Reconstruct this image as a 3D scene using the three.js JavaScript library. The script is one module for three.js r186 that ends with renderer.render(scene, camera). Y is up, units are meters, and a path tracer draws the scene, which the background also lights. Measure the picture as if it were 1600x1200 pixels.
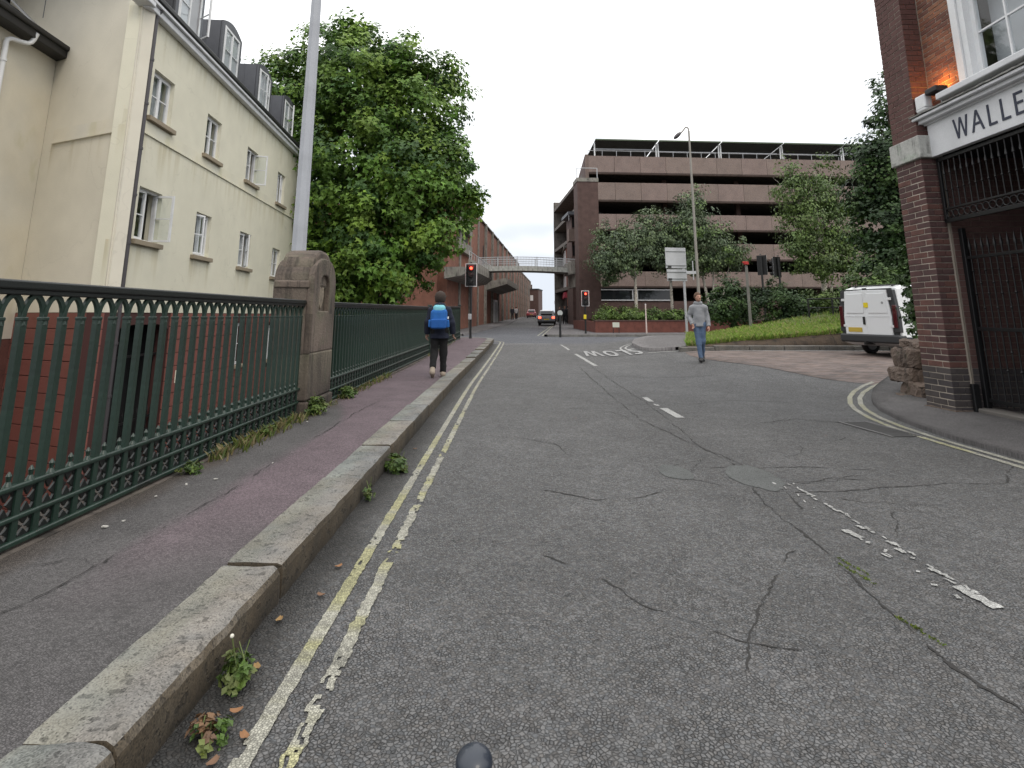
import * as THREE from 'three';
import { mergeGeometries } from 'three/addons/utils/BufferGeometryUtils.js';
import { RoundedBoxGeometry } from 'three/addons/geometries/RoundedBoxGeometry.js';
import { TextGeometry } from 'three/addons/geometries/TextGeometry.js';
import { FontLoader } from 'three/addons/loaders/FontLoader.js';

// ---------------------------------------------------------------- camera, sky, sun, exposure
const scene = new THREE.Scene();
const PITCH = 11 * Math.PI / 180, FOCAL = 900;            // in units of a 1600 x 1200 picture
const PPY = 492 - FOCAL * Math.tan(PITCH), HALF = 1200 - PPY;
const camera = new THREE.PerspectiveCamera(2 * Math.atan(HALF / FOCAL) * 180 / Math.PI, 1600 / (2 * HALF), 0.05, 1500);
camera.setViewOffset(1600, 2 * HALF, 0, HALF - PPY, 1600, 1200);   // a shifted lens
camera.position.set(0, 1.45, 0);
camera.rotation.x = PITCH;
scene.add(camera);

const renderer = new THREE.WebGLRenderer({ antialias: true });
renderer.setSize(1024, 768);
renderer.toneMapping = THREE.LinearToneMapping;
renderer.toneMappingExposure = 1.48;
renderer.shadowMap.enabled = true;

const sun = new THREE.DirectionalLight(0xfff4e4, 0.7);
sun.position.set(30, 60, 22); sun.target.position.set(0, 0, -20);
sun.castShadow = true; sun.shadow.radius = 40; sun.shadow.mapSize.set(2048, 2048);
Object.assign(sun.shadow.camera, { left: -70, right: 70, top: 70, bottom: -70, near: 1, far: 250 });
scene.add(sun, sun.target);

// ---------------------------------------------------------------- numbers and noise
function mulberry(a) { return () => { a = (a + 0x6d2b79f5) | 0; let t = Math.imul(a ^ (a >>> 15), 1 | a); t = (t + Math.imul(t ^ (t >>> 7), 61 | t)) ^ t; return ((t ^ (t >>> 14)) >>> 0) / 4294967296; }; }
const rnd = mulberry(12345);
const rr = (a, b) => a + (b - a) * rnd();
const clamp = (x, a = 0, b = 1) => Math.min(b, Math.max(a, x));
const lerp = (a, b, t) => a + (b - a) * t;
const S = (a, b, x) => { const t = clamp((x - a) / (b - a)); return t * t * (3 - 2 * t); };
function hash2(x, y, s) { let h = Math.imul(x | 0, 374761393) ^ Math.imul(y | 0, 668265263) ^ Math.imul(s | 0, 1442695041); h = Math.imul(h ^ (h >>> 13), 1274126177); h ^= h >>> 16; return (h >>> 0) / 4294967296; }
const mod = (a, n) => ((a % n) + n) % n;
function vnoise(x, y, per, s) {       // value noise that repeats after per cells
  const xi = Math.floor(x), yi = Math.floor(y), fx = x - xi, fy = y - yi, u = fx * fx * (3 - 2 * fx), v = fy * fy * (3 - 2 * fy);
  const x0 = mod(xi, per), x1 = mod(xi + 1, per), y0 = mod(yi, per), y1 = mod(yi + 1, per);
  return lerp(lerp(hash2(x0, y0, s), hash2(x1, y0, s), u), lerp(hash2(x0, y1, s), hash2(x1, y1, s), u), v);
}
function fbm(u, v, freq, oct, s) { let a = 0.5, t = 0, n = 0; for (let i = 0; i < oct; i++) { t += a * vnoise(u * freq, v * freq, freq, s + i * 17); n += a; a *= 0.5; freq *= 2; } return t / n; }
const wn = (x, y, s = 7) => { let a = 0.5, t = 0, n = 0; for (let i = 0; i < 4; i++) { t += a * vnoise(x, y, 65536, s + i); n += a; a *= 0.5; x *= 2.03; y *= 2.03; } return t / n; };  // over the ground
function cells(u, v, n, s) {          // nearest and second distance, id of the nearest cell, repeating n times
  const x = u * n, y = v * n, xi = Math.floor(x), yi = Math.floor(y); let d1 = 9, d2 = 9, id = 0;
  for (let j = -1; j <= 1; j++) for (let i = -1; i <= 1; i++) {
    const cx = mod(xi + i, n), cy = mod(yi + j, n), px = xi + i + hash2(cx, cy, s), py = yi + j + hash2(cx, cy, s + 1), d = Math.hypot(px - x, py - y);
    if (d < d1) { d2 = d1; d1 = d; id = hash2(cx, cy, s + 2); } else if (d < d2) d2 = d;
  }
  return [d1, d2, id];
}
const srgb8 = (x) => Math.round(255 * clamp(x <= 0.0031308 ? x * 12.92 : 1.055 * Math.pow(x, 1 / 2.4) - 0.055));

// a texture pair: colour (relative to the material colour) and height, from f(u, v) => [r, g, b, h]
function texture(n, f, metres) {
  const c = new Uint8Array(n * n * 4), h = new Uint8Array(n * n * 4);
  for (let y = 0; y < n; y++) for (let x = 0; x < n; x++) {
    const o = f((x + 0.5) / n, (y + 0.5) / n), k = (y * n + x) * 4;
    c[k] = srgb8(o[0]); c[k + 1] = srgb8(o[1]); c[k + 2] = srgb8(o[2]); c[k + 3] = 255;
    h[k] = h[k + 1] = h[k + 2] = clamp(o[3]) * 255; h[k + 3] = 255;
  }
  const make = (d, cs) => { const t = new THREE.DataTexture(d, n, n); t.wrapS = t.wrapT = THREE.RepeatWrapping; t.magFilter = THREE.LinearFilter; t.minFilter = THREE.LinearMipmapLinearFilter; t.generateMipmaps = true; if (cs) t.colorSpace = THREE.SRGBColorSpace; t.repeat.set(1 / metres, 1 / metres); t.needsUpdate = true; return t; };
  return { map: make(c, true), bumpMap: make(h, false) };
}
const C = (r, g, b) => new THREE.Color().setRGB(r, g, b);
function mat(r, g, b, o = {}) { return new THREE.MeshPhysicalMaterial({ color: C(r, g, b), roughness: 0.85, metalness: 0, side: THREE.DoubleSide, ...o }); }

// ---------------------------------------------------------------- the sky: an even overcast, a little greyer low down
{
  const W = 1024, H = 512, d = new Float32Array(W * H * 4);
  for (let y = 0; y < H; y++) for (let x = 0; x < W; x++) {
    const el = ((y + 0.5) / H - 0.5) * Math.PI, az = (x + 0.5) / W, k = (y * W + x) * 4;
    let r, g, b;
    if (el >= 0) {
      const up = Math.sin(el), sx = Math.cos(az * 6.283) * (1.2 - up) * 3, sy = Math.sin(az * 6.283) * (1.2 - up) * 3;
      const n = wn(sx * 1.1 + 40, sy * 1.1 + 40, 91) * 0.65 + wn(az * 34 + 3, el * 26 + 9, 55) * 0.35;
      const dark = S(0.3, 0.54, n) * (1 - S(0.1, 0.55, up)) ;
      const L = 0.98 + 0.42 * up;
      r = L * (1 - 0.44 * dark); g = L * (1 - 0.4 * dark); b = L * (1 - 0.34 * dark);
    } else { r = 0.2; g = 0.2; b = 0.19; }
    d[k] = r; d[k + 1] = g; d[k + 2] = b; d[k + 3] = 1;
  }
  const t = new THREE.DataTexture(d, W, H, THREE.RGBAFormat, THREE.FloatType);
  t.mapping = THREE.EquirectangularReflectionMapping; t.magFilter = t.minFilter = THREE.LinearFilter; t.needsUpdate = true;
  scene.background = t; scene.environment = t;
}

// ---------------------------------------------------------------- objects: names, labels, parts
const taken = new Map();
function numbered(n) { const k = taken.get(n) ?? 0; taken.set(n, k + 1); return k ? `${n}_${String(k).padStart(3, '0')}` : n; }
function tag(o, label, category, group, kind) {
  if (label) o.userData.label = label;
  if (category) o.userData.category = category;
  if (group) o.userData.group = group;
  if (kind) o.userData.kind = kind;
  return o;
}
function thing(name, label, category, pos = [0, 0, 0], turn = 0, group) {
  const o = new THREE.Group(); o.name = numbered(name); o.position.set(...pos); o.rotation.y = turn; scene.add(o);
  return tag(o, label, category, group);
}
function sub(name, parent) { const o = new THREE.Group(); o.name = name; parent.add(o); return o; }
function part(name, geo, material, parent, pos, rot) {
  if (Array.isArray(geo)) geo = join(geo);
  const m = new THREE.Mesh(geo, material); m.name = parent ? name : numbered(name); m.castShadow = m.receiveShadow = true;
  if (pos) m.position.set(...pos); if (rot) m.rotation.set(...rot);
  (parent ?? scene).add(m); return m;
}
function copyOf(o, pos, turn, label) { const c = o.clone(); c.name = numbered(o.name.replace(/_\d+$/, '')); c.position.set(...pos); if (turn !== undefined) c.rotation.y = turn; c.userData = { ...o.userData }; if (label) c.userData.label = label; scene.add(c); return c; }

// ---------------------------------------------------------------- geometry helpers
function clean(g) { if (g.index) g = g.toNonIndexed(); for (const k of Object.keys(g.attributes)) if (!['position', 'normal', 'uv', 'color'].includes(k)) g.deleteAttribute(k); return g; }
function join(list) {
  list = list.map(clean);
  const col = list.some((g) => g.attributes.color);
  for (const g of list) {
    if (!g.attributes.uv) g.setAttribute('uv', new THREE.BufferAttribute(new Float32Array(g.attributes.position.count * 2), 2));
    if (!g.attributes.normal) g.computeVertexNormals();
    if (col && !g.attributes.color) g.setAttribute('color', new THREE.BufferAttribute(new Float32Array(g.attributes.position.count * 3).fill(1), 3));
  }
  return list.length === 1 ? list[0] : mergeGeometries(list);
}
function uvs(g, ox = 0, oy = 0) {      // metres, by the face's main direction
  g = clean(g); if (!g.attributes.normal) g.computeVertexNormals();
  const p = g.attributes.position, n = g.attributes.normal, u = new Float32Array(p.count * 2);
  for (let i = 0; i < p.count; i += 3) {
    let a = 0, b = 0, c = 0; for (let k = 0; k < 3; k++) { a += Math.abs(n.getX(i + k)); b += Math.abs(n.getY(i + k)); c += Math.abs(n.getZ(i + k)); }
    for (let k = i; k < i + 3; k++) {
      const x = p.getX(k), y = p.getY(k), z = p.getZ(k);
      const [s, t] = b >= a && b >= c ? [x, z] : a >= c ? [z, y] : [x, y];
      u[k * 2] = s + ox; u[k * 2 + 1] = t + oy;
    }
  }
  g.setAttribute('uv', new THREE.BufferAttribute(u, 2)); return g;
}
function box(w, h, d, x = 0, y = 0, z = 0) { const g = new THREE.BoxGeometry(w, h, d); g.translate(x, y, z); return uvs(g); }
function span(x0, x1, y0, y1, z0, z1) { return box(x1 - x0, y1 - y0, z1 - z0, (x0 + x1) / 2, (y0 + y1) / 2, (z0 + z1) / 2); }
function rbox(w, h, d, r, x = 0, y = 0, z = 0, seg = 2) { const g = new RoundedBoxGeometry(w, h, d, seg, r); g.translate(x, y, z); return uvs(g); }
function cyl(r0, r1, h, x = 0, y = 0, z = 0, n = 14) { const g = new THREE.CylinderGeometry(r1, r0, h, n); g.translate(x, y + h / 2, z); return uvs(g); }   // base radius first
function rod(a, b, r, n = 8, r2) { const A = new THREE.Vector3(...a), B = new THREE.Vector3(...b), g = new THREE.CylinderGeometry(r2 ?? r, r, A.distanceTo(B), n); g.translate(0, A.distanceTo(B) / 2, 0); g.applyQuaternion(new THREE.Quaternion().setFromUnitVectors(new THREE.Vector3(0, 1, 0), B.clone().sub(A).normalize())); g.translate(...a); return clean(g); }
function tube(pts, r, n = 6, seg = 12) { return clean(new THREE.TubeGeometry(new THREE.CatmullRomCurve3(pts.map((p) => new THREE.Vector3(...p))), seg, r, n)); }
function shapeOf(pts, holes = []) { const s = new THREE.Shape(pts.map((p) => new THREE.Vector2(...p))); for (const h of holes) s.holes.push(new THREE.Path(h.map((p) => new THREE.Vector2(...p)))); return s; }
function slab(pts, depth, holes = [], bevel = 0) { const g = new THREE.ExtrudeGeometry(shapeOf(pts, holes), { depth, bevelEnabled: bevel > 0, bevelSize: bevel, bevelThickness: bevel, bevelSegments: 2, curveSegments: 10 }); return uvs(g); }
const rect = (x0, x1, y0, y1) => [[x0, y0], [x1, y0], [x1, y1], [x0, y1]];
function wobble(g, amp, freq, seed = 3) {        // roughen a surface, vertices at one place stay together
  const p = g.attributes.position;
  for (let i = 0; i < p.count; i++) { const x = p.getX(i), y = p.getY(i), z = p.getZ(i);
    const q = (s) => (wn(x * freq + z * freq * 0.71 + s * 9.1 + 50, y * freq + z * freq * 0.53 - s * 4.7 + 50, seed + s) - 0.5) * 2 * amp;
    p.setXYZ(i, x + q(1), y + q(2), z + q(3)); }
  g.computeVertexNormals(); return g;
}
function paint(g, f) { const p = g.attributes.position, n = g.attributes.normal, c = new Float32Array(p.count * 3); for (let i = 0; i < p.count; i++) { const o = f(p.getX(i), p.getY(i), p.getZ(i), n ? n.getY(i) : 0); c[i * 3] = o[0]; c[i * 3 + 1] = o[1]; c[i * 3 + 2] = o[2]; } g.setAttribute('color', new THREE.BufferAttribute(c, 3)); return g; }
function sheet(us, vs, f, uvf, colour) {     // a grid surface; f(u, v) => [x, y, z]
  const nu = us.length, nv = vs.length, P = new Float32Array(nu * nv * 3), U = new Float32Array(nu * nv * 2), K = colour && new Float32Array(nu * nv * 3), I = [];
  for (let j = 0; j < nv; j++) for (let i = 0; i < nu; i++) { const k = j * nu + i, p = f(us[i], vs[j]); P.set(p, k * 3); U.set(uvf ? uvf(...p) : [p[0], p[2]], k * 2); if (K) K.set(colour(...p), k * 3);
    if (i < nu - 1 && j < nv - 1) I.push(k, k + 1, k + nu, k + 1, k + nu + 1, k + nu); }
  const g = new THREE.BufferGeometry(); g.setAttribute('position', new THREE.BufferAttribute(P, 3)); g.setAttribute('uv', new THREE.BufferAttribute(U, 2)); if (K) g.setAttribute('color', new THREE.BufferAttribute(K, 3)); g.setIndex(I); g.computeVertexNormals();
  if (g.attributes.normal.getY(0) < 0) { const x = g.index.array; for (let i = 0; i < x.length; i += 3) { const t = x[i]; x[i] = x[i + 1]; x[i + 1] = t; } g.computeVertexNormals(); }
  return g;
}
const steps = (a, b, s) => { const n = Math.max(1, Math.round(Math.abs(b - a) / s)), o = []; for (let i = 0; i <= n; i++) o.push(a + (b - a) * i / n); return o; };

// ---------------------------------------------------------------- the lie of the land: d is metres ahead of the camera
function gr(X, Z) {
  const d = -Z;
  return 0.2 * S(14, 26, d) + Math.max(0, Math.min(d, 200) - 36) * 0.0098 + 0.25 * S(3.2, 6.2, X) * S(9.5, 15, d) * (1 - S(26, 34, d));
}
const kerbX = (d) => -1.2 + 0.36 * S(11, 27, d);        // road side of the left kerb
const streetL = (d) => -2.9 + 0.1 * (Math.min(d, 60) - 36) + 0.05 * Math.max(0, d - 60), streetR = (d) => 2.05 + 0.105 * (Math.min(d, 55) - 36) + 0.055 * Math.max(0, d - 55);   // kerbs of the street beyond the junction
// ---------------------------------------------------------------- materials
const rot = (u, v) => [u, v];
const T = {};
T.asphalt = texture(2048, (u, v) => {
  const wu = u + 0.004 * (fbm(u, v, 32, 2, 4) - 0.5), wv = v + 0.004 * (fbm(u, v, 32, 2, 8) - 0.5);
  const [d1, d2, id] = cells(wu, wv, 156, 11), e = d2 - d1;
  const [a1, a2, ib] = cells(u, v, 330, 31);
  const mott = fbm(u, v, 8, 5, 2), gap = (1 - S(0.02, 0.12 + 0.3 * fbm(u, v, 60, 2, 14), e)) * (0.72 + 0.28 * S(0.3, 0.6, fbm(u, v, 24, 3, 16)));
  const stone = id > clamp(0.12 + 1.1 * (fbm(u, v, 12, 4, 18) - 0.35), 0.05, 0.8);
  let t = stone ? 0.72 + 0.75 * (hash2(id * 9999, 3, 1) - 0.3) : 0.62 + 0.35 * (ib - 0.5);
  const chip = hash2(id * 9999, 5, 2); if (stone && chip > 0.965) t *= 2.1; if (ib > 0.97 && a1 < 0.4) t += 0.75; if (ib < 0.05 && a1 < 0.45) t *= 0.35;
  t *= 1 - 0.74 * gap * (stone ? 1 : 0.7);
  t *= 0.9 + 0.2 * mott + 0.2 * (hash2(u * 2048, v * 2048, 6) - 0.5);
  const warm = (hash2(id * 9999, 8, 2) - 0.5) * 0.1;
  return [t * (1 + warm), t, t * (1 - warm), (stone ? 0.55 + 0.3 * (1 - d1) : 0.42) * (1 - 0.7 * gap) + 0.1 * ib];
}, 2.6);
T.tarmac = texture(1024, (u, v) => {
  const [d1, d2, id] = cells(u, v, 150, 51), gap = 1 - S(0.02, 0.3, d2 - d1), m = fbm(u, v, 6, 5, 12);
  let t = 0.75 + 0.5 * (hash2(id * 9999, 3, 1) - 0.4); if (hash2(id * 9999, 5, 2) > 0.95) t *= 1.7;
  t *= (1 - 0.5 * gap) * (0.75 + 0.5 * m);
  return [t, t, t, (1 - gap) * 0.7 + 0.3 * id];
}, 1.5);
T.granite = texture(1024, (u, v) => {
  const [d1, d2, id] = cells(u, v, 220, 71), m = fbm(u, v, 5, 6, 22), s = fbm(u, v, 40, 3, 25);
  let t = 0.72 + 0.5 * (id - 0.45) + 0.6 * (m - 0.5); if (hash2(id * 9999, 2, 2) > 0.93) t *= 0.45;
  const pit = S(0.66, 0.75, s); t *= 1 - 0.45 * pit;
  const w = 0.1 * (fbm(u, v, 9, 3, 29) - 0.45);
  return [t * (1 + w), t, t * (1 - 1.4 * w), 0.6 + 0.3 * (m - 0.5) + 0.2 * (s - 0.5) - 0.4 * pit];
}, 1.1);
T.render = texture(1024, (u, v) => {
  const m = fbm(u, v, 3, 6, 32), s = fbm(u, v, 12, 4, 35), k = fbm(u, v, 200, 2, 39);
  const st = S(0.62, 0.8, fbm(u, v * 0.5, 8, 4, 44)) * 0.08;
  const t = 0.94 + 0.16 * (m - 0.5) + 0.08 * (s - 0.5) - st + 0.05 * (k - 0.5), w = 0.05 * (fbm(u, v, 4, 3, 36) - 0.5);
  return [t * (1 + w), t, t * (1 - 2 * w - st), 0.5 + 0.35 * (k - 0.5) + 0.3 * (m - 0.5)];
}, 3.1);
T.speck = texture(1024, (u, v) => {          // exposed aggregate
  const [d1, d2, id] = cells(u, v, 170, 81), m = fbm(u, v, 4, 6, 42);
  let t = 0.75 + 0.75 * (id - 0.45); if (hash2(id * 9999, 2, 4) > 0.9) t *= 1.5;
  t *= 0.75 + 0.5 * m; const w = (hash2(id * 9999, 4, 4) - 0.5) * 0.25;
  return [t * (1 + w), t, t * (1 - w), 0.3 + 0.6 * (1 - d1)];
}, 2.3);
T.brick = texture(512, (u, v) => { const m = fbm(u, v, 6, 5, 52), s = fbm(u, v, 60, 2, 55), t = 0.72 + 0.55 * (m - 0.5) + 0.4 * (s - 0.5), p = S(0.68, 0.8, s); return [t * (1 - 0.4 * p) + 0.12, t * (1 - 0.4 * p) + 0.1, t * (1 - 0.4 * p) + 0.1, 0.5 + 0.4 * (m - 0.5) + 0.4 * (s - 0.5) - 0.5 * p]; }, 0.7);
T.stone = texture(1024, (u, v) => {
  const m = fbm(u, v, 3, 6, 62), s = fbm(u, v, 70, 3, 65), l = S(0.56, 0.7, fbm(u, v, 7, 5, 67)), run = fbm(u, v * 0.15, 24, 4, 69);
  let t = 0.72 + 0.7 * (m - 0.5) + 0.3 * (s - 0.5) - 0.3 * S(0.5, 0.75, run); const g = 0.1 * l;
  return [t * (1 - g), t * (1 - 0.3 * g), t * (1 - g), 0.5 + 0.5 * (m - 0.5) + 0.5 * (s - 0.5)];
}, 1.3);
T.grass = texture(512, (u, v) => { const m = fbm(u, v, 5, 5, 72), s = fbm(u, v, 90, 2, 75), t = 0.4 + 1.1 * s * (0.6 + 0.6 * m); return [t * (0.8 + 0.4 * m), t, t * 0.7, s]; }, 1.7);
T.grain = texture(512, (u, v) => { const m = fbm(u, v, 4, 5, 82), s = fbm(u, v, 128, 2, 85), t = 0.85 + 0.25 * (m - 0.5) + 0.12 * (s - 0.5); return [t, t, t, 0.5 + 0.5 * (s - 0.5) + 0.4 * (m - 0.5)]; }, 1.2);
T.bark = texture(512, (u, v) => { const s = fbm(u, v * 0.25, 28, 4, 92), m = fbm(u, v, 5, 4, 95), t = 0.45 + 0.9 * (s - 0.35) + 0.5 * (m - 0.5); return [t, t * 0.96, t * 0.9, s]; }, 0.8);
T.birch = texture(512, (u, v) => { const s = S(0.62, 0.7, fbm(u * 0.5, v, 26, 3, 96)), m = fbm(u, v, 6, 4, 97), t = (0.9 + 0.3 * (m - 0.5)) * (1 - 0.85 * s); return [t, t * 0.97, t * 0.92, 0.6 - 0.4 * s]; }, 0.9);
T.setts = texture(1024, (u, v) => {          // small block paving, too far off to tell the blocks apart
  const rows = 16, y = v * rows, r = Math.floor(y), x = u * 8 + (r & 1) * 0.5, k = Math.floor(x), fx = x - k, fy = y - r;
  const j = Math.min(fx, 1 - fx) * 2 < 0.07 || Math.min(fy, 1 - fy) < 0.07 ? 1 : 0, id = hash2(mod(k, 8), r, 5), m = fbm(u, v, 6, 5, 99);
  const t = (0.72 + 0.5 * (id - 0.4)) * (0.7 + 0.6 * m) * (1 - 0.45 * j), w = 0.12 * (hash2(mod(k, 8), r, 8) - 0.5);
  return [t * (1 + w), t, t * (1 - w), 0.7 - 0.5 * j + 0.2 * m];
}, 1.7);
const tex = (t, s = 1) => { const o = {}; for (const k of ['map', 'bumpMap']) { const c = t[k].clone(); c.repeat.multiplyScalar(s); c.needsUpdate = true; o[k] = c; } return o; };
const M = {
  asphalt: mat(0.158, 0.157, 0.158, { ...T.asphalt, bumpScale: 0.011, roughness: 0.82, vertexColors: true }),
  tarmac: mat(0.18, 0.171, 0.172, { ...T.tarmac, bumpScale: 0.006, roughness: 0.85, vertexColors: true }),
  granite: mat(0.25, 0.243, 0.228, { ...T.granite, bumpScale: 0.006, vertexColors: true }),
  stone: mat(0.2, 0.155, 0.125, { ...T.stone, bumpScale: 0.01, vertexColors: true }),
  rubble: mat(0.17, 0.125, 0.1, { ...T.stone, bumpScale: 0.02 }),
  cream: mat(0.66, 0.635, 0.515, { ...T.render, bumpScale: 0.004 }),
  creamPale: mat(0.67, 0.63, 0.53, { ...T.render, bumpScale: 0.004 }),
  redRender: mat(0.2, 0.07, 0.056, { ...T.render, bumpScale: 0.004, roughness: 0.7 }),
  joint: mat(0.05, 0.016, 0.014),
  sill: mat(0.3, 0.25, 0.18, { ...T.grain, bumpScale: 0.002 }),
  white: mat(0.78, 0.79, 0.8, { roughness: 0.4, ...T.grain, bumpScale: 0.0004 }),
  whitePaint: mat(0.72, 0.73, 0.75, { ...T.grain, bumpScale: 0.0015, roughness: 0.55 }),
  pipe: mat(0.06, 0.055, 0.06, { roughness: 0.5 }),
  slate: mat(0.035, 0.037, 0.042, { ...T.grain, bumpScale: 0.004, roughness: 0.6 }),
  lead: mat(0.1, 0.105, 0.12, { ...T.grain, bumpScale: 0.003, roughness: 0.55, metalness: 0.2 }),
  black: mat(0.012, 0.012, 0.013, { roughness: 0.55 }),
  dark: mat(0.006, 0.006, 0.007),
  glass: mat(0.93, 0.96, 0.97, { roughness: 0.02, transmission: 1, thickness: 0, ior: 1.5 }),
  darkGlass: mat(0.012, 0.014, 0.016, { roughness: 0.04, specularIntensity: 1 }),
  net: mat(0.55, 0.56, 0.58, { transmission: 0.3, thickness: 0 }),
  rail: mat(0.015, 0.039, 0.0275, { ...tex(T.stone, 0.7), bumpScale: 0.0025, roughness: 0.42, clearcoat: 0.15, clearcoatRoughness: 0.4 }),
  railDark: mat(0.007, 0.01, 0.009, { ...T.grain, bumpScale: 0.0012, roughness: 0.45 }),
  iron: mat(0.008, 0.008, 0.009, { roughness: 0.5, metalness: 0.2 }),
  speck: mat(0.2, 0.145, 0.125, { ...T.speck, bumpScale: 0.006 }),
  concrete: mat(0.3, 0.28, 0.25, { ...T.stone, bumpScale: 0.006 }),
  paleConcrete: mat(0.52, 0.52, 0.49, { ...T.stone, bumpScale: 0.003 }),
  brownBrick: mat(0.1, 0.06, 0.052, { ...tex(T.brick, 0.5), bumpScale: 0.004 }),
  redWall: mat(0.28, 0.125, 0.085, { ...tex(T.brick, 0.4), bumpScale: 0.004 }),
  redWall2: mat(0.235, 0.105, 0.072, { ...tex(T.brick, 0.4), bumpScale: 0.004 }),
  planter: mat(0.17, 0.06, 0.045, { ...tex(T.brick, 0.6), bumpScale: 0.004 }),
  dimMortar: mat(0.17, 0.145, 0.12, { ...T.grain, bumpScale: 0.002 }),
  darkRed: mat(0.15, 0.062, 0.05, { ...tex(T.brick, 0.5), bumpScale: 0.004 }),
  mortar: mat(0.42, 0.37, 0.31, { ...T.grain, bumpScale: 0.002 }),
  steel: mat(0.36, 0.37, 0.38, { ...T.grain, bumpScale: 0.0006, roughness: 0.5, metalness: 0.3 }),
  galv: mat(0.5, 0.51, 0.53, { ...T.grain, bumpScale: 0.0006, roughness: 0.55, metalness: 0.15 }),
  soil: mat(0.075, 0.05, 0.032, { ...T.stone, bumpScale: 0.02 }),
  grassGround: mat(0.1, 0.12, 0.035, { ...T.grass, bumpScale: 0.02 }),
  setts: mat(0.2, 0.155, 0.14, { ...T.setts, bumpScale: 0.004, vertexColors: true }),
  earth: mat(0.09, 0.085, 0.075, { ...T.tarmac, bumpScale: 0.006 }),
  crack: mat(0.024, 0.023, 0.022, { roughness: 0.95 }),
  patch: mat(0.122, 0.129, 0.127, { ...tex(T.tarmac, 1.4), bumpScale: 0.003 }),
  bark: mat(0.14, 0.115, 0.09, { ...T.bark, bumpScale: 0.015 }),
  birchBark: mat(0.6, 0.57, 0.52, { ...T.birch, bumpScale: 0.004 }),
  paintLine: mat(1, 1, 1, { ...tex(T.tarmac, 0.9), bumpScale: 0.005, roughness: 0.7, vertexColors: true }),
  leaf: mat(1, 1, 1, { vertexColors: true, roughness: 0.55, transmission: 0.25, thickness: 0, specularIntensity: 0.6 }),
};
const plain = (m) => { const k = m.clone(); k.map = null; k.bumpMap = null; return k; };
// ---------------------------------------------------------------- ground, road, pavements
{
  const xs = [-400, -200, -100, -60, -40, -25, -16, -10, -6, -3.55, -3.3, -1, 0, 2, 4, 6, 8, 12, 20, 30, 50, 80, 130, 250, 400], zs = [];
  for (const d of [-200, -80, -40, -20, -8, 0, 6, 10, 14, 18, 22, 26, 30.5, 30.9, 36, 45, 60, 80, 110, 150, 200, 260, 400, 700]) zs.push(-d);
  const g = sheet(xs, zs, (x, z) => { const d = -z; return [x, x < -3.5 && d < 30.7 ? -3.3 : gr(x, z) - 0.14, z]; });
  tag(part('ground', g, M.earth), null, null, null, 'structure');
}
const roadTone = (x, y, z) => {
  const d = -z; let t = 0.86 + 0.32 * (wn(x * 0.45 + 30, z * 0.3 + 60, 201) - 0.5) + 0.2 * (wn(x * 1.9 + 30, z * 1.6 + 60, 205) - 0.5) + 0.2 * (wn(x * 7 + 30, z * 7 + 60, 206) - 0.5);
  t *= 1 - 0.1 * Math.exp(-((x - 2.05) ** 2) / 0.12) * S(30, 3, d);
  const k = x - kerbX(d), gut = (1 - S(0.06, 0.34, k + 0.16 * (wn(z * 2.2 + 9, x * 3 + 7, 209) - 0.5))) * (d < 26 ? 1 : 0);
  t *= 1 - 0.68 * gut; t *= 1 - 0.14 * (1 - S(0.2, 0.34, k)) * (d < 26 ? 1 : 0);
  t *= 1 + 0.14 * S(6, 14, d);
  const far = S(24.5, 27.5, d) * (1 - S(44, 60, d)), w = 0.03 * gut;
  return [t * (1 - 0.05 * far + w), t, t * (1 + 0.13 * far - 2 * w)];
};
const roadUV = (x, y, z) => [x * 0.83 - z * 0.56, x * 0.56 + z * 0.83];
{
  const xs = [...steps(-1.3, 7, 0.1), ...steps(7.5, 46, 0.7)], zs = [...steps(4, -16, 0.1), ...steps(-16.25, -26, 0.25)];
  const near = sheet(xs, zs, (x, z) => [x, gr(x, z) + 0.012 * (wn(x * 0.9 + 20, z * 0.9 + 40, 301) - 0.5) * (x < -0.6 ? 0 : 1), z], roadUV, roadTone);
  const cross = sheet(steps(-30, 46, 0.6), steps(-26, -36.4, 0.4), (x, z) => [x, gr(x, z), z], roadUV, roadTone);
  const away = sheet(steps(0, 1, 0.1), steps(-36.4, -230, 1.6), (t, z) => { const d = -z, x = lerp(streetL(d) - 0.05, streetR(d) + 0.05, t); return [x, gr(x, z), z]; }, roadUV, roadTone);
  tag(part('road', join([near, cross, away]), M.asphalt), null, null, null, 'structure');
}
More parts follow.
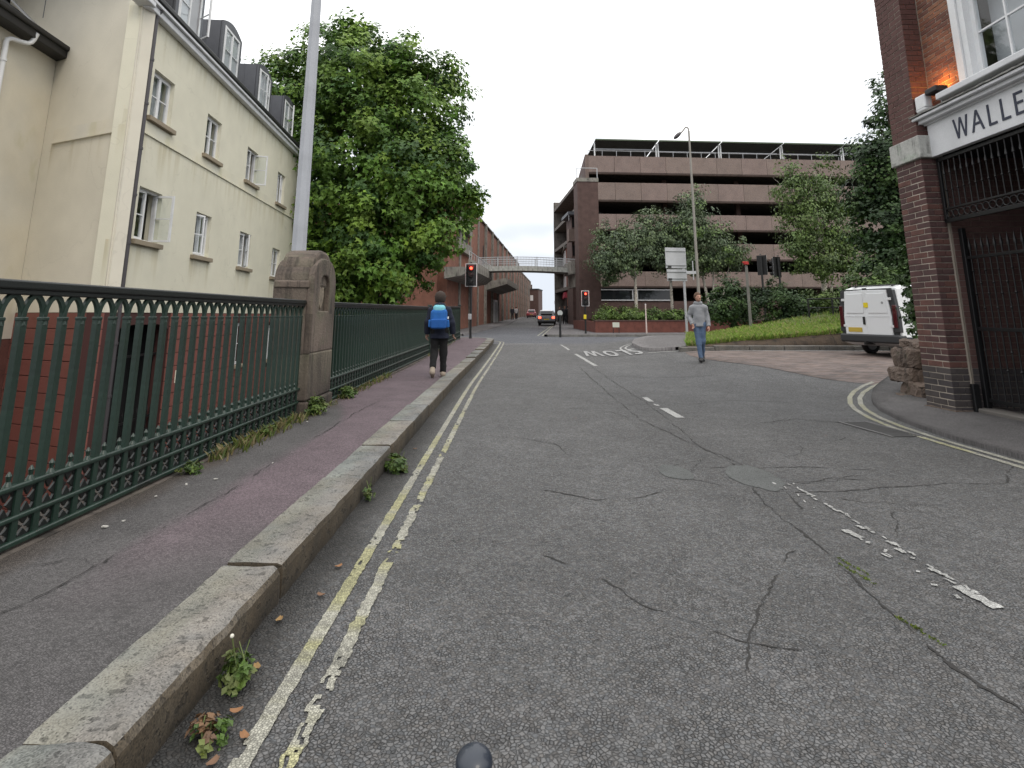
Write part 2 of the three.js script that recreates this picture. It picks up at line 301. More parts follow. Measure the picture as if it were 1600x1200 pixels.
// left pavement on the bridge
const PAV = 0.165;
{
  const tone = (x, y, z) => {
    const d = -z, n = wn(x * 0.8 + 11, z * 0.8 + 31, 401), m = wn(x * 4 + 11, z * 4 + 31, 403);
    const red = S(-2.16, -2.06, x + 0.12 * (n - 0.5) + 0.9 * S(7, 11, d)) * S(2.6, 4.6, d + 0.8 * (n - 0.5));
    let t = lerp(0.78, 0.98, red) * (0.84 + 0.34 * (m - 0.3)) * (0.9 + 0.25 * (n - 0.5));
    const dirt = 1 - S(-2.72, -2.5, x + 0.25 * (wn(x * 5 + 3, z * 3 + 3, 405) - 0.5));
    t *= 1 - 0.4 * dirt;
    return [t * (1 + 0.2 * red + 0.22 * dirt), t * (1 - 0.05 * red + 0.05 * dirt), t * (1 + 0.07 * red - 0.12 * dirt)];
  };
  const g = sheet(steps(0, 1, 0.05), [...steps(4, -12, 0.12), ...steps(-12.4, -27.4, 0.4)], (t, z) => { const x = lerp(-3.35, kerbX(-z) - 0.27, t); return [x, gr(x, z) + PAV - 0.014 * S(0.85, 1, t) + 0.01 * (wn(x * 1.3 + 8, z * 1.3 + 8, 407) - 0.5), z]; }, (x, y, z) => [x * 0.9 + z * 0.4, z * 0.9 - x * 0.4], tone);
  const end = sheet(steps(0, 1, 0.1), steps(-27.4, -29.1, 0.2), (t, z) => { const d = -z, q = d - 27.4, x1 = -2.66 - 0.22 + Math.sqrt(Math.max(0, 1.8 * 1.8 - q * q)) , x = lerp(-12, x1, t); return [x, gr(x, z) + PAV, z]; }, undefined, tone);
  tag(part('pavement', join([g, end]), M.tarmac), null, null, null, 'structure');
}
// granite kerb, stone by stone
{
  const kerb = new THREE.Group(); kerb.name = 'kerb'; scene.add(kerb); tag(kerb, null, null, null, 'structure');
  const joints = [-2, -0.6, 0.75, 2.05, 3.33, 4.95, 6.12, 7.45, 8.75, 10.5, 12.0, 13.4, 14.8, 16.2, 17.6, 19, 20.4, 21.8, 23.2, 24.6, 26, 27.4];
  const stone = (a, b, top) => {          // a, b: [x, z] of the road side ends
    const dx = b[0] - a[0], dz = b[1] - a[1], L = Math.hypot(dx, dz), d = -(a[1] + b[1]) / 2, fine = d < 9;
    let g = new RoundedBoxGeometry(0.3, 0.42, L - 0.008, 3, 0.03);
    if (fine) { const G = new THREE.BoxGeometry(0.3, 0.42, L - 0.01, 8, 10, Math.round(L / 0.04)); const p = G.attributes.position;
      const R = d < 4 ? 0.05 : 0.03;
      for (let i = 0; i < p.count; i++) { let x = p.getX(i), y = p.getY(i), z = p.getZ(i); const ex = x - (0.15 - R), ey = y - (0.21 - R), ez = Math.abs(z) - (L / 2 - 0.005 - R * 0.6);
        if (ex > 0 && ey > 0) { const r = Math.hypot(ex, ey), k = r > 0 ? Math.max(ex, ey) / r : 1; x = 0.15 - R + ex * k; y = 0.21 - R + ey * k; }
        if (ez > 0 && ey > 0) y -= 0.35 * ez; if (ez > 0 && ex > 0) x -= 0.35 * ez;
        p.setXYZ(i, x, y, z); }
      g = wobble(clean(G), d < 4 ? 0.01 : 0.006, 7, 500 + Math.round(d * 10)); }
    g = uvs(g, rnd() * 5, rnd() * 5);
    const tint = rr(0.86, 1.12), hue = rr(-0.05, 0.06), sd = rnd() * 50;
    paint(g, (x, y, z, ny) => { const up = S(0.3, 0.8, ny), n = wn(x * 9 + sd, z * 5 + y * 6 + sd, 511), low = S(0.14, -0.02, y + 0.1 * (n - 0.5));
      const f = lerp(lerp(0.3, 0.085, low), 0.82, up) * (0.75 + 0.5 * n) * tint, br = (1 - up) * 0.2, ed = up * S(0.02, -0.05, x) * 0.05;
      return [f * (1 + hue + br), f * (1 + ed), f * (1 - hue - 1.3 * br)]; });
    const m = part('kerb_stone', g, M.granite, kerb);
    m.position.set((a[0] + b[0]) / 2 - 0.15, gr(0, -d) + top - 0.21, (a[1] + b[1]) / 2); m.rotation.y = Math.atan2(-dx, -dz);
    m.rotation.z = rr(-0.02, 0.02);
  };
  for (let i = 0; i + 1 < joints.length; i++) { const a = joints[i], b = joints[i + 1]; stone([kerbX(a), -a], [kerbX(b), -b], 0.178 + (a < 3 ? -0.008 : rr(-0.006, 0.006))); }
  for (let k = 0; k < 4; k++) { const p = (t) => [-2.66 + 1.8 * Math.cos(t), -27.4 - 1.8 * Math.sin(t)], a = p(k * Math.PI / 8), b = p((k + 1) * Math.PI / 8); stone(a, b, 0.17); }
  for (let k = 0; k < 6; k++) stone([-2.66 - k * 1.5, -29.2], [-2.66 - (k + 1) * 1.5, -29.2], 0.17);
}
// right pavement in front of the arch, nearly flush with the road
const edgePts = [[-6, 5.2], [7.2, 5.2], [7.9, 5.28], [8.6, 5.44], [9.3, 5.66], [9.9, 5.92], [10.4, 6.2], [11, 6.62], [11.6, 7.12], [12.3, 7.75], [13.2, 8.6]];
const edgeR = (d) => { for (let i = 0; i + 1 < edgePts.length; i++) if (d <= edgePts[i + 1][0]) return lerp(edgePts[i][1], edgePts[i + 1][1], (d - edgePts[i][0]) / (edgePts[i + 1][0] - edgePts[i][0])); return edgePts[edgePts.length - 1][1]; };
{
  const ts = [0, 0.0001, ...steps(0.02, 1, 0.03)];
  const tone = (x, y, z) => { const n = wn(x * 1.3 + 70, z * 1.3 + 70, 421), m = wn(x * 5 + 70, z * 5 + 70, 423), e = x - edgeR(-z), t = (0.8 + 0.3 * (n - 0.4) + 0.25 * (m - 0.5)) * (1 - 0.45 * (1 - S(0, 0.22, e + 0.1 * (m - 0.5)))) * (1 - 0.25 * S(6.3, 6.6, x)); return [t, t * 0.99, t * 0.98]; };
  const g = sheet(ts, steps(6, -13.2, 0.15), (t, z) => { const x = lerp(edgeR(-z), 13, t); return [x, gr(x, z) + (t === 0 ? -0.05 : 0.05 + 0.05 * S(5.6, 6.6, x)), z]; }, undefined, tone);
  tag(part('pavement', g, M.tarmac), null, null, null, 'structure');
}
// block paved lane mouth
{
  const e = [[11.6, 7.3], [12.5, 6.45], [14, 6.02], [15.6, 5.62], [17, 5.34], [18, 5.35], [18.9, 5.5]];
  const E = (d) => { for (let i = 0; i + 1 < e.length; i++) if (d <= e[i + 1][0]) return lerp(e[i][1], e[i + 1][1], (d - e[i][0]) / (e[i + 1][0] - e[i][0])); return 5.5; };
  const g = sheet([...steps(0, 0.2, 0.01), ...steps(0.22, 1, 0.04)], steps(-11.6, -18.9, 0.15), (t, z) => { const x = lerp(E(-z), 46, t); return [x, gr(x, z) + 0.006, z]; }, undefined, (x, y, z) => { const n = wn(x * 1.1 + 5, z * 1.1 + 90, 431), k = (0.85 + 0.5 * (n - 0.5)) * lerp(0.75, 1, S(0, 0.6, x - E(-z) + 0.5 * (n - 0.5))); return [k, k * 0.99, k * 0.98]; });
  tag(part('lane', g, M.setts), null, null, null, 'structure');
}
// pavements of the street beyond the junction
{
  const tone = (x, y, z) => { const t = 0.95 + 0.4 * (wn(x * 0.6 + 9, z * 0.6 + 200, 441) - 0.5); return [t, t, t * 1.02]; };
  const strip = (f0, f1, d0, d1) => { const up = sheet([0, 0.0001, 0.33, 0.66, 1], steps(-d0, -d1, 1.5), (t, z) => { const d = -z, x = lerp(f0(d), f1(d), t); return [x, gr(x, z) + (t === 0 ? -0.05 : 0.13), z]; }, undefined, tone); return up; };
  const l = strip((d) => streetL(d), (d) => streetL(d) - 9, 35.6, 230), r = strip((d) => streetR(d), (d) => streetR(d) + 30, 34.4, 38), r2 = strip((d) => streetR(d), (d) => streetR(d) + 8, 38, 230);
  const kf = new THREE.Group(); kf.name = 'kerb'; kf.name = numbered('kerb_line'); scene.add(kf); tag(kf, null, null, null, 'structure'); for (let k = 0; k < 15; k++) part('kerb_stone', paint(box(1.98, 0.34, 0.22, 3.05 + k * 2, gr(3 + k * 2, -34.4) - 0.035, -34.3), () => [0.9, 0.9, 0.9]), M.granite, kf); for (let k = 0; k < 4; k++) part('kerb_stone', paint(box(1.98, 0.34, 0.22, -4 - k * 2, gr(-4, -35.6) - 0.035, -35.5), () => [0.9, 0.9, 0.9]), M.granite, kf);
  tag(part('pavement', join([l]), M.tarmac), null, null, null, 'structure');
  tag(part('pavement', join([r, r2]), M.tarmac), null, null, null, 'structure');
}
// ---------------------------------------------------------------- road markings, with worn edges
const onRoad = (x, z, up = 0.006) => [x, gr(x, z) + up + 0.012 * (x < -0.6 ? 0 : wn(x * 0.9 + 20, z * 0.9 + 40, 301) - 0.5) * (-z < 26 ? 1 : 0), z];
function band(path, width, wear, tone, up = 0.006) {       // path: [[x, z], ...]
  const P = [], K = [], U = []; let s = 0; const seed = Math.floor(rnd() * 9999);
  for (let i = 0; i + 1 < path.length; i++) {
    const [ax, az] = path[i], [bx, bz] = path[i + 1], L = Math.hypot(bx - ax, bz - az), nx = -(bz - az) / L, nz = (bx - ax) / L, step = clamp(-az * 0.004, 0.012, 0.2), n = Math.max(1, Math.round(L / step));
    for (let j = 0; j < n; j++) {
      const t0 = j / n, t1 = (j + 1) / n, s0 = s + t0 * L, s1 = s + t1 * L, lanes = 4;
      const edge = (q, side) => width / 2 * (1 - 0.16 * wear) + 0.014 * wear * (wn(q * 26, side * 31 + 5, seed) - 0.35) * 2 + 0.006 * (wn(q * 90, side * 17 + 5, seed) - 0.5);
      for (let k = 0; k < lanes; k++) {
        const o = (q, f) => lerp(-edge(q, 0), edge(q, 1), f), f0 = k / lanes, f1 = (k + 1) / lanes;
        const hole = wn((s0 + s1) * 0.5 * 14, f0 * 3.1 + 3, seed + 5) * 0.55 + wn(s0 * 4.1, 9, seed + 7) * 0.45;
        if (hole > 0.82 - 0.2 * wear) continue;
        const pt = (t, off) => onRoad(lerp(ax, bx, t) + nx * off, lerp(az, bz, t) + nz * off, up);
        const A = pt(t0, o(s0, f0)), B = pt(t1, o(s1, f0)), Cc = pt(t1, o(s1, f1)), D = pt(t0, o(s0, f1)), c = tone(s0, lerp(az, bz, t0), seed);
        P.push(...A, ...Cc, ...B, ...A, ...D, ...Cc); for (let q = 0; q < 6; q++) K.push(...c);
        for (const p of [A, Cc, B, A, D, Cc]) U.push(p[0], p[2]);
      }
    }
    s += L;
  }
  const g = new THREE.BufferGeometry(); g.setAttribute('position', new THREE.Float32BufferAttribute(P, 3)); g.setAttribute('uv', new THREE.Float32BufferAttribute(U, 2)); g.setAttribute('color', new THREE.Float32BufferAttribute(K, 3)); g.computeVertexNormals();
  const N = g.attributes.normal; if (N.count && N.getY(0) < 0) { const p = g.attributes.position.array, u = g.attributes.uv.array; for (let i = 0; i < p.length / 9; i++) { for (let k = 0; k < 3; k++) { const t = p[i * 9 + 3 + k]; p[i * 9 + 3 + k] = p[i * 9 + 6 + k]; p[i * 9 + 6 + k] = t; } for (let k = 0; k < 2; k++) { const t = u[i * 6 + 2 + k]; u[i * 6 + 2 + k] = u[i * 6 + 4 + k]; u[i * 6 + 4 + k] = t; } } g.computeVertexNormals(); }
  return g;
}
const yellow = (s, z, seed) => { const n = S(0.42, 0.6, wn(s * 1.7, 4, seed + 3) * 0.7 + wn(s * 9, 8, seed) * 0.3) * lerp(1, 0.35, S(5, 12, -z)), k = 0.85 + 0.4 * (wn(s * 20, 2, seed) - 0.5); return [k * lerp(0.47, 0.46, n), k * lerp(0.46, 0.445, n), k * lerp(0.39, 0.25, n)]; };
const whiteP = (s, z, seed) => { const k = 0.47 + 0.25 * (wn(s * 8, 2, seed) - 0.5); return [k, k, k * 0.97]; };
function marking(name, label, geo, group) { const m = part(name, geo, M.paintLine); tag(m, label, 'road marking', group); return m; }
{
  const line = (o, d0, d1) => { const p = []; for (let d = d0; d < d1; d += 1) p.push([kerbX(d) + o, -d]); p.push([kerbX(d1) + o, -d1]); return p; };
  const curve = (o) => { const p = []; for (let k = 0; k <= 8; k++) { const t = k * Math.PI / 18, r = 1.8 + o; p.push([-2.66 + r * Math.cos(t), -27.4 - r * Math.sin(t)]); } return p; };
  marking('double_yellow_line', 'worn pale double yellow line running along the granite kerb of the bridge', join([band([...line(0.31, -1, 27.3), ...curve(0.31)], 0.066, 0.5, yellow), band([...line(0.465, -1, 27.3), ...curve(0.465)], 0.062, 1.0, yellow)]));
  const R = [];
  for (const [x, d] of [[5.0, -2], [5.0, 7.3], [5.06, 8.0], [5.2, 8.7], [5.42, 9.4], [5.66, 9.95], [6.0, 10.55], [6.4, 11.1], [6.9, 11.65], [7.5, 12.2], [8.2, 12.8]]) R.push([x, d]);
  const off = (o) => R.map(([x, d], i) => { const a = R[Math.max(0, i - 1)], b = R[Math.min(R.length - 1, i + 1)], L = Math.hypot(b[0] - a[0], b[1] - a[1]); return [x + o * (b[1] - a[1]) / L, -(d - o * (b[0] - a[0]) / L)]; });
  marking('double_yellow_line', 'pale double yellow line curving round the corner below the brick pier', join([band(off(-0.075), 0.075, 0.3, yellow), band(off(0.075), 0.075, 0.35, yellow)]));
  marking('lane_line', 'long white centre dash beyond the middle of the road, near the SLOW lettering', band([[2.2, -20.6], [2.38, -16.9]], 0.12, 0.25, whiteP));
  marking('lane_line', 'short white centre dash at the mouth of the junction', band([[2.08, -25.2], [2.14, -22.3]], 0.09, 0.5, whiteP));
  marking('lane_line', 'half worn white centre dash in the middle of the bridge road', join([band([[2.42, -8.7], [2.39, -9.55]], 0.13, 0.5, whiteP), band([[2.36, -9.8], [2.37, -10.05]], 0.08, 1.3, whiteP), band([[2.36, -10.25], [2.37, -10.75]], 0.11, 0.9, whiteP)]));
  const fl = [band([[2.44, -3.22], [2.4, -3.46]], 0.065, 1.35, whiteP, 0.008), band([[2.45, -2.6], [2.42, -3.02]], 0.05, 1, whiteP, 0.008), band([[2.3, -4.15], [2.28, -4.3]], 0.06, 1, whiteP, 0.008)];
  for (let i = 0; i < 75; i++) { const d = 3.3 + 2.1 * rnd(), far = rnd() > 0.25 ? 2.44 : 2.31, x = far + rr(-0.022, 0.022), w = rr(0.006, 0.024) * (d < 4.6 ? 1 : 0.7); fl.push(band([[x, -d], [x + rr(-0.02, 0.02), -d - rr(0.015, 0.07)]], w, 0.6, whiteP, 0.008)); }
  marking('lane_line', 'almost worn away white centre line in flecks beside the long crack', join(fl));
  marking('stop_line', 'faded white stop line across the left half of the road at the junction', band([[-0.5, -25.7], [1.7, -25.9]], 0.16, 1.0, whiteP));
  marking('edge_line', 'thin white line across the mouth of the block paved lane', join([band([[4.5, -19.75], [5.4, -19.25], [7, -18.95], [11, -18.85], [16, -18.85]], 0.09, 0.5, whiteP, 0.014)]));
  const isl = (o) => { const p = []; for (let k = 0; k <= 8; k++) { const t = k / 8 * 1.9, r = 1.3 + o; p.push([5.6 - r * Math.cos(t - 0.55), -21.7 - r * 1.5 * Math.sin(t - 0.55)]); } return p; };
  marking('double_yellow_line', 'short pale double yellow line round the pavement corner before the grass bank', join([band(isl(0.28), 0.07, 0.4, whiteP), band(isl(0.1), 0.07, 0.4, whiteP)]));
  marking('double_yellow_line', 'far double yellow line beside the right kerb of the street behind the junction', join([band([[1.55, -35.8], [3.6, -55], [7.5, -92]], 0.09, 0.2, yellow), band([[1.8, -35.4], [3.8, -55], [7.7, -92]], 0.09, 0.2, yellow)]));
}
const font = await new FontLoader().loadAsync('fonts/droid/droid_sans_bold.typeface.json');
const fontThin = await new FontLoader().loadAsync('fonts/droid/droid_sans_regular.typeface.json');
{
  const t = thing('road_lettering', 'white SLOW painted on the road facing oncoming traffic before the junction', 'road marking');
  let x = 0; const W = [];
  for (const ch of 'SLOW') { const g = new THREE.ShapeGeometry(font.generateShapes(ch, 1)); g.computeBoundingBox(); const b = g.boundingBox; W.push([ch, g, x - b.min.x]); x += b.max.x - b.min.x + 0.22; }
  for (const [ch, g, ox] of W) {
    const p = g.attributes.position; const sx = 2.05 / x;
    for (let i = 0; i < p.count; i++) { const X = 4.42 - (p.getX(i) + ox) * sx, Z = 0; const Zr = -21.6 + p.getY(i) * 1.9; p.setXYZ(i, X, onRoad(X, Zr, 0.02)[1], Zr); }
    let q = clean(g); paint(q, (a, b, c) => { const k = 0.44 + 0.25 * (wn(a * 5, c * 3, 77) - 0.5); return [k, k, k]; }); q = uvs(q); q.computeVertexNormals();
    part('letter', q, M.paintLine, t);
  }
}
// ---------------------------------------------------------------- cracks, repairs, litter
function ribbon(pts, w, on = onRoad) {
  const P = []; let prev = null;
  const fine = []; for (let i = 0; i + 1 < pts.length; i++) { const n = Math.max(2, Math.round(Math.hypot(pts[i + 1][0] - pts[i][0], pts[i + 1][1] - pts[i][1]) / 0.022)); for (let j = 0; j < n; j++) fine.push([lerp(pts[i][0], pts[i + 1][0], j / n), lerp(pts[i][1], pts[i + 1][1], j / n)]); }
  const sd = rnd() * 90;
  fine.forEach(([x, z], i) => {
    const a = fine[Math.max(0, i - 1)], b = fine[Math.min(fine.length - 1, i + 1)], L = Math.hypot(b[0] - a[0], b[1] - a[1]) || 1, nx = -(b[1] - a[1]) / L, nz = (b[0] - a[0]) / L;
    const j = 0.07 * (wn(i * 0.075 + sd, 3, 611) - 0.5) + 0.034 * (wn(i * 0.55 + sd, 5, 613) - 0.5), h = 0.85 * w * Math.max(0, wn(i * 0.17 + sd, 9, 617) * 1.9 - 0.42) * (i === 0 || i === fine.length - 1 ? 0 : 1);
    const cx = x + nx * j, cz = z + nz * j, hl = h * (0.25 + 1.2 * hash2(i, Math.floor(sd * 100), 621)), hr = h * (0.25 + 1.2 * hash2(i, Math.floor(sd * 100), 623)), l = on(cx + nx * hl, cz + nz * hl, 0.0035), r = on(cx - nx * hr, cz - nz * hr, 0.0035);
    if (prev && h + prev[2] > 0.001) P.push(...prev[0], ...r, ...prev[1], ...prev[0], ...l, ...r);
    prev = [l, r, h];
  });
  const g = new THREE.BufferGeometry(); g.setAttribute('position', new THREE.Float32BufferAttribute(P, 3)); g.computeVertexNormals(); return g;
}
{
  const R = [
    ribbon([[1.88, -16.7], [1.82, -12], [1.81, -8.6], [2.05, -7.1], [2.2, -6.1], [1.98, -4.83], [1.95, -3.87], [1.88, -3.06], [1.85, -2.67], [1.93, -2.4], [2.0, -1.5]], 0.016),
    ribbon([[2.24, -17], [2.25, -12], [2.24, -9], [2.1, -7], [2.35, -5.6], [2.2, -4.7]], 0.012),
    ribbon([[0.2, -3.9], [0.5, -3.56], [0.65, -3.27], [0.89, -3.09], [1.05, -2.95], [1.3, -2.86]], 0.011),
    ribbon([[1.79, -3.96], [1.6, -3.75], [1.5, -3.6], [1.22, -3.2], [1.07, -2.96], [0.95, -2.7]], 0.008),
    ribbon([[0.27, -5.24], [0.66, -4.95], [0.95, -4.99], [1.3, -5.2]], 0.013),
    ribbon([[2.34, -5.15], [2.98, -5.24], [3.82, -5.43], [4.3, -5.4], [4.88, -6.02]], 0.014),
    ribbon([[2.2, -5.9], [2.8, -6.0], [3.5, -5.85]], 0.012), ribbon([[2.5, -5.4], [2.9, -5.6], [3.2, -5.5]], 0.012), ribbon([[3.2, -8.2], [4, -8.6], [4.7, -8.2]], 0.013), ribbon([[-0.6, -14.2], [1.2, -14.0], [2.3, -14.4], [4.8, -13.6]], 0.016), ribbon([[-0.4, -18], [1.4, -18.3], [2.2, -18]], 0.016), ribbon([[0, -7.4], [0.5, -7], [0.6, -6.4]], 0.009), ribbon([[3.0, -10], [3.8, -10.4], [5, -10.1]], 0.013),
    ribbon([[2.9, -7.2], [3.6, -7.0], [4.1, -7.4]], 0.01), ribbon([[0.9, -9.6], [1.5, -9.2], [1.7, -8.7]], 0.012),
  ];
  const onPav = (x, z, up) => [x, gr(x, z) + PAV + up + 0.004 + 0.01 * (wn(x * 1.3 + 8, z * 1.3 + 8, 407) - 0.5), z];
  R.push(ribbon([[-2.35, -2.2], [-2.2, -2.9], [-2.12, -3.8], [-2.1, -4.7], [-2.12, -5.6]], 0.008, onPav), ribbon([[-2.6, -3.2], [-2.3, -3.4], [-2.15, -3.3]], 0.007, onPav), ribbon([[-2.1, -6.4], [-2.08, -8], [-2.0, -9.5]], 0.007, onPav));
  const RC = mulberry(515); for (let i = 0; i < 9; i++) { let x = lerp(-0.3, 4.6, RC()), z = -lerp(2.6, 12, RC() * RC()), a = RC() * 6.28; if (i < 7) { x = 2.2 + (RC() - 0.5) * 1.5; z = -5.5 + (RC() - 0.5) * 1.8; } const p = [[x, z]]; for (let k = 0; k < 3 + RC() * 4; k++) { a += (RC() - 0.5) * 1.5; x += Math.cos(a) * 0.16; z += Math.sin(a) * 0.16; p.push([x, z]); } R.push(ribbon(p, 0.0075)); }
  tag(part('road_crack', join(R), M.crack), 'thin branching dark cracks in the asphalt of the bridge road', 'crack', null, 'stuff');
  const blob = (cx, cz, rx, rz, seed) => { const n = 36, P = []; const q = (i) => { const a = i / n * 6.283, k = 0.8 + 0.45 * (wn(Math.cos(a) * 1.6 + 5, Math.sin(a) * 1.6 + seed, 701) - 0.4); return onRoad(cx + rx * k * Math.cos(a), cz + rz * k * Math.sin(a), 0.004); }; for (let i = 0; i < n; i++) P.push(...onRoad(cx, cz, 0.005), ...q(i + 1), ...q(i)); const g = new THREE.BufferGeometry(); g.setAttribute('position', new THREE.Float32BufferAttribute(P, 3)); g.computeVertexNormals(); return uvs(g); };
  tag(part('road_patch', blob(1.53, -5.78, 0.17, 0.3, 3), M.patch), 'small smooth grey repair patch left of the larger one', 'repair patch');
  tag(part('road_patch', blob(2.2, -5.62, 0.24, 0.52, 8), M.patch), 'larger smooth grey repair patch where the long cracks meet', 'repair patch');
}
{
  const t = thing('drain_grate', 'dark slotted drain grate in the gutter beside the curving double yellow line', 'drain', [4.72, gr(4.7, -7.9) + 0.004, -7.85], 0.1);
  const f = []; for (let i = 0; i <= 13; i++) f.push(box(0.34, 0.012, 0.016, 0, 0.004, -0.45 + i * 0.07));
  part('frame', [box(0.03, 0.014, 1.0, -0.19, 0.005, 0), box(0.03, 0.014, 1.0, 0.19, 0.005, 0)], M.castIron = mat(0.115, 0.113, 0.112, { ...T.grain, bumpScale: 0.002, roughness: 0.6 }), t);
  part('slot', box(0.36, 0.004, 0.98, 0, 0.0, 0), M.crack, t); part('bars', f, M.castIron, t);
}
// ---------------------------------------------------------------- the bridge parapet: cast iron railing, stone pier, lamp column
const facing = (dx, dz) => Math.atan2(-dz, dx);      // turn that lays local x along (dx, dz)
const RAILH = 1.48, PITCHR = 0.154;
const arcBar = (() => {
  const pts = [], n = 7; for (let i = 0; i <= n; i++) { const t = i / n * Math.PI / 2; pts.push([0.098 * (1 - Math.cos(t)), 0.135 * Math.sin(t)]); }
  const out = [], inn = []; pts.forEach((p, i) => { const a = pts[Math.max(0, i - 1)], b = pts[Math.min(n, i + 1)], L = Math.hypot(b[0] - a[0], b[1] - a[1]), nx = -(b[1] - a[1]) / L * 0.0145, ny = (b[0] - a[0]) / L * 0.0145; out.push([p[0] + nx, p[1] + ny]); inn.unshift([p[0] - nx, p[1] - ny]); });
  return [...out, ...inn];
})();
const picketGeo = (() => {
  const l = [box(0.044, 1.24, 0.034, 0, 0.65, 0), rbox(0.05, 0.022, 0.044, 0.006, 0, 1.262, 0, 1), cyl(0.024, 0.018, 0.03, 0, 1.225, 0, 8)];
  const a = slab(arcBar, 0.02); a.translate(0, 1.27, -0.008); const b = slab(arcBar.map(([x, y]) => [-x, y]).reverse(), 0.02); b.translate(0, 1.27, -0.014);
  return join([...l, a, b]);
})();
const piercedGeo = (w, h) => { const a = 0.42 * w, b = 0.42 * h, k = 0.17; const X = [[-a * k, 0], [-a, b * 0.55], [-a * 0.62, b], [0, b * k * 1.6], [a * 0.62, b], [a, b * 0.55], [a * k, 0], [a, -b * 0.55], [a * 0.62, -b], [0, -b * k * 1.6], [-a * 0.62, -b], [-a, -b * 0.55]]; const g = slab(rect(-w / 2, w / 2, -h / 2, h / 2), 0.014, [X]); g.translate(0, 0, -0.007); return g; };
const panelUp = piercedGeo(PITCHR - 0.034, 0.15), panelLow = piercedGeo(PITCHR - 0.034, 0.105);
const finialGeo = join([cyl(0.026, 0.012, 0.03, 0, 0.345, 0, 8), cyl(0.01, 0.016, 0.03, 0, 0.375, 0, 8), cyl(0.016, 0.004, 0.022, 0, 0.405, 0, 8)]);
function railing(label, p0, p1, opts = {}) {
  const dx = p1[0] - p0[0], dz = p1[1] - p0[1], L = Math.hypot(dx, dz), y0 = gr(p0[0], p0[1]) + PAV, y1 = gr(p1[0], p1[1]) + PAV;
  const t = thing('iron_railing', label, 'railing', [p0[0], y0, p0[1]], facing(dx, dz), null); t.rotation.order = 'YXZ'; t.rotation.z = Math.atan2(y1 - y0, L);
  part('top_rail', [rbox(L, 0.055, 0.085, 0.014, L / 2, 1.452, 0), rbox(L, 0.03, 0.06, 0.006, L / 2, 1.412, 0)], M.railDark, t);
  part('middle_rail', [rbox(L, 0.034, 0.05, 0.014, L / 2, 0.335, 0.004)], M.rail, t);
  part('lower_rail', [rbox(L, 0.03, 0.046, 0.012, L / 2, 0.168, 0.004)], M.rail, t);
  part('base_rail', [rbox(L, 0.035, 0.06, 0.012, L / 2, 0.035, 0.004)], M.rail, t);
  part('plinth', [box(L, 0.24, 0.2, L / 2, -0.115, -0.03)], M.stone2, t);
  const n = Math.round(L / PITCHR), q = L / n;
  for (let i = 0; i < n; i++) {
    part('picket', picketGeo, M.rail, t, [(i + 0.5) * q, 0, 0], [0, 0, 0]);
    if (i < n - 1) { part('finial', finialGeo, M.rail, t, [(i + 1) * q, 0, 0.004]);
      part('pierced_panel', panelUp, M.railDark, t, [(i + 1) * q, 0.2505, -0.002]); part('pierced_panel', panelLow, M.railDark, t, [(i + 1) * q, 0.1035, -0.002]); }
  }
  if (opts.post) part('end_post', [rbox(0.09, 1.5, 0.09, 0.015, L + 0.03, 0.75, 0), rbox(0.14, 0.05, 0.14, 0.02, L + 0.03, 1.51, 0)], M.rail, t);
  return t;
}
M.stone2 = mat(0.12, 0.1, 0.085, { ...T.stone, bumpScale: 0.008 });
M.stone2 = mat(0.12, 0.1, 0.085, { ...T.stone, bumpScale: 0.008 });
railing('near dark green cast iron railing with pointed arches, in front of the cream building', [-2.8, -1.6], [-2.8, -7.86]);
railing('middle dark green cast iron railing between the stone pier and an iron post', [-2.76, -8.9], [-2.58, -18.4], { post: true });
railing('farthest dark green railing, short stretch beside the walker with the blue backpack', [-2.57, -18.5], [-2.4, -26.8], { post: true });
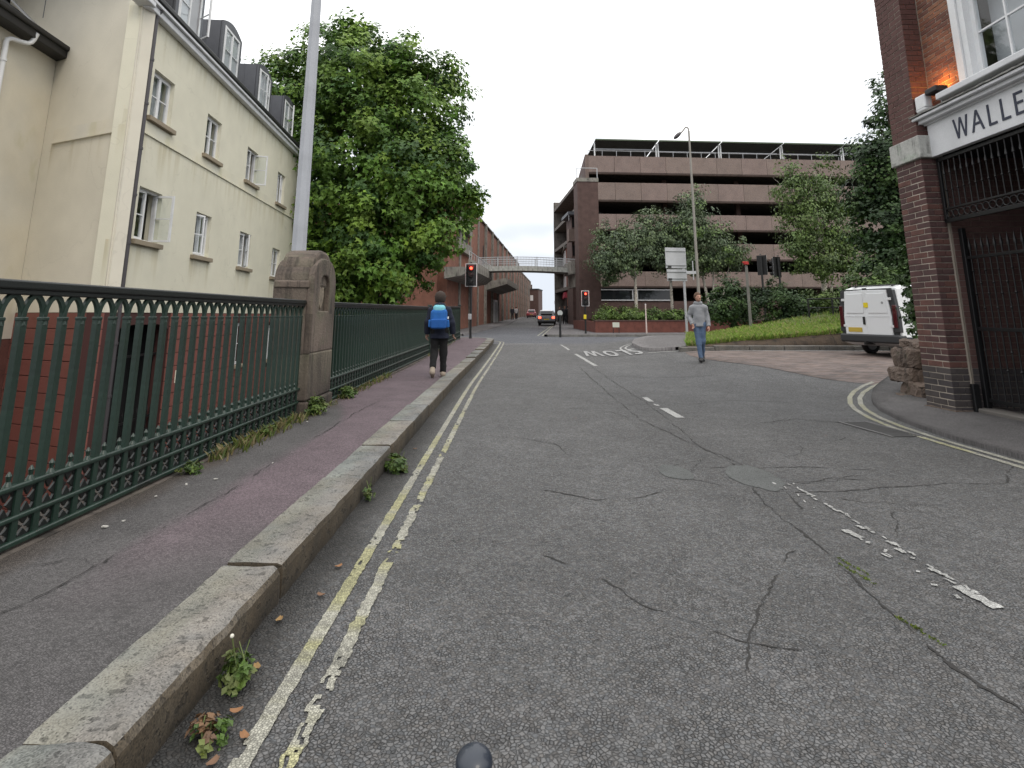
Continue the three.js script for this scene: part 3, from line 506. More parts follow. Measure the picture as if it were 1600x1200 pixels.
{
  const t = thing('stone_pier', 'weathered brown stone pier with arched top and carved niche between two railings', 'stone pier', [-2.68, PAV, -7.84], facing(0, -1));
  const W = 1.06, D = 0.56, tone = (seed) => (x, y, z) => { const n = wn(x * 3 + seed, y * 1.3 + z * 3 + 9, 801), m = wn(x * 9 + seed, y * 7 + z * 9, 805), r = wn((x - z) * 6 + seed, y * 0.5 + 3, 807), low = S(0.5, 0.05, y + 0.25 * (n - 0.5)), k = (0.8 + 0.5 * (n - 0.5) + 0.4 * (m - 0.5)) * (1 - 0.38 * S(0.5, 0.72, r)) * (1 - 0.35 * low), gr2 = 0.09 * S(0.5, 0.7, m); return [k * (1 - gr2), k, k * (1 - gr2)]; };
  const fineBox = (x0, x1, y0, y1, z0, z1, s = 0.05, a = 0.008, taper = 0) => { const g = new RoundedBoxGeometry(x1 - x0, y1 - y0, z1 - z0, 6, 0.03); g.translate((x0 + x1) / 2, (y0 + y1) / 2, (z0 + z1) / 2); const p = g.attributes.position; for (let i = 0; i < p.count; i++) { const k = 1 - taper * (p.getY(i) - y0) / (y1 - y0); p.setX(i, (x0 + x1) / 2 + (p.getX(i) - (x0 + x1) / 2) * k); } return uvs(wobble(clean(g), a, 5, 810)); };
  part('plinth', paint(fineBox(-0.02, W + 0.02, -0.2, 0.17, -D - 0.02, 0.02, 0.05, 0.012), tone(3)), M.stone, t);
  part('lower_block', paint(fineBox(0.01, W - 0.01, 0.175, 0.79, -D + 0.01, -0.005, 0.05, 0.008, 0.05), tone(8)), M.stone, t);
  const arch = (x0, x1, y0, ys, top, n = 18) => { const o = [[x0, y0], [x1, y0]], c = (x0 + x1) / 2, r = (x1 - x0) / 2; for (let i = 0; i <= n; i++) { const a = i / n * Math.PI; o.push([c + r * Math.sign(Math.cos(a)) * Math.pow(Math.abs(Math.cos(a)), 0.8), ys + (top - ys) * Math.pow(Math.sin(a), 0.8)]); } return o; };
  const niche = arch(0.3, 0.76, 1.32, 1.62, 1.86, 12).reverse();
  const up = slab(arch(0.05, W - 0.05, 0.8, 1.66, 2.06), D - 0.14, [], 0.025); up.translate(0, 0, -D + 0.03);
  const face = slab(arch(0.05, W - 0.05, 0.8, 1.66, 2.06), 0.05, [niche], 0.02); face.translate(0, 0, -0.075);
  part('upper_block', paint(join([up, face]), tone(15)), M.stone, t);
  const shield = [[-0.1, 0.16], [-0.03, 0.2], [0.04, 0.16], [0.1, 0.19], [0.12, 0.02], [0.05, -0.14], [0, -0.18], [-0.07, -0.12], [-0.12, 0.02]];
  const sg = slab(shield, 0.03, [], 0.012); sg.translate(0.53, 1.56, -0.1); part('carved_shield', paint(uvs(wobble(sg, 0.012, 20, 820)), (x, y, z) => { const k = 1.5 + 0.8 * (wn(x * 14, y * 14, 822) - 0.5); return [k * 0.93, k, k * 0.93]; }), M.stone, t);
  const cap = slab(arch(0.14, W - 0.14, 1.7, 1.8, 2.15), D - 0.2, [], 0.05); cap.translate(0, 0, -D + 0.1); part('cap', paint(cap, tone(22)), M.stone, t);
  part('side_ledge', paint(fineBox(0.005, 0.1, 1.64, 1.75, -D + 0.02, -0.06, 0.05, 0.008), tone(27)), M.stone, t);
}
{
  const t = thing('lamp_post', 'tall pale grey tapered lamp column standing behind the stone pier', 'lamp post', [-3.47, -0.2, -9.35]);
  const g = new THREE.CylinderGeometry(0.075, 0.14, 9.2, 8, 24); g.translate(0, 4.6, 0); part('column', uvs(wobble(clean(g), 0.002, 6, 830)), M.lampGrey = mat(0.44, 0.46, 0.5, { ...T.grain, bumpScale: 0.003, roughness: 0.6 }), t);
  part('base', [cyl(0.2, 0.2, 1.2, 0, 0, 0, 8), cyl(0.2, 0.14, 0.1, 0, 1.2, 0, 8)], M.lampGrey, t);
  part('bracket', tube([[0, 9.1, 0], [0.3, 9.5, 0], [1.2, 9.65, 0]], 0.035), M.lampGrey, t); part('lantern', rbox(0.7, 0.14, 0.26, 0.06, 1.5, 9.64, 0), M.steel, t);
}
// a facade's own dirt: faint streaks below ledges, blotches, and cracks in the render
function facade(m, x0, y0, W, H, ledges) {
  const nx = 1024, ny = 512, d = new Uint8Array(nx * ny * 4);
  for (let j = 0; j < ny; j++) for (let i = 0; i < nx; i++) {
    const x = x0 + (i + 0.5) / nx * W, y = y0 + (j + 0.5) / ny * H; let t = 0.95 + 0.13 * (wn(x * 0.7 + 3, y * 0.7 + 3, 1701) - 0.5) + 0.1 * (wn(x * 3 + 9, y * 3, 1702) - 0.5), br = 0;
    for (const [a, b, top] of ledges) { if (x < a || x > b || y > top) continue; const run = wn(x * 9 + top * 7, y * 0.35, 1705), len = 0.25 + 1.5 * wn(x * 6 + top, 3, 1706), k = S(0.42, 0.72, run) * (1 - S(0.1 * len, len, top - y)), ed = Math.exp(-Math.min(x - a, b - x) * 9) * (1 - S(0.1, 0.9, top - y)); t -= 0.1 * k + 0.1 * ed; br += 0.05 * k + 0.03 * ed; }
    const c = Math.abs(wn(x * 0.8 + 20, y * 0.9 + 5, 1710) - 0.5); if (c < 0.004) t -= 0.07; const low = 1 - S(1.5, 2.4, y + 0.5 * wn(x * 2, y, 1712)); t -= 0.06 * low; br += 0.02 * low;
    const k = (j * nx + i) * 4; d[k] = srgb8(t); d[k + 1] = srgb8(t - br * 0.4); d[k + 2] = srgb8(t - br * 1.4); d[k + 3] = 255;
  }
  const T2 = new THREE.DataTexture(d, nx, ny); T2.colorSpace = THREE.SRGBColorSpace; T2.magFilter = THREE.LinearFilter; T2.wrapS = T2.wrapT = THREE.RepeatWrapping; T2.repeat.set(1 / W, 1 / H); T2.offset.set(-x0 / W, -y0 / H); T2.needsUpdate = true; const k = m.clone(); k.map = T2; return k;
}
// ---------------------------------------------------------------- cream building on the quay
const FA = [-8.1, -12.0], FD = [-0.09136, -0.99582], FTURN = facing(...FD);
function casement(parent, x, y, w, h, z, swing, hinge, bar = true, name = 'casement') {   // hinge: -1 at its left edge, 1 at its right
  const f = 0.045, c = new THREE.Group(); c.name = name; c.position.set(x + (hinge < 0 ? 0 : w), y, z); c.rotation.y = hinge < 0 ? -swing : swing; parent.add(c);
  const o = hinge < 0 ? 0 : -w;
  const g = [span(o, o + f, 0, h, -0.02, 0.025), span(o + w - f, o + w, 0, h, -0.02, 0.025), span(o + f, o + w - f, 0, f, -0.02, 0.025), span(o + f, o + w - f, h - f, h, -0.02, 0.025)];
  if (bar) g.push(span(o + f, o + w - f, h * 0.5 - 0.011, h * 0.5 + 0.011, -0.012, 0.018));
  const sash = join(g), pane = new THREE.PlaneGeometry(w - 2 * f, h - 2 * f); pane.translate(o + w / 2, h / 2, 0);
  return [c, sash, pane];
}
function houseWindow(parent, u, y, w, h, z, o = {}) {     // window > frame, casement, pane, curtain (one level of pieces)
  const g = sub('window', parent); g.position.set(u, y, z);
  const f = 0.05; part('frame', [span(0, f, 0, h, -0.05, 0.03), span(w - f, w, 0, h, -0.05, 0.03), span(f, w - f, 0, f, -0.05, 0.03), span(f, w - f, h - f, h, -0.05, 0.03), span(w / 2 - 0.02, w / 2 + 0.02, f, h - f, -0.045, 0.026)], M.white, g);
  const cw = (w - 2 * f - 0.04) / 2 + 0.02, sw = o.swing ?? [0, 0];
  [[f - 0.005, sw[0], -1], [w / 2 + 0.005 - 0.005, sw[1], 1]].forEach(([x, s, hinge]) => {
    const [c, sash, pane] = casement(g, x, f - 0.005, cw, h - 2 * f + 0.01, 0.008, s, hinge);
    g.remove(c); c.updateMatrix(); sash.applyMatrix4(c.matrix); pane.applyMatrix4(c.matrix);
    part('casement', sash, M.white, g); part('pane', pane, M.glass, g);
  });
  if (o.curtain) { const n = 40, P = steps(0, w * o.curtain, w / n); const cg = sheet(P, [0, h], (x, y2) => [x, y2, -0.16 + 0.018 * Math.sin(x * 60) + 0.012 * Math.sin(x * 23)]); part('curtain', cg, M.net, g); }
  if (o.box) part('flower_box', [span(0.1, w - 0.1, 0, 0.14, 0.09, 0.2)], M.black, g);
  return g;
}
{
  const t = thing('apartment_building', 'cream rendered apartment building with red base, white windows and arched dormers', 'building', [FA[0], 0, FA[1]], FTURN);
  const U0 = -0.45, U1 = 12.3, E = 8.2;
  const wins = [[0.28, 3.05, 0.98, 1.17, { swing: [0, 1.5], curtain: 0.32 }], [3.1, 3.0, 0.95, 1.15, { swing: [0.35, 0], curtain: 0.5 }], [6.25, 2.95, 1.0, 1.13, { swing: [0.12, 0.5], curtain: 0.9 }], [9.55, 2.85, 0.95, 1.08, { curtain: 0.5 }],
    [0.3, 5.82, 0.95, 1.14, { curtain: 1 }], [3.15, 5.76, 0.95, 1.16, { curtain: 0.22 }], [6.25, 5.76, 1.0, 1.13, { swing: [0.08, 1.75] }], [9.5, 5.66, 0.95, 1.2, { curtain: 0.5, swing: [0, 0.2] }]];
  const up = slab(rect(U0, U1, 1.5, E), 0.3, wins.map(([u, y, w, h]) => rect(u, u + w, y, y + h).reverse())); up.translate(0, 0, -0.3); part('wall', up, facade(M.cream, -1, 1, 14, 8, [...wins.map(([u, y, w]) => [u - 0.12, u + w + 0.12, y - 0.1]), [-0.45, 12.3, 8.1], [-0.45, 12.3, 5.38]]), t);
  for (const [u, y, w, h, o] of wins) { houseWindow(t, u, y, w, h, -0.13, o); part('sill', rbox(w + 0.24, 0.11, 0.2, 0.012, u + w / 2, y - 0.057, 0.0), M.sill, t); }
  part('string_course', [box(U1 - U0 - 0.2, 0.035, 0.035, (U0 + U1) / 2 + 0.1, 5.4, 0.0175), box(U1 - U0 - 0.2, 0.26, 0.012, (U0 + U1) / 2 + 0.1, 5.55, 0.006)], M.cream, t);
  part('quoin', box(0.3, E - 1.5, 0.02, U0 + 0.15, (E + 1.5) / 2, 0.01), M.creamPale, t);
  // red scored render base, course by course, with an arched gateway and two windows
  const gate = []; { const a = 0.12, b = 2.3, top = 1.24; gate.push([a, -3.3], [b, -3.3], [b, top - 0.28]); for (let i = 1; i <= 8; i++) { const q = i / 9 * Math.PI; gate.push([(a + b) / 2 + (b - a) / 2 * Math.sign(Math.cos(q)) * Math.pow(Math.abs(Math.cos(q)), 0.45), top - 0.28 + 0.28 * Math.pow(Math.sin(q), 0.6)]); } gate.push([a, top - 0.28]); }
  const low = [[6.5, -0.1, 0.95, 1.3], [9.75, -0.15, 0.9, 1.22]];
  const back = slab(rect(U0, U1, -3.3, 1.5), 0.285, [gate.slice().reverse(), ...low.map(([u, y, w, h]) => rect(u, u + w, y, y + h).reverse())]); back.translate(0, 0, -0.3); part('base_wall', back, M.joint, t);
  for (const [u, y, w, h] of low) { houseWindow(t, u, y, w, h, -0.12, { curtain: 0.45 }); part('sill', rbox(w + 0.2, 0.1, 0.18, 0.012, u + w / 2, y - 0.052, 0.0), M.sill, t); }
  const cut = (y0, y1) => { let s = [[U0, U1]]; const drop = (a, b) => { s = s.flatMap(([p, q]) => (b <= p || a >= q ? [[p, q]] : [[p, a], [b, q]].filter(([m, n]) => n - m > 0.02))); }; if (y0 < 1.2) drop(0.12, 2.3); for (const [u, y, w, h] of low) if (y0 < y + h && y1 > y) drop(u, u + w); return s; };
  for (let y = -3.3; y < 1.45; y += 0.32) { const y1 = Math.min(1.5, y + 0.305); for (const [a, b] of cut(y, y1)) part('render_course', uvs(rbox(b - a - 0.004, y1 - y, 0.03, 0.006, (a + b) / 2, (y + y1) / 2, 0.001, 1), rnd() * 9, rnd() * 9), M.redRender, t); }
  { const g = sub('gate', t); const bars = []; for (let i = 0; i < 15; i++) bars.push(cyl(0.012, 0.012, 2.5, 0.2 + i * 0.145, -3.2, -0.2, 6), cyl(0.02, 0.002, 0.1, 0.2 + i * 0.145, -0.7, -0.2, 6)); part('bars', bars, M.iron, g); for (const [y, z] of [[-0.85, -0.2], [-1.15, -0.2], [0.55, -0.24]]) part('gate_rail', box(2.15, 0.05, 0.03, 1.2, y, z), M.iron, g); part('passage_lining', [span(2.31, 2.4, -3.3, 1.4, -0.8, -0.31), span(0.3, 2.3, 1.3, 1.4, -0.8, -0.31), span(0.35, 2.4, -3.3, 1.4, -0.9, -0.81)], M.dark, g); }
  part('notice_plate', box(0.3, 0.3, 0.012, 2.95, -0.05, 0.025), M.creamPale, t); part('intercom', rbox(0.2, 0.4, 0.03, 0.01, 3.5, -0.5, 0.03), M.steel, t);
  // return wall, rear and far walls close the block
  const A = new THREE.Vector3(U0, 0, 0), dir = new THREE.Vector3(-2.33, 0, -1).normalize().applyAxisAngle(new THREE.Vector3(0, 1, 0), -FTURN);
  const ret = sub('return_wall', t); ret.position.copy(A).addScaledVector(dir, 5.4); ret.rotation.y = Math.atan2(dir.z, -dir.x);
  part('wall', span(0, 5.4, 1.5, 11.5, -0.28, 0), facade(M.creamPale, 0, 1.5, 5.5, 10, [[2.8, 5.2, 5.25], [0, 5.4, 11]]), ret); part('band', [box(2.3, 0.3, 0.03, 4.02, 5.42, 0.015), box(2.3, 0.035, 0.055, 4.02, 5.255, 0.0275)], M.creamPale, ret); part('quoin', box(0.42, E - 1.5, 0.02, 5.2, (E + 1.5) / 2, 0.01), M.creamPale, ret);
  for (let y = -3.3; y < 1.45; y += 0.32) part('render_course', rbox(5.4, Math.min(1.5, y + 0.305) - y, 0.03, 0.006, 2.7, (y + Math.min(1.5, y + 0.305)) / 2, 0.001, 1), M.redRender, ret);
  part('base_wall', span(0, 5.4, -3.3, 1.5, -0.28, -0.012), M.joint, ret);
  part('far_wall', [span(U1 - 0.3, U1, -3.3, E, -7, -0.305), span(U0, U1, -3.3, E, -7.3, -7.01)], M.cream, t);
  // eaves, roof, dormers
  part('cornice', [rbox(U1 - U0 + 0.1, 0.16, 0.17, 0.03, (U0 + U1) / 2, E - 0.08, 0.085), box(U1 - U0 + 0.16, 0.06, 0.24, (U0 + U1) / 2, E + 0.03, 0.12)], M.whitePaint, t);
  part('cornice_end', rbox(0.34, 0.2, 0.36, 0.03, U0 - 0.1, E - 0.02, 0.05), M.whitePaint, t);
  part('gutter', [rbox(U1 - U0, 0.16, 0.15, 0.05, (U0 + U1) / 2, E + 0.145, 0.2)], M.black, t);
  const roof = sub('roof', t); const Z = -3.4, R = 3.0;
  { const n = 13; for (let i = 0; i < n; i++) { const a = i / n, b = (i + 1) / n + 0.03; const g = new THREE.BoxGeometry(U1 - U0, 0.02, Math.hypot(Z, R) / n * 1.12, 1, 1, 1); g.rotateX(Math.atan2(R, -Z) - 0.03); g.translate((U0 + U1) / 2, E + 0.2 + (a + b) / 2 * R, 0.14 + (a + b) / 2 * Z); part('slate_course', uvs(g), M.slate, roof); } }
  part('back_slope', [(() => { const g = box(U1 - U0, 0.03, Math.hypot(3.9, R)); g.rotateX(-Math.atan2(R, 3.9)); g.translate((U0 + U1) / 2, E + 0.2 + R / 2, -3.3 - 1.95); return g; })()], M.slate, roof);
  part('gable', (() => { const g = slab([[-7.2, E], [0.05, E], [-3.3, E + R + 0.15]], 0.2); g.rotateY(-Math.PI / 2); g.translate(U1, 0, 0); const p = g.attributes.position; return g; })(), M.cream, t);
  [[1.35, [0, 0.9]], [4.15, [0, 0]], [7.3, [0.2, 0.15]], [10.35, [0, 0.35]]].forEach(([u, swing]) => {
    const d = sub('dormer', t); d.position.set(u, E + 0.42, -0.32); const w = 1.5, h = 1.62;
    const sh = [[0, 0], [w, 0], [w, h]]; for (let i = 1; i <= 8; i++) { const k = i / 9; sh.push([w - w * k, h + 0.2 * Math.sin(k * Math.PI)]); } sh.push([0, h]);
    const g = slab(sh, 3, [], 0); g.translate(0, 0, -3.02); part('cheeks', g, M.lead, d);
    const f = slab(sh, 0.05, [rect(0.14, w - 0.14, 0.1, h - 0.06).reverse()], 0.008); f.translate(0, 0, -0.0); part('front', f, M.lead, d);
    part('seams', [span(-0.02, 0, 0, h + 0.02, -0.9, -0.86), span(w, w + 0.02, 0, h + 0.02, -0.9, -0.86), span(-0.012, 0, 0, h, -0.45, -0.42)], M.lead, d);
    const W2 = w - 0.3, H2 = h - 0.18; part('frame', [span(0.15, 0.2, 0.11, 0.11 + H2, 0, 0.06), span(w - 0.2, w - 0.15, 0.11, 0.11 + H2, 0, 0.06), span(0.2, w - 0.2, 0.11, 0.16, 0, 0.06), span(0.2, w - 0.2, 0.06 + H2, 0.11 + H2, 0, 0.06), span(w / 2 - 0.025, w / 2 + 0.025, 0.16, 0.06 + H2, 0, 0.058)], M.white, d);
    [[0.2, swing[0], -1], [w / 2, swing[1], 1]].forEach(([x, s, hinge]) => { const [c, sash, pane] = casement(d, x, 0.15, w / 2 - 0.2, H2 - 0.08, 0.05, s, hinge); d.remove(c); c.updateMatrix(); sash.applyMatrix4(c.matrix); pane.applyMatrix4(c.matrix); part('casement', sash, M.white, d); part('pane', pane, M.glass, d); });
    part('blind', box(W2 - 0.1, H2 - 0.1, 0.008, w / 2, 0.11 + H2 / 2, 0.022), M.net, d);
  });
  const pipe = []; pipe.push(cyl(0.052, 0.052, E + 3.1, -0.08, -3.3, 0.09, 10)); part('downpipe', [...pipe, tube([[-0.08, E - 0.25, 0.09], [-0.08, E - 0.1, 0.12], [-0.04, E + 0.1, 0.2]], 0.052, 8)], M.pipe, t);
  for (let y = -2.2; y < 8; y += 1.02) part('pipe_bracket', [cyl(0.065, 0.065, 0.05, -0.08, y, 0.09, 10), box(0.18, 0.03, 0.04, -0.08, y + 0.025, 0.03)], M.pipe, t);
}
{ // lower neighbour at the far left
  const I = [-10.75, -12.7], t = thing('rendered_house', 'cream rendered lower house with dark eaves and white downpipe, left of the apartment building', 'house', [I[0] - FD[0] * 6.2, 0, I[1] - FD[1] * 6.2], FTURN);
  part('wall', span(0, 6.2, 0.95, 7.35, -0.3, 0), M.creamPale, t); part('base_wall', span(0, 6.2, -3.3, 0.95, -0.3, -0.01), M.darkRed, t); part('rear_wall', [span(0, 0.3, -3.3, 7.35, -4, -0.31), span(0, 6.2, -3.3, 7.35, -4.3, -4.01)], M.creamPale, t);
  part('eaves', [rbox(6.25, 0.2, 0.36, 0.02, 3.1, 7.42, 0.16), rbox(6.25, 0.12, 0.13, 0.04, 3.1, 7.55, 0.34)], M.black, t);
  const r = sub('roof', t); for (let i = 0; i < 9; i++) { const g = box(6.3, 0.025, 0.46); g.rotateX(0.72); g.translate(3.1, 7.68 + i * 0.26, 0.12 - i * 0.34); part('slate_course', g, M.slate, r); }
  part('lead_flashing', (() => { const g = box(0.16, 0.03, 3); g.rotateX(0.78); g.translate(6.14, 8.85, -1.2); return g; })(), M.steel, t);
  part('downpipe', [cyl(0.05, 0.05, 10.2, 4.6, -3.3, 0.09, 10), tube([[4.6, 6.85, 0.09], [4.62, 7.1, 0.1], [5.0, 7.2, 0.25], [5.05, 7.45, 0.33]], 0.05, 8)], M.white, t);
  for (const y of [6.6, 4.4, 2.2]) part('pipe_bracket', cyl(0.065, 0.065, 0.06, 4.6, y, 0.09, 10), M.white, t);
}
// ---------------------------------------------------------------- brick building with the gated arch on the right
const brickTones = { pier: [[0.115, 0.055, 0.048], [0.095, 0.045, 0.042], [0.135, 0.062, 0.05], [0.08, 0.042, 0.04]], blue: [[0.055, 0.048, 0.05], [0.07, 0.06, 0.058]], wall: [[0.25, 0.108, 0.062], [0.21, 0.085, 0.052], [0.28, 0.13, 0.075], [0.16, 0.07, 0.05]], deep: [[0.1, 0.052, 0.046], [0.08, 0.044, 0.04]] };
for (const k in brickTones) brickTones[k] = brickTones[k].map((c) => mat(...c, { ...T.brick, bumpScale: 0.004, roughness: 0.85 }));
const pick = (a) => a[Math.floor(rnd() * a.length)];
{
  const t = thing('brick_building', 'brick building with purple brick pier, red brick upper wall and white sash window', 'building', [6.35, 0, -9.25], -Math.PI / 2);
  let made = 0; const rest = { pier: [], wall: [], blue: [], deep: [] };
  const geos = new Map();
  const brick = (w, h, d, x, y, z, kind, single = true) => {      // x, y, z: its centre
    if (single && made < 300) { made++; const key = [w, h, d].map((v) => v.toFixed(3)).join(); if (!geos.has(key)) geos.set(key, [0, 1, 2].map(() => { const g = new RoundedBoxGeometry(w, h, d, 1, 0.006); return uvs(wobble(clean(g), 0.0025, 14, 900 + Math.floor(rnd() * 50)), rnd() * 3, rnd() * 3); }));
      part('brick', pick(geos.get(key)), pick(brickTones[kind]), t, [x, y, z + rr(-0.002, 0.002)], [rr(-0.006, 0.006), rr(-0.008, 0.008), rr(-0.004, 0.004)]); }
    else { const g = new THREE.BoxGeometry(w, h, d); g.translate(x, y, z + rr(-0.002, 0.002)); rest[kind].push(uvs(g, rnd() * 5, rnd() * 5)); }
  };
  const CH = 0.09, J = 0.012, PW = 0.6, BACK = -0.27;
  const pierCourses = (y0, y1, single) => {
    for (let y = y0, i = 0; y + CH <= y1 + 0.01; y += CH, i++) {
      const kind = y < 0.62 ? 'blue' : 'pier', ws = i & 1 ? [0.15, 0.3, 0.15] : [0.3, 0.3]; let x = 0;
      ws.forEach((w, k) => { const dep = k === ws.length - 1 ? (i & 1 ? 0.18 : 0.1) : 0.1; brick(w - J, CH - J, dep - (k === ws.length - 1 ? J / 2 : 0), x + w / 2, y + CH / 2, -dep / 2, kind, single); x += w; });
      const dep = i & 1 ? 0.18 : 0.1, left = -BACK - dep; brick(0.1, CH - J, left - J / 2, PW - J / 2 - 0.05, y + CH / 2, -dep - left / 2, kind, single);
    }
  };
  pierCourses(0.06, 3.83, true);
  const BC = 0.076; for (let y = 4.5, i = 0; y < 7.9; y += BC, i++) { let x = PW + (i & 1 ? -0.115 : 0); while (x < 1.3) { const a = Math.max(x, PW), b = Math.min(x + 0.23, 1.305); if (b - a > 0.03) brick(b - a - 0.01, BC - 0.01, 0.1, (a + b) / 2, y + BC / 2, BACK - 0.05, 'wall', true); x += 0.23; } }
  pierCourses(4.2, 8.6, false);
  part('pier_core', [span(0.008, PW - 0.02, 0, 3.84, BACK, -0.008), span(0.008, PW - 0.02, 4.2, 9, BACK, -0.008)], M.mortar, t);
  part('pier_footing', uvs(wobble(clean(new THREE.BoxGeometry(0.66, 0.2, 0.3, 8, 3, 5)).translate(0.3, 0.0, -0.12), 0.02, 6, 931)), M.rubble, t);
  part('wall_core', [span(PW - 0.02, 1.32, 4.45, 9, BACK - 0.3, BACK - 0.008), span(-0.0, PW - 0.02, 0, 9, -6, BACK - 0.002), span(1.32, 4.2, 7.9, 9, BACK - 0.3, BACK - 0.008), span(3.3, 4.2, 4.45, 7.9, BACK - 0.3, BACK - 0.008)], M.mortar, t);
  part('capstone', rbox(PW + 0.1, 0.36, 0.36, 0.02, PW / 2, 4.02, BACK + 0.13), M.paleConcrete, t);
  // sill, casing and sashes of the big window
  part('window_sill', rbox(2.5, 0.1, 0.32, 0.02, 2.3, 4.66, BACK + 0.1), M.whitePaint, t);
  const w = sub('window', t), z = BACK;
  part('casing', [span(1.3, 1.42, 4.71, 7.9, z - 0.05, z + 0.06), span(1.425, 1.52, 4.71, 7.9, z - 0.1, z + 0.03), span(3.08, 3.3, 4.71, 7.9, z - 0.1, z + 0.06), span(1.52, 3.08, 7.6, 7.9, z - 0.1, z + 0.06)], M.white, w);
  part('lower_sash', [span(1.52, 1.6, 4.71, 6.1, z - 0.13, z - 0.06), span(3.0, 3.08, 4.71, 6.1, z - 0.13, z - 0.06), span(1.6, 3.0, 4.71, 4.83, z - 0.13, z - 0.06), span(1.6, 3.0, 6.02, 6.1, z - 0.13, z - 0.06), span(2.06, 2.085, 4.83, 6.02, z - 0.11, z - 0.07), span(2.53, 2.555, 4.83, 6.02, z - 0.11, z - 0.07), span(1.6, 3.0, 5.42, 5.445, z - 0.112, z - 0.072)], M.white, w);
  part('upper_sash', [span(1.52, 1.6, 6.02, 7.6, z - 0.22, z - 0.15), span(3.0, 3.08, 6.02, 7.6, z - 0.22, z - 0.15), span(1.6, 3.0, 6.02, 6.1, z - 0.22, z - 0.15), span(2.06, 2.085, 6.1, 7.6, z - 0.2, z - 0.16), span(2.53, 2.555, 6.1, 7.6, z - 0.2, z - 0.16), span(1.6, 3.0, 6.8, 6.825, z - 0.202, z - 0.162)], M.white, w);
  const pane = (a, b, c, d, zz) => { const g = new THREE.PlaneGeometry(b - a, d - c); g.translate((a + b) / 2, (c + d) / 2, zz); return g; };
  for (const [a, b] of [[1.6, 2.06], [2.085, 2.53], [2.555, 3.0]]) { for (const [c, d] of [[4.83, 5.42], [5.445, 6.02]]) part('pane', pane(a, b, c, d, z - 0.09), M.glass, w); for (const [c, d] of [[6.1, 6.8], [6.825, 7.6]]) part('pane', pane(a, b, c, d, z - 0.18), M.glass, w); }
  part('blind', [span(1.55, 3.05, 4.75, 7.6, z - 0.34, z - 0.33)], M.net, w);
  // passage behind the gate
  for (let y = 0.06, i = 0; y < 3.8; y += CH, i++) for (let q = 0.3; q < 4; q += 0.3) { if (i & 1 && q < 0.31) brick(0.04, CH - J, 0.15 - J, PW + 0.005, y + CH / 2, -0.375, y < 0.62 ? 'blue' : 'deep', false); const o = q + (i & 1 ? 0.15 : 0); brick(0.04, CH - J, 0.3 - J, PW + 0.005, y + CH / 2, -o - 0.15, y < 0.62 ? 'blue' : 'deep', false); }
  part('passage_wall', span(PW - 0.019, PW + 0.016, 0, 3.84, -4.2, BACK - 0.03), M.dimMortar, t); part('passage_wall', span(3.5, 3.8, -0.2, 3.84, -4.2, -0.4), M.brownBrick, t);
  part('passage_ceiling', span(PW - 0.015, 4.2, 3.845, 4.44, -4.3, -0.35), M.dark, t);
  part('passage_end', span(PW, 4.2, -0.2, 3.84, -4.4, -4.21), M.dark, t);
  part('south_wall', [span(4.2, 4.6, -0.2, 9, -6, 0)], M.brownBrick, t);
  part('roof', [span(-0.1, 4.7, 9, 9.3, -6.2, 0.3), span(-0.0, 4.6, 4.46, 4.55, -6, BACK - 0.31), span(0, 4.6, 0, 9, -6.3, -6.01)], M.slate, t);
  for (const k in rest) if (rest[k].length) tag(part('brick', rest[k], brickTones[k][0], t), null, null, null, 'stuff');
  part('threshold', rbox(3.2, 0.14, 0.3, 0.02, 2.2, 0.08, -0.4), M.granitePlain = plain(M.granite), t);
  M.granitePlain.vertexColors = false; M.granitePlain.color.setRGB(0.12, 0.11, 0.1);
}
{ // the fascia and its lettering
  const t = thing('shop_sign', 'white painted fascia sign with dark letters above the black iron gate', 'sign', [6.35, 0, -9.25], -Math.PI / 2);
  part('board', rbox(3.6, 0.56, 0.1, 0.01, 2.43, 4.12, -0.19), M.whitePaint, t);
  part('moulding', [rbox(3.75, 0.06, 0.2, 0.012, 2.43, 4.41, -0.14), rbox(3.8, 0.05, 0.28, 0.015, 2.43, 4.465, -0.12), rbox(3.65, 0.03, 0.13, 0.008, 2.43, 4.366, -0.175)], M.whitePaint, t);
  part('lead_flashing', (() => { const g = uvs(new THREE.BoxGeometry(3.82, 0.02, 0.34, 60, 1, 4).translate(2.43, 4.505, -0.13)); return uvs(wobble(g, 0.012, 9, 951)); })(), M.lead2 = mat(0.3, 0.3, 0.28, { ...T.stone, bumpScale: 0.004 }), t);
  const ink = mat(0.03, 0.035, 0.06, { roughness: 0.6 }); let x = 1.15;
  for (const ch of 'WALLER') { const g = new TextGeometry(ch, { font: fontThin, size: 0.27, depth: 0.008, curveSegments: 6, bevelEnabled: false }); g.computeBoundingBox(); const b = g.boundingBox; const k = ch === 'W' ? 0.86 : 0.96; g.translate(-b.min.x, 0, 0); g.scale(k, 1.12, 1); part('letter', uvs(g), ink, t, [x, 3.965, -0.139]); x += (b.max.x - b.min.x) * k + 0.085; }
}
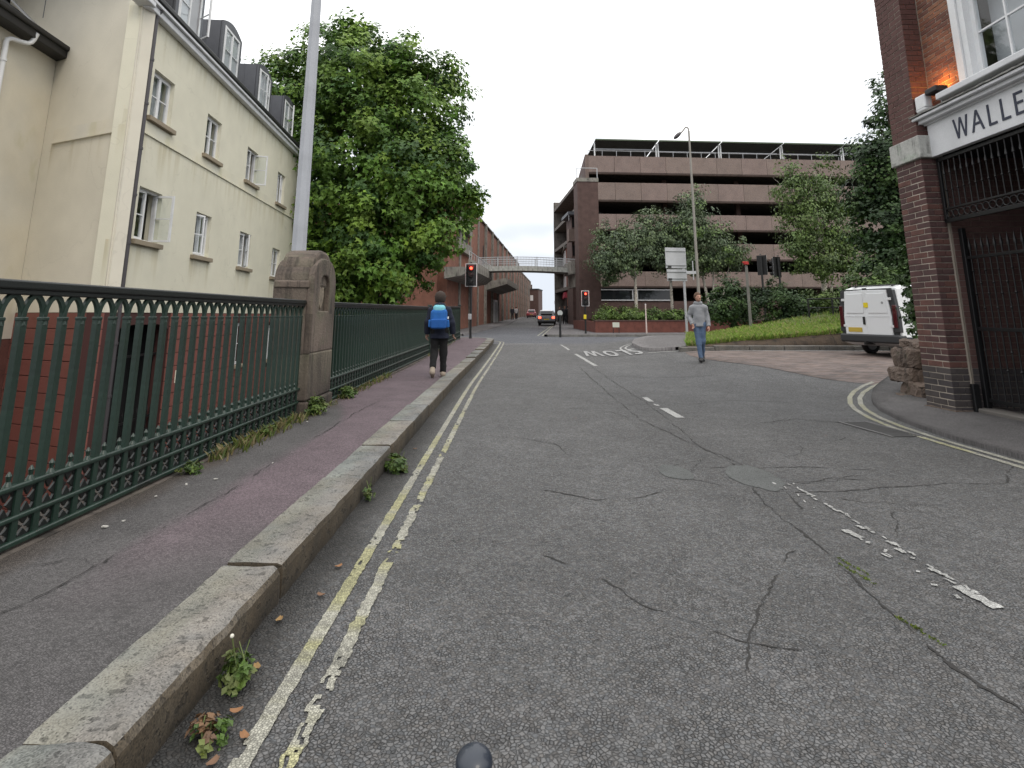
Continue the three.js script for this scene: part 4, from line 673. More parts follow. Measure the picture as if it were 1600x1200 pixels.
{ // black iron gate with a fixed grille above
  const t = thing('iron_gate', 'black wrought iron gate with spiked top rail and barred grille above', 'gate', [6.35, 0, -9.25], -Math.PI / 2);
  const Z = -0.42, B = cyl(0.011, 0.011, 2.2, 0, 0.2, 0, 6), knob = join([cyl(0.008, 0.022, 0.02, 0, -0.02, 0, 8), cyl(0.022, 0.008, 0.02, 0, 0, 0, 8)]), spike = join([cyl(0.02, 0.02, 0.03, 0, 0, 0, 8), cyl(0.024, 0.001, 0.15, 0, 0.03, 0, 6)]);
  part('gate_post', [rbox(0.07, 2.7, 0.07, 0.01, 0.66, 1.38, Z)], M.iron, t); part('hinge_guard', rbox(0.06, 0.4, 0.1, 0.015, 0.66, 0.28, -0.27), M.iron, t);
  part('lower_rail', rbox(2.6, 0.05, 0.03, 0.006, 2.0, 0.26, Z), M.iron, t); part('top_rail', [rbox(2.6, 0.045, 0.03, 0.006, 2.0, 2.28, Z)], M.iron, t); part('lock_rail', rbox(2.6, 0.05, 0.03, 0.006, 2.0, 1.25, Z), M.iron, t);
  for (let i = 0; i < 23; i++) { const x = 0.76 + i * 0.112; const b = part('bar', B, M.iron, t, [x, 0, Z]); for (const y of i & 1 ? [0.7, 1.55, 1.9] : [0.95, 1.75, 2.08]) part('knob', knob, M.iron, b, [0, y, 0]); part('spike', spike, M.iron, b, [0, 2.4, 0]); }
  part('grille_frame', [rbox(2.7, 0.06, 0.04, 0.006, 2.0, 2.84, Z + 0.2), rbox(2.7, 0.05, 0.04, 0.006, 2.0, 3.78, Z + 0.2), rbox(2.7, 0.03, 0.03, 0.006, 2.0, 3.02, Z + 0.2), rbox(0.05, 1.0, 0.04, 0.006, 0.66, 3.32, Z + 0.2), rbox(0.05, 1.0, 0.04, 0.006, 3.34, 3.32, Z + 0.2)], M.iron, t);
  const GB = join([cyl(0.01, 0.01, 0.76, 0, 3.02, 0, 6), cyl(0.022, 0.002, 0.13, 0, 3.55, 0, 6), cyl(0.008, 0.02, 0.02, 0, 3.28, 0, 8), cyl(0.02, 0.008, 0.02, 0, 3.3, 0, 8)]);
  const ring = clean(new THREE.TorusGeometry(0.055, 0.009, 6, 16)); for (let i = 0; i < 24; i++) { part('grille_bar', GB, M.iron, t, [0.74 + i * 0.112, 0, Z + 0.2]); part('ring', ring, M.iron, t, [0.74 + i * 0.112, 2.935, Z + 0.2]); }
}
{ const t = thing('wall_lamp', 'black floodlight on the ledge glowing orange against the brick wall', 'lamp', [6.35, 0, -9.25], -Math.PI / 2);
  part('housing', rbox(0.24, 0.09, 0.2, 0.02, 0.98, 4.8, -0.1), M.black, t); part('bracket', [box(0.03, 0.26, 0.05, 1.06, 4.64, -0.12), box(0.1, 0.02, 0.1, 1.06, 4.525, -0.12)], M.steel, t);
  part('lamp_glass', box(0.18, 0.006, 0.08, 0.96, 4.853, -0.15), mat(0.9, 0.5, 0.1, { emissive: C(1, 0.5, 0.12), emissiveIntensity: 2.2 }), t);
  const l = new THREE.PointLight(0xffa94a, 0.36, 4, 2); l.position.set(6.35 + 0.14, 4.9, -9.25 + 0.95); l.castShadow = true; l.shadow.radius = 2; scene.add(l); }
{ const t = thing('alarm_box', 'pale grey alarm box on the wall beside the brick pier', 'alarm box', [6.35, 0, -9.25], -Math.PI / 2); part('case', rbox(0.22, 0.27, 0.13, 0.03, 0.73, 4.68, -0.07, 3), M.white, t); part('lid_seam', box(0.225, 0.006, 0.134, 0.73, 4.6, -0.07), M.steel, t); }
{ // ruined rubble wall end beyond the pier
  const t = thing('stone_wall', 'stub of rough brown rubble wall beside the brick pier', 'wall', [7.25, gr(7.2, -10.6), -10.5]);
  const ico = (w, h, d, x, y, z, s) => { const g = new THREE.BoxGeometry(w * 1.12, h * 1.16, d * 1.12, 9, 7, 9); const p = g.attributes.position; for (let i = 0; i < p.count; i++) { const v = new THREE.Vector3(p.getX(i) / w * 2, p.getY(i) / h * 2, p.getZ(i) / d * 2), l = Math.pow(Math.abs(v.x) ** 9 + Math.abs(v.y) ** 9 + Math.abs(v.z) ** 9, 1 / 9); v.divideScalar(l || 1); p.setXYZ(i, v.x * w / 2, v.y * h / 2, v.z * d / 2); } wobble(clean(g), 0.001, 4, 1); const q = wobble(clean(g), 0.075, 4.2, s); q.translate(x, y, z); return uvs(wobble(q, 0.024, 15, s + 9)); };
  [[0.52, 0.36, 0.6, -0.2, 0.12, 0.25], [0.5, 0.3, 0.55, 0.22, 0.1, 0.38], [0.62, 0.28, 0.6, -0.16, 0.4, 0.02], [0.5, 0.26, 0.6, 0.3, 0.37, 0.2], [0.6, 0.36, 0.62, -0.1, 0.68, 0.05], [0.5, 0.36, 0.56, 0.36, 0.64, 0.12], [0.7, 0.2, 0.7, 0.1, 0.9, 0.0], [0.3, 0.16, 0.3, -0.52, 0.03, 0.2]].forEach((a, i) => part('stone', ico(...a, 960 + i * 7), M.rubble, t));
}
// ---------------------------------------------------------------- beyond the junction: brick shopping block on the left
const wallL = (d) => -4.3 + 0.085 * (d - 38.5);
{
  const t = thing('shopping_building', 'long red brick shopping block with concrete strips and an overhanging walkway', 'building', [-4.3, 0, -38.5], facing(0.0847, -0.9964));
  let x = 0; const bays = []; while (x < 100) { const w = x < 12 ? 4.2 : 5.1; bays.push([x, x + w]); x += w + 0.55; }
  bays.forEach(([a, b], i) => {
    const top = a < 60 ? 10.4 - 0.0 * a : 9.4, k = a > 12 ? 0.12 : 0;
    part('brick_bay', span(a, b, -1, top - (a > 3 && a < 9 ? 0 : 0), -0.6, -k), i % 3 ? M.redWall : M.redWall2, t);
    part('pilaster', span(b, b + 0.55, -1, top + 0.12, -0.6, 0.1), M.concrete, t);
    part('coping', span(a, b, top, top + 0.12, -0.65, 0.04), M.concrete, t);
    if (a > 12 && i % 2) part('slit_window', span(b - 1.2, b - 0.4, 5.6, 8.2, -0.3, -k + 0.01), M.black, t);
    if (a > 30) part('door_recess', span(a + 1, a + 2.6, 0.2, 3.0, -0.5, -k + 0.012), M.black, t);
  });
  part('rear', span(0, 100, -3, 9, -14, -0.61), M.redWall2, t);
  part('window_slot', [span(3.2, 8.2, 6.9, 7.7, -0.5, 0.012)], M.black, t); part('window_band', [span(2.6, 8.8, 6.1, 6.88, 0.0, 0.3), span(2.6, 8.8, 7.72, 8.9, 0.0, 0.3)], M.concrete, t);
  // end wall towards the bridge
  for (let i = 0; i < 4; i++) { const z1 = -0.61 - i * 3.1; part('brick_bay', span(-0.4, -0.005, -3, 8.6, z1 - 2.6, z1), i % 2 ? M.redWall : M.redWall2, t); part('pilaster', span(-0.5, -0.1, -3, 8.7, z1 - 3.095, z1 - 2.605), i === 1 ? M.paleConcrete : M.concrete, t); }
  // walkway
  const prof = (d) => { const g = slab([[0.02, 3.75], [1.2, 3.95], [1.75, 4.35], [1.75, 5.0], [1.6, 5.0], [1.6, 4.5], [0.02, 4.5]], d); g.rotateY(-Math.PI / 2); g.translate(d, 0, 0); return uvs(g); };
  for (let i = 0; i < 3; i++) { const g = prof(3.98); g.rotateY(0); part('walkway_panel', g, M.concrete, t, [-1.2 + i * 4 , 0, 0]); }
  part('walkway_rail', [rod([-1.2, 5.5, 1.66], [10.8, 5.5, 1.66], 0.03), ...steps(-1.2, 10.8, 1).map((q) => rod([q, 5, 1.66], [q, 5.5, 1.66], 0.02))], M.galv, t);
  const c = slab([[0.02, 3.9], [2.1, 4.5], [2.1, 5.1], [1.95, 5.1], [0.02, 4.7]], 14); c.rotateY(-Math.PI / 2); part('canopy', uvs(c), M.concrete, t, [34, 0, 0]);
  part('shop_door', [span(27, 29.5, 0.2, 2.9, -0.1, 0.05)], M.darkGlass, t); part('shop_frame', [span(26.8, 27, 0.2, 3.1, -0.1, 0.12), span(29.5, 29.7, 0.2, 3.1, -0.1, 0.12), span(27, 29.5, 2.9, 3.1, -0.1, 0.12), span(28.2, 28.3, 0.2, 2.9, 0.0, 0.11)], M.white, t);
}
{ const t = thing('banner_sign', 'small teal banner sign on the walkway of the brick shopping block', 'sign', [-2.86, 4.72, -42.2], facing(0.0847, -0.9964)); part('board', box(3.4, 0.55, 0.05, 0, 0.05, 0.28), mat(0.03, 0.3, 0.34, { roughness: 0.5 }), t); part('frame', [box(3.5, 0.04, 0.07, 0, 0.345, 0.28), box(3.5, 0.04, 0.07, 0, -0.245, 0.28)], M.white, t); }
// ---------------------------------------------------------------- footbridge
{
  const t = thing('footbridge', 'pale concrete footbridge with metal railings crossing the street to the car park', 'bridge', [-2.75, 4.86, -46.6], facing(1, -0.02)); const L = 7.95;
  const arcY = (x) => 0.12 + 0.12 * Math.sin(Math.PI * x / L) - 0.06 * x / L * 2;
  const strip = (y0, y1, z0, z1) => join(steps(0, L, L / 10).slice(0, -1).map((x) => { const g = box(L / 10, y1 - y0, z1 - z0); const p = g.attributes.position; for (let i = 0; i < p.count; i++) { const X = p.getX(i) + x + L / 20; p.setXYZ(i, X, p.getY(i) + (y0 + y1) / 2 + arcY(X), p.getZ(i) + (z0 + z1) / 2); } return g; }));
  part('deck', strip(-0.12, 0.1, -1.7, 0), M.concrete, t); part('edge_beam', strip(-0.1, 0.28, 0.002, 0.14), M.paleConcrete, t); part('edge_beam', strip(-0.1, 0.28, -1.84, -1.702), M.paleConcrete, t);
  part('abutment', [rbox(1.6, 0.8, 1.9, 0.03, 0.1, 0.12, -0.85)], M.paleConcrete, t);
  for (const z of [0.06, -1.76]) { part('handrail', strip(0.98, 1.03, z - 0.03, z + 0.03), M.galv, t); part('mid_rail', strip(0.62, 0.65, z - 0.02, z + 0.02), M.galv, t);
    const bars = []; for (let x = 0.05; x < L; x += 0.125) bars.push(box(0.018, 0.7, 0.018, x, arcY(x) + 0.63, z)); tag(part('railing_bars', bars, M.galv, t), null, null, null, 'stuff'); for (let x = 0; x <= L; x += L / 5) part('post', box(0.06, 0.78, 0.06, x, arcY(x) + 0.66, z), M.galv, t); }
}
// ---------------------------------------------------------------- multi-storey car park
{
  const t = thing('car_park', 'brown multi-storey car park with banded aggregate panels and solar canopies on the roof', 'car park', [6.85, 0, -50], facing(0.9976, -0.07));
  const LV = [[15.5, 13.87], [13.05, 11.35], [10.2, 8.75], [7.62, 6.15], [5.15, 3.75]], PW = 2.36, N = 15;
  const V = [0, 1, 2, 3].map((i) => { const k = rr(0.9, 1.1); return mat(0.245 * k, 0.187 * k * rr(0.97, 1.03), 0.164 * k, { ...tex(T.speck, rr(0.8, 1.2)), bumpScale: 0.008 }); });
  LV.forEach(([a, b]) => {
    const g = slab([[0, a], [0, b + 0.14], [-0.12, b], [-0.42, b], [-0.42, a]], PW - 0.025); g.rotateY(-Math.PI / 2); g.translate(PW - 0.012, 0, 0); const G = [0, 1, 2].map(() => { const q = g.clone(); return uvs(q, rnd() * 4, rnd() * 4); });
    for (let i = 0; i < N; i++) { part('cladding_panel', pick(G), pick(V), t, [i * PW, 0, rr(-0.008, 0.008)], [0, 0, 0]); }
    const f = b + 0.35; part('floor', span(0.02, N * PW, f, f + 0.35, -22, -0.43), M.carDark = M.carDark ?? mat(0.17, 0.15, 0.135, { ...T.stone, bumpScale: 0.004 }), t);
  });
  for (let i = 0; i <= 5; i++) part('column', span(i * 7 + 0.4, i * 7 + 0.8, 0, 13.9, -2.6, -2.2), M.brownBrick, t);
  part('rear_wall', span(0, N * PW, 0, 15.5, -22.4, -22.01), M.carDark, t); part('side_wall', (() => { const g = slab([[-0.3, -0.3], [0, -0.3], [2.6, -22.4], [2.3, -22.4]], 15.5); g.rotateX(-Math.PI / 2); const p = g.attributes.position; for (let i = 0; i < p.count; i++) p.setZ(i, -p.getZ(i)); g.computeVertexNormals(); return uvs(g); })(), M.brownBrick, t); part('side_wall', span(N * PW, N * PW + 0.3, 0, 15.5, -22.4, 0), M.brownBrick, t);
  part('corner_fin', span(-0.28, 0.0, 0, 15.6, -0.29, 0.05), M.speck, t);
  part('ground_wall', [span(0.02, N * PW, -0.5, 2.62, -0.7, -0.35)], M.brownBrick, t); part('window_band', [span(0.3, 7.2, 2.65, 2.75, -0.36, -0.25), span(0.3, 7.2, 3.55, 3.65, -0.36, -0.25), span(0.3, 0.42, 2.75, 3.55, -0.36, -0.25), span(3.6, 3.7, 2.75, 3.55, -0.36, -0.25), span(4.0, 4.1, 2.75, 3.55, -0.36, -0.25)], M.galv, t); part('window_glass', span(0.42, 7.1, 2.75, 3.55, -0.4, -0.35), M.darkGlass, t);
  part('roof_rail', [rod([0, 16.02, -0.15], [N * PW, 16.02, -0.15], 0.025, 6), ...steps(0, N * PW, 1.3).map((x) => rod([x, 15.5, -0.15], [x, 16.02, -0.15], 0.025, 5))], M.galv, t);
  const olive = mat(0.07, 0.075, 0.055, { ...T.grain, roughness: 0.6 });
  for (let i = 0; i < 6; i++) { const x0 = 0.7 + i * 5.9, c = sub('canopy', t); const g = box(5.75, 0.09, 6.4); g.rotateX(-0.13); g.translate(x0 + 2.87, 16.6, -3.2); part('panels', g, olive, c);
    part('edge_trim', box(5.77, 0.12, 0.08, x0 + 2.87, 17.03, 0.02), mat(0.1, 0.13, 0.09), c); part('beam', box(5.7, 0.14, 0.1, x0 + 2.87, i === 0 || i === 4 ? 16.45 : 16.3, -1.1), M.galv, c); for (const x of [x0, x0 + 5.7]) part('post', span(x - 0.05, x + 0.05, 14.2, 16.95, -0.55, -0.45), M.white, c); }
}
{ const t = thing('stair_tower', 'dark brown brick stair tower at the street corner of the car park', 'tower', [5.05, 0, -43.5], facing(0.9976, -0.07));
  part('shaft', span(0, 1.62, -0.5, 11.6, -1.6, 0), M.brownBrick, t); part('parapet', span(-0.05, 1.66, 11.6, 11.9, -1.65, 0.05), M.concrete, t); part('rail', [rod([0, 12.7, -0.1], [1.6, 12.7, -0.1], 0.03), rod([0, 11.9, -0.1], [0, 12.7, -0.1], 0.03), rod([1.6, 11.9, -0.1], [1.6, 12.7, -0.1], 0.03)], M.galv, t); part('plinth', span(-0.06, 1.7, -0.5, 0.9, -1.66, 0.06), M.brownBrick, t);
  part('landing', [span(-0.3, 0, 4.6, 5.6, -5, -1.7), span(0, 0.3, 3.6, 4.6, -5, -1.7)], M.concrete, t); part('light', rbox(0.25, 0.2, 0.2, 0.04, 1.5, 5.5, 0.15), M.white, t); }
{ const t = thing('balcony_block', 'brown block with stacked balconies behind the stair tower', 'building', [5.75, 0, -56], facing(0.9976, -0.07));
  part('wall', span(0.1, 3, 0, 11, -3, 0), M.brownBrick, t); for (const y of [5.6, 8.4]) { part('balcony', span(-0.35, 1.2, y, y + 1.2, 0.0, 1.0), M.speck, t); part('window', span(0.15, 1.0, y + 1.5, y + 2.5, 0.0, 0.05), M.darkGlass, t); } part('roof', span(-0.4, 3, 11, 11.3, -3, 1.0), M.lead, t); part('railing', [rod([-0.3, 11.2, 0.9], [1.2, 11.2, 0.9], 0.03), rod([-0.3, 10.4, 0.9], [-0.3, 11.2, 0.9], 0.03)], M.galv, t); }
// ---------------------------------------------------------------- old shop houses far down the street
const edgeShop = (d) => streetR(d) + 1.5;
[[64, 78, 8.2, 0.27, 0.12, 0.09, 'far red brick shop house with white shop sign, next to the balcony block'], [78.2, 96, 9.4, 0.3, 0.15, 0.115, 'taller pinkish brick shop house in the middle of the far row'], [96.2, 128, 9.2, 0.26, 0.13, 0.1, 'farthest pinkish brick house of the right row, against the sky']].forEach(([d0, d1, h, r, g, b, label], i) => {
  const dx = edgeShop(d1) - edgeShop(d0), t = thing('shop_house', label, 'shop house', [edgeShop(d1), gr(edgeShop(d1), -d1), -d1], facing(-dx, d1 - d0)), L = Math.hypot(dx, d1 - d0), m = mat(r, g, b, { ...tex(T.brick, 0.5), bumpScale: 0.004 });
  part('wall', span(0, L, -1, h, -8, 0), m, t); part('cornice', span(-0.1, L + 0.1, h, h + 0.3, -8, 0.25), M.concrete, t); part('shop_front', span(0.3, L - 0.3, 0.1, 2.7, 0, 0.1), M.black, t); part('fascia', span(0.2, L - 0.2, 2.7, 3.3, 0, 0.3), i === 0 ? M.redSign = mat(0.4, 0.05, 0.08) : M.white, t);
  for (let k = 0; k < Math.floor(L / 2.6); k++) for (const y of [4, 6.4]) { part('window', span(1 + k * 2.6, 2.1 + k * 2.6, y, y + 1.5, 0, 0.03), M.darkGlass, t); part('window_surround', [span(0.85 + k * 2.6, 1 + k * 2.6, y - 0.1, y + 1.6, 0, 0.1), span(2.1 + k * 2.6, 2.25 + k * 2.6, y - 0.1, y + 1.6, 0, 0.1), span(1 + k * 2.6, 2.1 + k * 2.6, y + 1.5, y + 1.65, 0, 0.1)], M.white, t); }
  const rg = slab([[0, h + 0.3], [-8, h + 0.3], [-4, h + 2.2]], L); rg.rotateY(-Math.PI / 2); part('roof', uvs(rg), M.slate, t, [L, 0, 0]); part('chimney', span(L - 1.2, L - 0.4, h + 0.3, h + 2.8, -5, -4), m, t);
});
{ const t = thing('brown_house', 'small dark brown building closing the left side of the far street', 'building', [wallL(139) , gr(4, -142), -142], facing(0.985, 0.17)); part('wall', span(-1, 2.2, -1, 6.2, -8, 0), M.brownBrick, t); part('roof', span(-1.1, 2.3, 6.2, 6.5, -8.1, 0.1), M.slate, t); part('window', [span(0.2, 0.9, 3.6, 4.9, 0, 0.05)], M.white, t); part('chimney', span(-0.2, 0.3, 6.5, 7.6, -3, -2.5), M.brownBrick, t); }
// ---------------------------------------------------------------- planter wall before the car park
{ const t = thing('planter_wall', 'low red brick planter wall in front of the car park', 'wall', [5.3, gr(6, -37.6) + 0.13, -37.4], facing(0.9976, -0.07));
  part('wall', span(0, 13.5, -0.3, 0.7, -0.35, 0), M.planter, t); part('coping', span(-0.03, 13.53, 0.7, 0.78, -0.38, 0.03), M.brownBrick, t); part('end_wall', span(0, 0.35, -0.3, 0.7, -8, -0.355), M.planter, t); }
{ const z = -38.1; const g = sheet(steps(5.7, 34, 1), steps(-38.1, -49.3, 1), (x, z2) => [x, gr(x, z2) + 0.72 + 0.02 * (-z2 - 38) + 0.12 * wn(x, z2 + 99, 990), z2]); tag(part('planting_bed', g, M.soil), null, null, null, 'structure'); }
// ---------------------------------------------------------------- plants
function taper(pts, r0, r1, n = 8) {
  const c = new THREE.CatmullRomCurve3(pts.map((p) => new THREE.Vector3(...p))), S2 = Math.max(4, pts.length * 3), g = new THREE.TubeGeometry(c, S2, 1, n), p = g.attributes.position;
  for (let i = 0; i <= S2; i++) { const q = c.getPointAt(i / S2), r = lerp(r0, r1, i / S2); for (let j = 0; j <= n; j++) { const k = i * (n + 1) + j; const w = 1 + 0.16 * (wn(j * 0.7 + 3, i * 0.4 + r0 * 90, 1101) - 0.5); p.setXYZ(k, q.x + (p.getX(k) - q.x) * r * w, q.y + (p.getY(k) - q.y) * r * w, q.z + (p.getZ(k) - q.z) * r * w); } }
  g.computeVertexNormals(); const L = c.getLength(), u = g.attributes.uv; for (let i = 0; i < u.count; i++) u.setXY(i, u.getY(i) * 6.28 * r0, u.getX(i) * L); return clean(g);
}
const LEAVES = {
  oval: [[[0, 0, 0], [-0.36, 0.45, 0.1], [0, 1, 0]], [[0, 0, 0], [0, 1, 0], [0.36, 0.45, 0.1]]],
  lobed: [[[0, 0, 0], [-0.55, 0.42, 0.12], [-0.15, 0.55, 0]], [[0, 0, 0], [-0.17, 0.5, 0.03], [0, 1, -0.06]], [[0, 0, 0], [0, 1, -0.06], [0.17, 0.5, 0.03]], [[0, 0, 0], [0.15, 0.55, 0], [0.55, 0.42, 0.12]]],
  blade: [[[-0.06, 0, 0], [0.06, 0, 0], [0.02, 1, 0.12]]],
};
function foliage({ blobs, clumps, per, leaf, size, spread, colours, droop = 0.2, shell = 0.5, flat = 0.5, seed = 1, dense = 1 }) {
  const R = mulberry(seed * 7919 + 13), tri = LEAVES[leaf], total = clumps * per, P = new Float32Array(total * tri.length * 9), K = new Float32Array(total * tri.length * 9); let o = 0;
  const vol = blobs.map((b) => Math.pow(b[3] * b[4] * b[5], 0.75)), sum = vol.reduce((a, b) => a + b), Y = new THREE.Vector3(0, 1, 0);
  const n = new THREE.Vector3(), t = new THREE.Vector3(), s = new THREE.Vector3(), out = new THREE.Vector3(), rv = () => { let a, b, c, l; do { a = R() * 2 - 1; b = R() * 2 - 1; c = R() * 2 - 1; l = a * a + b * b + c * c; } while (l > 1 || l < 0.01); l = Math.sqrt(l); return [a / l, b / l, c / l]; };
  for (let c = 0; c < clumps; c++) {
    let w = R() * sum, k = 0; while (k < blobs.length - 1 && (w -= vol[k]) > 0) k++;
    const B = blobs[k], d = rv(), r = Math.pow(lerp(shell, 1, R()), 0.8) * (0.82 + 0.4 * wn(d[0] * 2.2 + seed * 3 + k * 5 + 20, d[1] * 2.2 + d[2] * 1.7 + 20, 1201)), cx = B[0] + d[0] * B[3] * r, cy = B[1] + d[1] * B[4] * r, cz = B[2] + d[2] * B[5] * r;
    const cr = spread * (0.55 + 0.9 * R()), ct = pick3(colours, R), cb = 0.78 + 0.44 * R();
    for (let i = 0; i < per; i++) {
      const e = rv(), q = Math.pow(R(), 0.45) * cr, x = cx + e[0] * q, y = cy + e[1] * q * 0.75, z = cz + e[2] * q;
      out.set(e[0] * 0.6 + d[0] * 0.7, e[1] * 0.6 + d[1] * 0.7 + flat, e[2] * 0.6 + d[2] * 0.7); const j = rv(); n.set(out.x + j[0] * 0.55, out.y + j[1] * 0.55, out.z + j[2] * 0.55).normalize();
      const h = rv(); t.set(h[0] + d[0] * 0.4, h[1] - droop * 2, h[2] + d[2] * 0.4); t.addScaledVector(n, -t.dot(n)).normalize(); s.crossVectors(t, n);
      const L = size * (0.6 + 0.75 * R()), f = cb * (0.8 + 0.4 * R());
      const tr = R() < 0.04 ? 1.35 : 1;
      for (const T3 of tri) for (const v of T3) { P[o] = x + (s.x * v[0] + t.x * v[1] + n.x * v[2]) * L; P[o + 1] = y + (s.y * v[0] + t.y * v[1] + n.y * v[2]) * L; P[o + 2] = z + (s.z * v[0] + t.z * v[1] + n.z * v[2]) * L; K[o] = ct[0] * f * tr; K[o + 1] = ct[1] * f * tr; K[o + 2] = ct[2] * f; o += 3; }
    }
  }
  const g = new THREE.BufferGeometry(); g.setAttribute('position', new THREE.BufferAttribute(P, 3)); g.setAttribute('color', new THREE.BufferAttribute(K, 3)); g.computeVertexNormals(); return g;
}
function pick3(a, R) { return a[Math.floor(R() * a.length)]; }
function limbs(t, base, top, r, blobs, m, seed, lean = 0.4) {
  const R = mulberry(seed), mid = [lerp(base[0], top[0], 0.5) + (R() - 0.5) * lean, lerp(base[1], top[1], 0.5), lerp(base[2], top[2], 0.5) + (R() - 0.5) * lean];
  part('trunk', taper([base, mid, top], r, r * 0.35, 10), m, t);
  for (const b of blobs) { const k = 0.35 + 0.45 * R(), p = [lerp(base[0], top[0], k), lerp(base[1], top[1], k), lerp(base[2], top[2], k)], e = [b[0], b[1] + b[4] * 0.3, b[2]]; part('limb', taper([p, [lerp(p[0], e[0], 0.5), lerp(p[1], e[1], 0.42), lerp(p[2], e[2], 0.5)], e], r * 0.45, r * 0.06, 7), m, t);
    for (let i = 0; i < 4; i++) { const a = [b[0] + (R() - 0.5) * b[3] * 1.6, b[1] + (R() - 0.2) * b[4] * 1.2, b[2] + (R() - 0.5) * b[5] * 1.6], q = [lerp(p[0], e[0], 0.6), lerp(p[1], e[1], 0.55), lerp(p[2], e[2], 0.6)]; part('branch', taper([q, [lerp(q[0], a[0], 0.5), lerp(q[1], a[1], 0.6), lerp(q[2], a[2], 0.5)], a], r * 0.16, r * 0.03, 5), m, t); } }
}
const tree = (name, label, cat, at, base, top, r, blobs, bark, f, seed, group) => { const t = thing(name, label, cat, at, 0, group), L = blobs.map((b) => [b[0] - at[0], b[1] - at[1], b[2] - at[2], b[3], b[4], b[5]]); limbs(t, base, top, r, L, bark, seed); part('crown', foliage({ ...f, blobs: L, seed }), M.leaf, t); return t; };
const planeGreen = [[0.095, 0.195, 0.024], [0.075, 0.155, 0.022], [0.135, 0.235, 0.03], [0.05, 0.115, 0.024], [0.11, 0.2, 0.03], [0.16, 0.255, 0.034]];
tree('plane_tree', 'large broad green tree with lobed leaves rising behind the middle railing', 'tree', [-6.4, -3.3, -26.5], [0, 0, 0], [0.2, 12, 0], 0.36, [[-10.7, 12.1, -28, 2.6, 3.2, 2.6], [-7.5, 12.7, -26.5, 2.8, 2.7, 3], [-4.7, 10.9, -26, 2.5, 3.2, 2.8], [-4.1, 7.3, -25.5, 2.3, 3.0, 2.8], [-7.4, 8.8, -26, 3.4, 3.8, 3.2], [-6.3, 5.1, -25.5, 2.9, 2.2, 2.8], [-8.7, 6.2, -26.5, 2.4, 2.8, 2.5], [-2.9, 8.0, -25.5, 1.4, 1.9, 1.6], [-9.2, 14.4, -27, 1.4, 1.6, 1.4], [-5.6, 13.4, -26, 1.7, 1.6, 1.7], [-8.3, 3.2, -25.6, 1.9, 2.0, 2.0], [-5.4, 3.6, -25.2, 2.0, 1.5, 2.0], [-7.0, 2.9, -25.4, 2.2, 1.6, 2.2], [-11.6, 9.6, -27.6, 1.5, 2, 1.6], [-3.3, 12.6, -26, 1.0, 1.3, 1.1], [-1.9, 6.3, -25.4, 0.8, 1.0, 0.9], [-7.8, 15.2, -26.5, 0.9, 1.0, 0.9], [-12.4, 12.6, -28.6, 1.9, 2.2, 2.0], [-3.6, 4.9, -25.3, 1.5, 1.5, 1.6]], M.bark, { clumps: 1650, per: 52, leaf: 'lobed', size: 0.22, spread: 0.6, colours: planeGreen, droop: 0.35, shell: 0.3 }, 5);
const birchGreen = [[0.12, 0.165, 0.085], [0.1, 0.145, 0.075], [0.135, 0.185, 0.085], [0.08, 0.115, 0.065]], paleBirch = [[0.12, 0.18, 0.05], [0.1, 0.16, 0.045], [0.14, 0.2, 0.06], [0.085, 0.13, 0.045]];
const bf = { per: 44, leaf: 'oval', size: 0.17, spread: 0.5, colours: birchGreen, droop: 0.75, shell: 0.15, flat: 0.2 };
const bedY = (x) => gr(x, -40) + 0.74;
tree('birch_tree', 'grey green birch nearest the stair tower, in the planting bed', 'tree', [8.7, bedY(8.7), -41], [0, 0, 0], [0.1, 6.6, 0], 0.13, [[7.5, 6.0, -41, 2.0, 2.3, 1.9], [9.5, 6.8, -41.4, 1.9, 2.5, 1.9], [6.8, 5.0, -40.6, 1.3, 1.4, 1.4], [9.2, 5.6, -40.8, 1.3, 1.1, 1.3]], M.birchBark, { ...bf, clumps: 330 }, 21);
tree('birch_tree', 'grey green birch in the middle of the planting bed, behind the sign backs', 'tree', [11.5, bedY(11.5), -42], [0, 0, 0], [-0.1, 6.6, 0], 0.12, [[11.4, 6.7, -42, 1.9, 2.5, 1.9], [11, 5.5, -41.6, 1.3, 1.2, 1.3]], M.birchBark, { ...bf, clumps: 200 }, 22);
const b3 = tree('birch_tree', 'taller grey green birch with several white stems behind the street lamp', 'tree', [14.0, bedY(14), -41], [0, 0, 0], [-0.7, 7.6, 0], 0.12, [[13.0, 7.4, -41, 1.9, 2.8, 1.9], [14.6, 6.0, -40.8, 1.8, 2.1, 1.7], [13.1, 9.4, -41, 0.8, 1.3, 0.8], [15.8, 5.6, -40.6, 1.1, 1.0, 1.1], [12.9, 5.3, -40.8, 1.2, 1.2, 1.2]], M.birchBark, { ...bf, clumps: 340, colours: [...birchGreen, paleBirch[1]] }, 23);
part('trunk', taper([[0.35, 0, 0.2], [0.15, 2, 0.1], [0.4, 4.5, 0]], 0.1, 0.03), M.birchBark, b3); part('trunk', taper([[0.4, 0, 0.1], [0.9, 2, 0], [1.5, 4.2, 0]], 0.09, 0.03), M.birchBark, b3);
const b4 = tree('birch_tree', 'pale yellow green birch with white forked trunk above the grass bank', 'tree', [17.7, 1.2, -33], [0, 0, 0], [0, 7.2, 0], 0.17, [[16.4, 8.7, -33, 1.05, 2.2, 1.2], [18.3, 8.3, -33, 1.2, 2.3, 1.4], [17.3, 6.5, -33, 1.7, 2.0, 1.7], [18.7, 5.4, -33, 1.6, 1.8, 1.6], [16.4, 5.2, -32.8, 1.0, 1.4, 1.1], [17.6, 4.4, -32.6, 1.5, 1.0, 1.3]], M.birchBark, { ...bf, clumps: 420, colours: paleBirch, size: 0.15 }, 24);
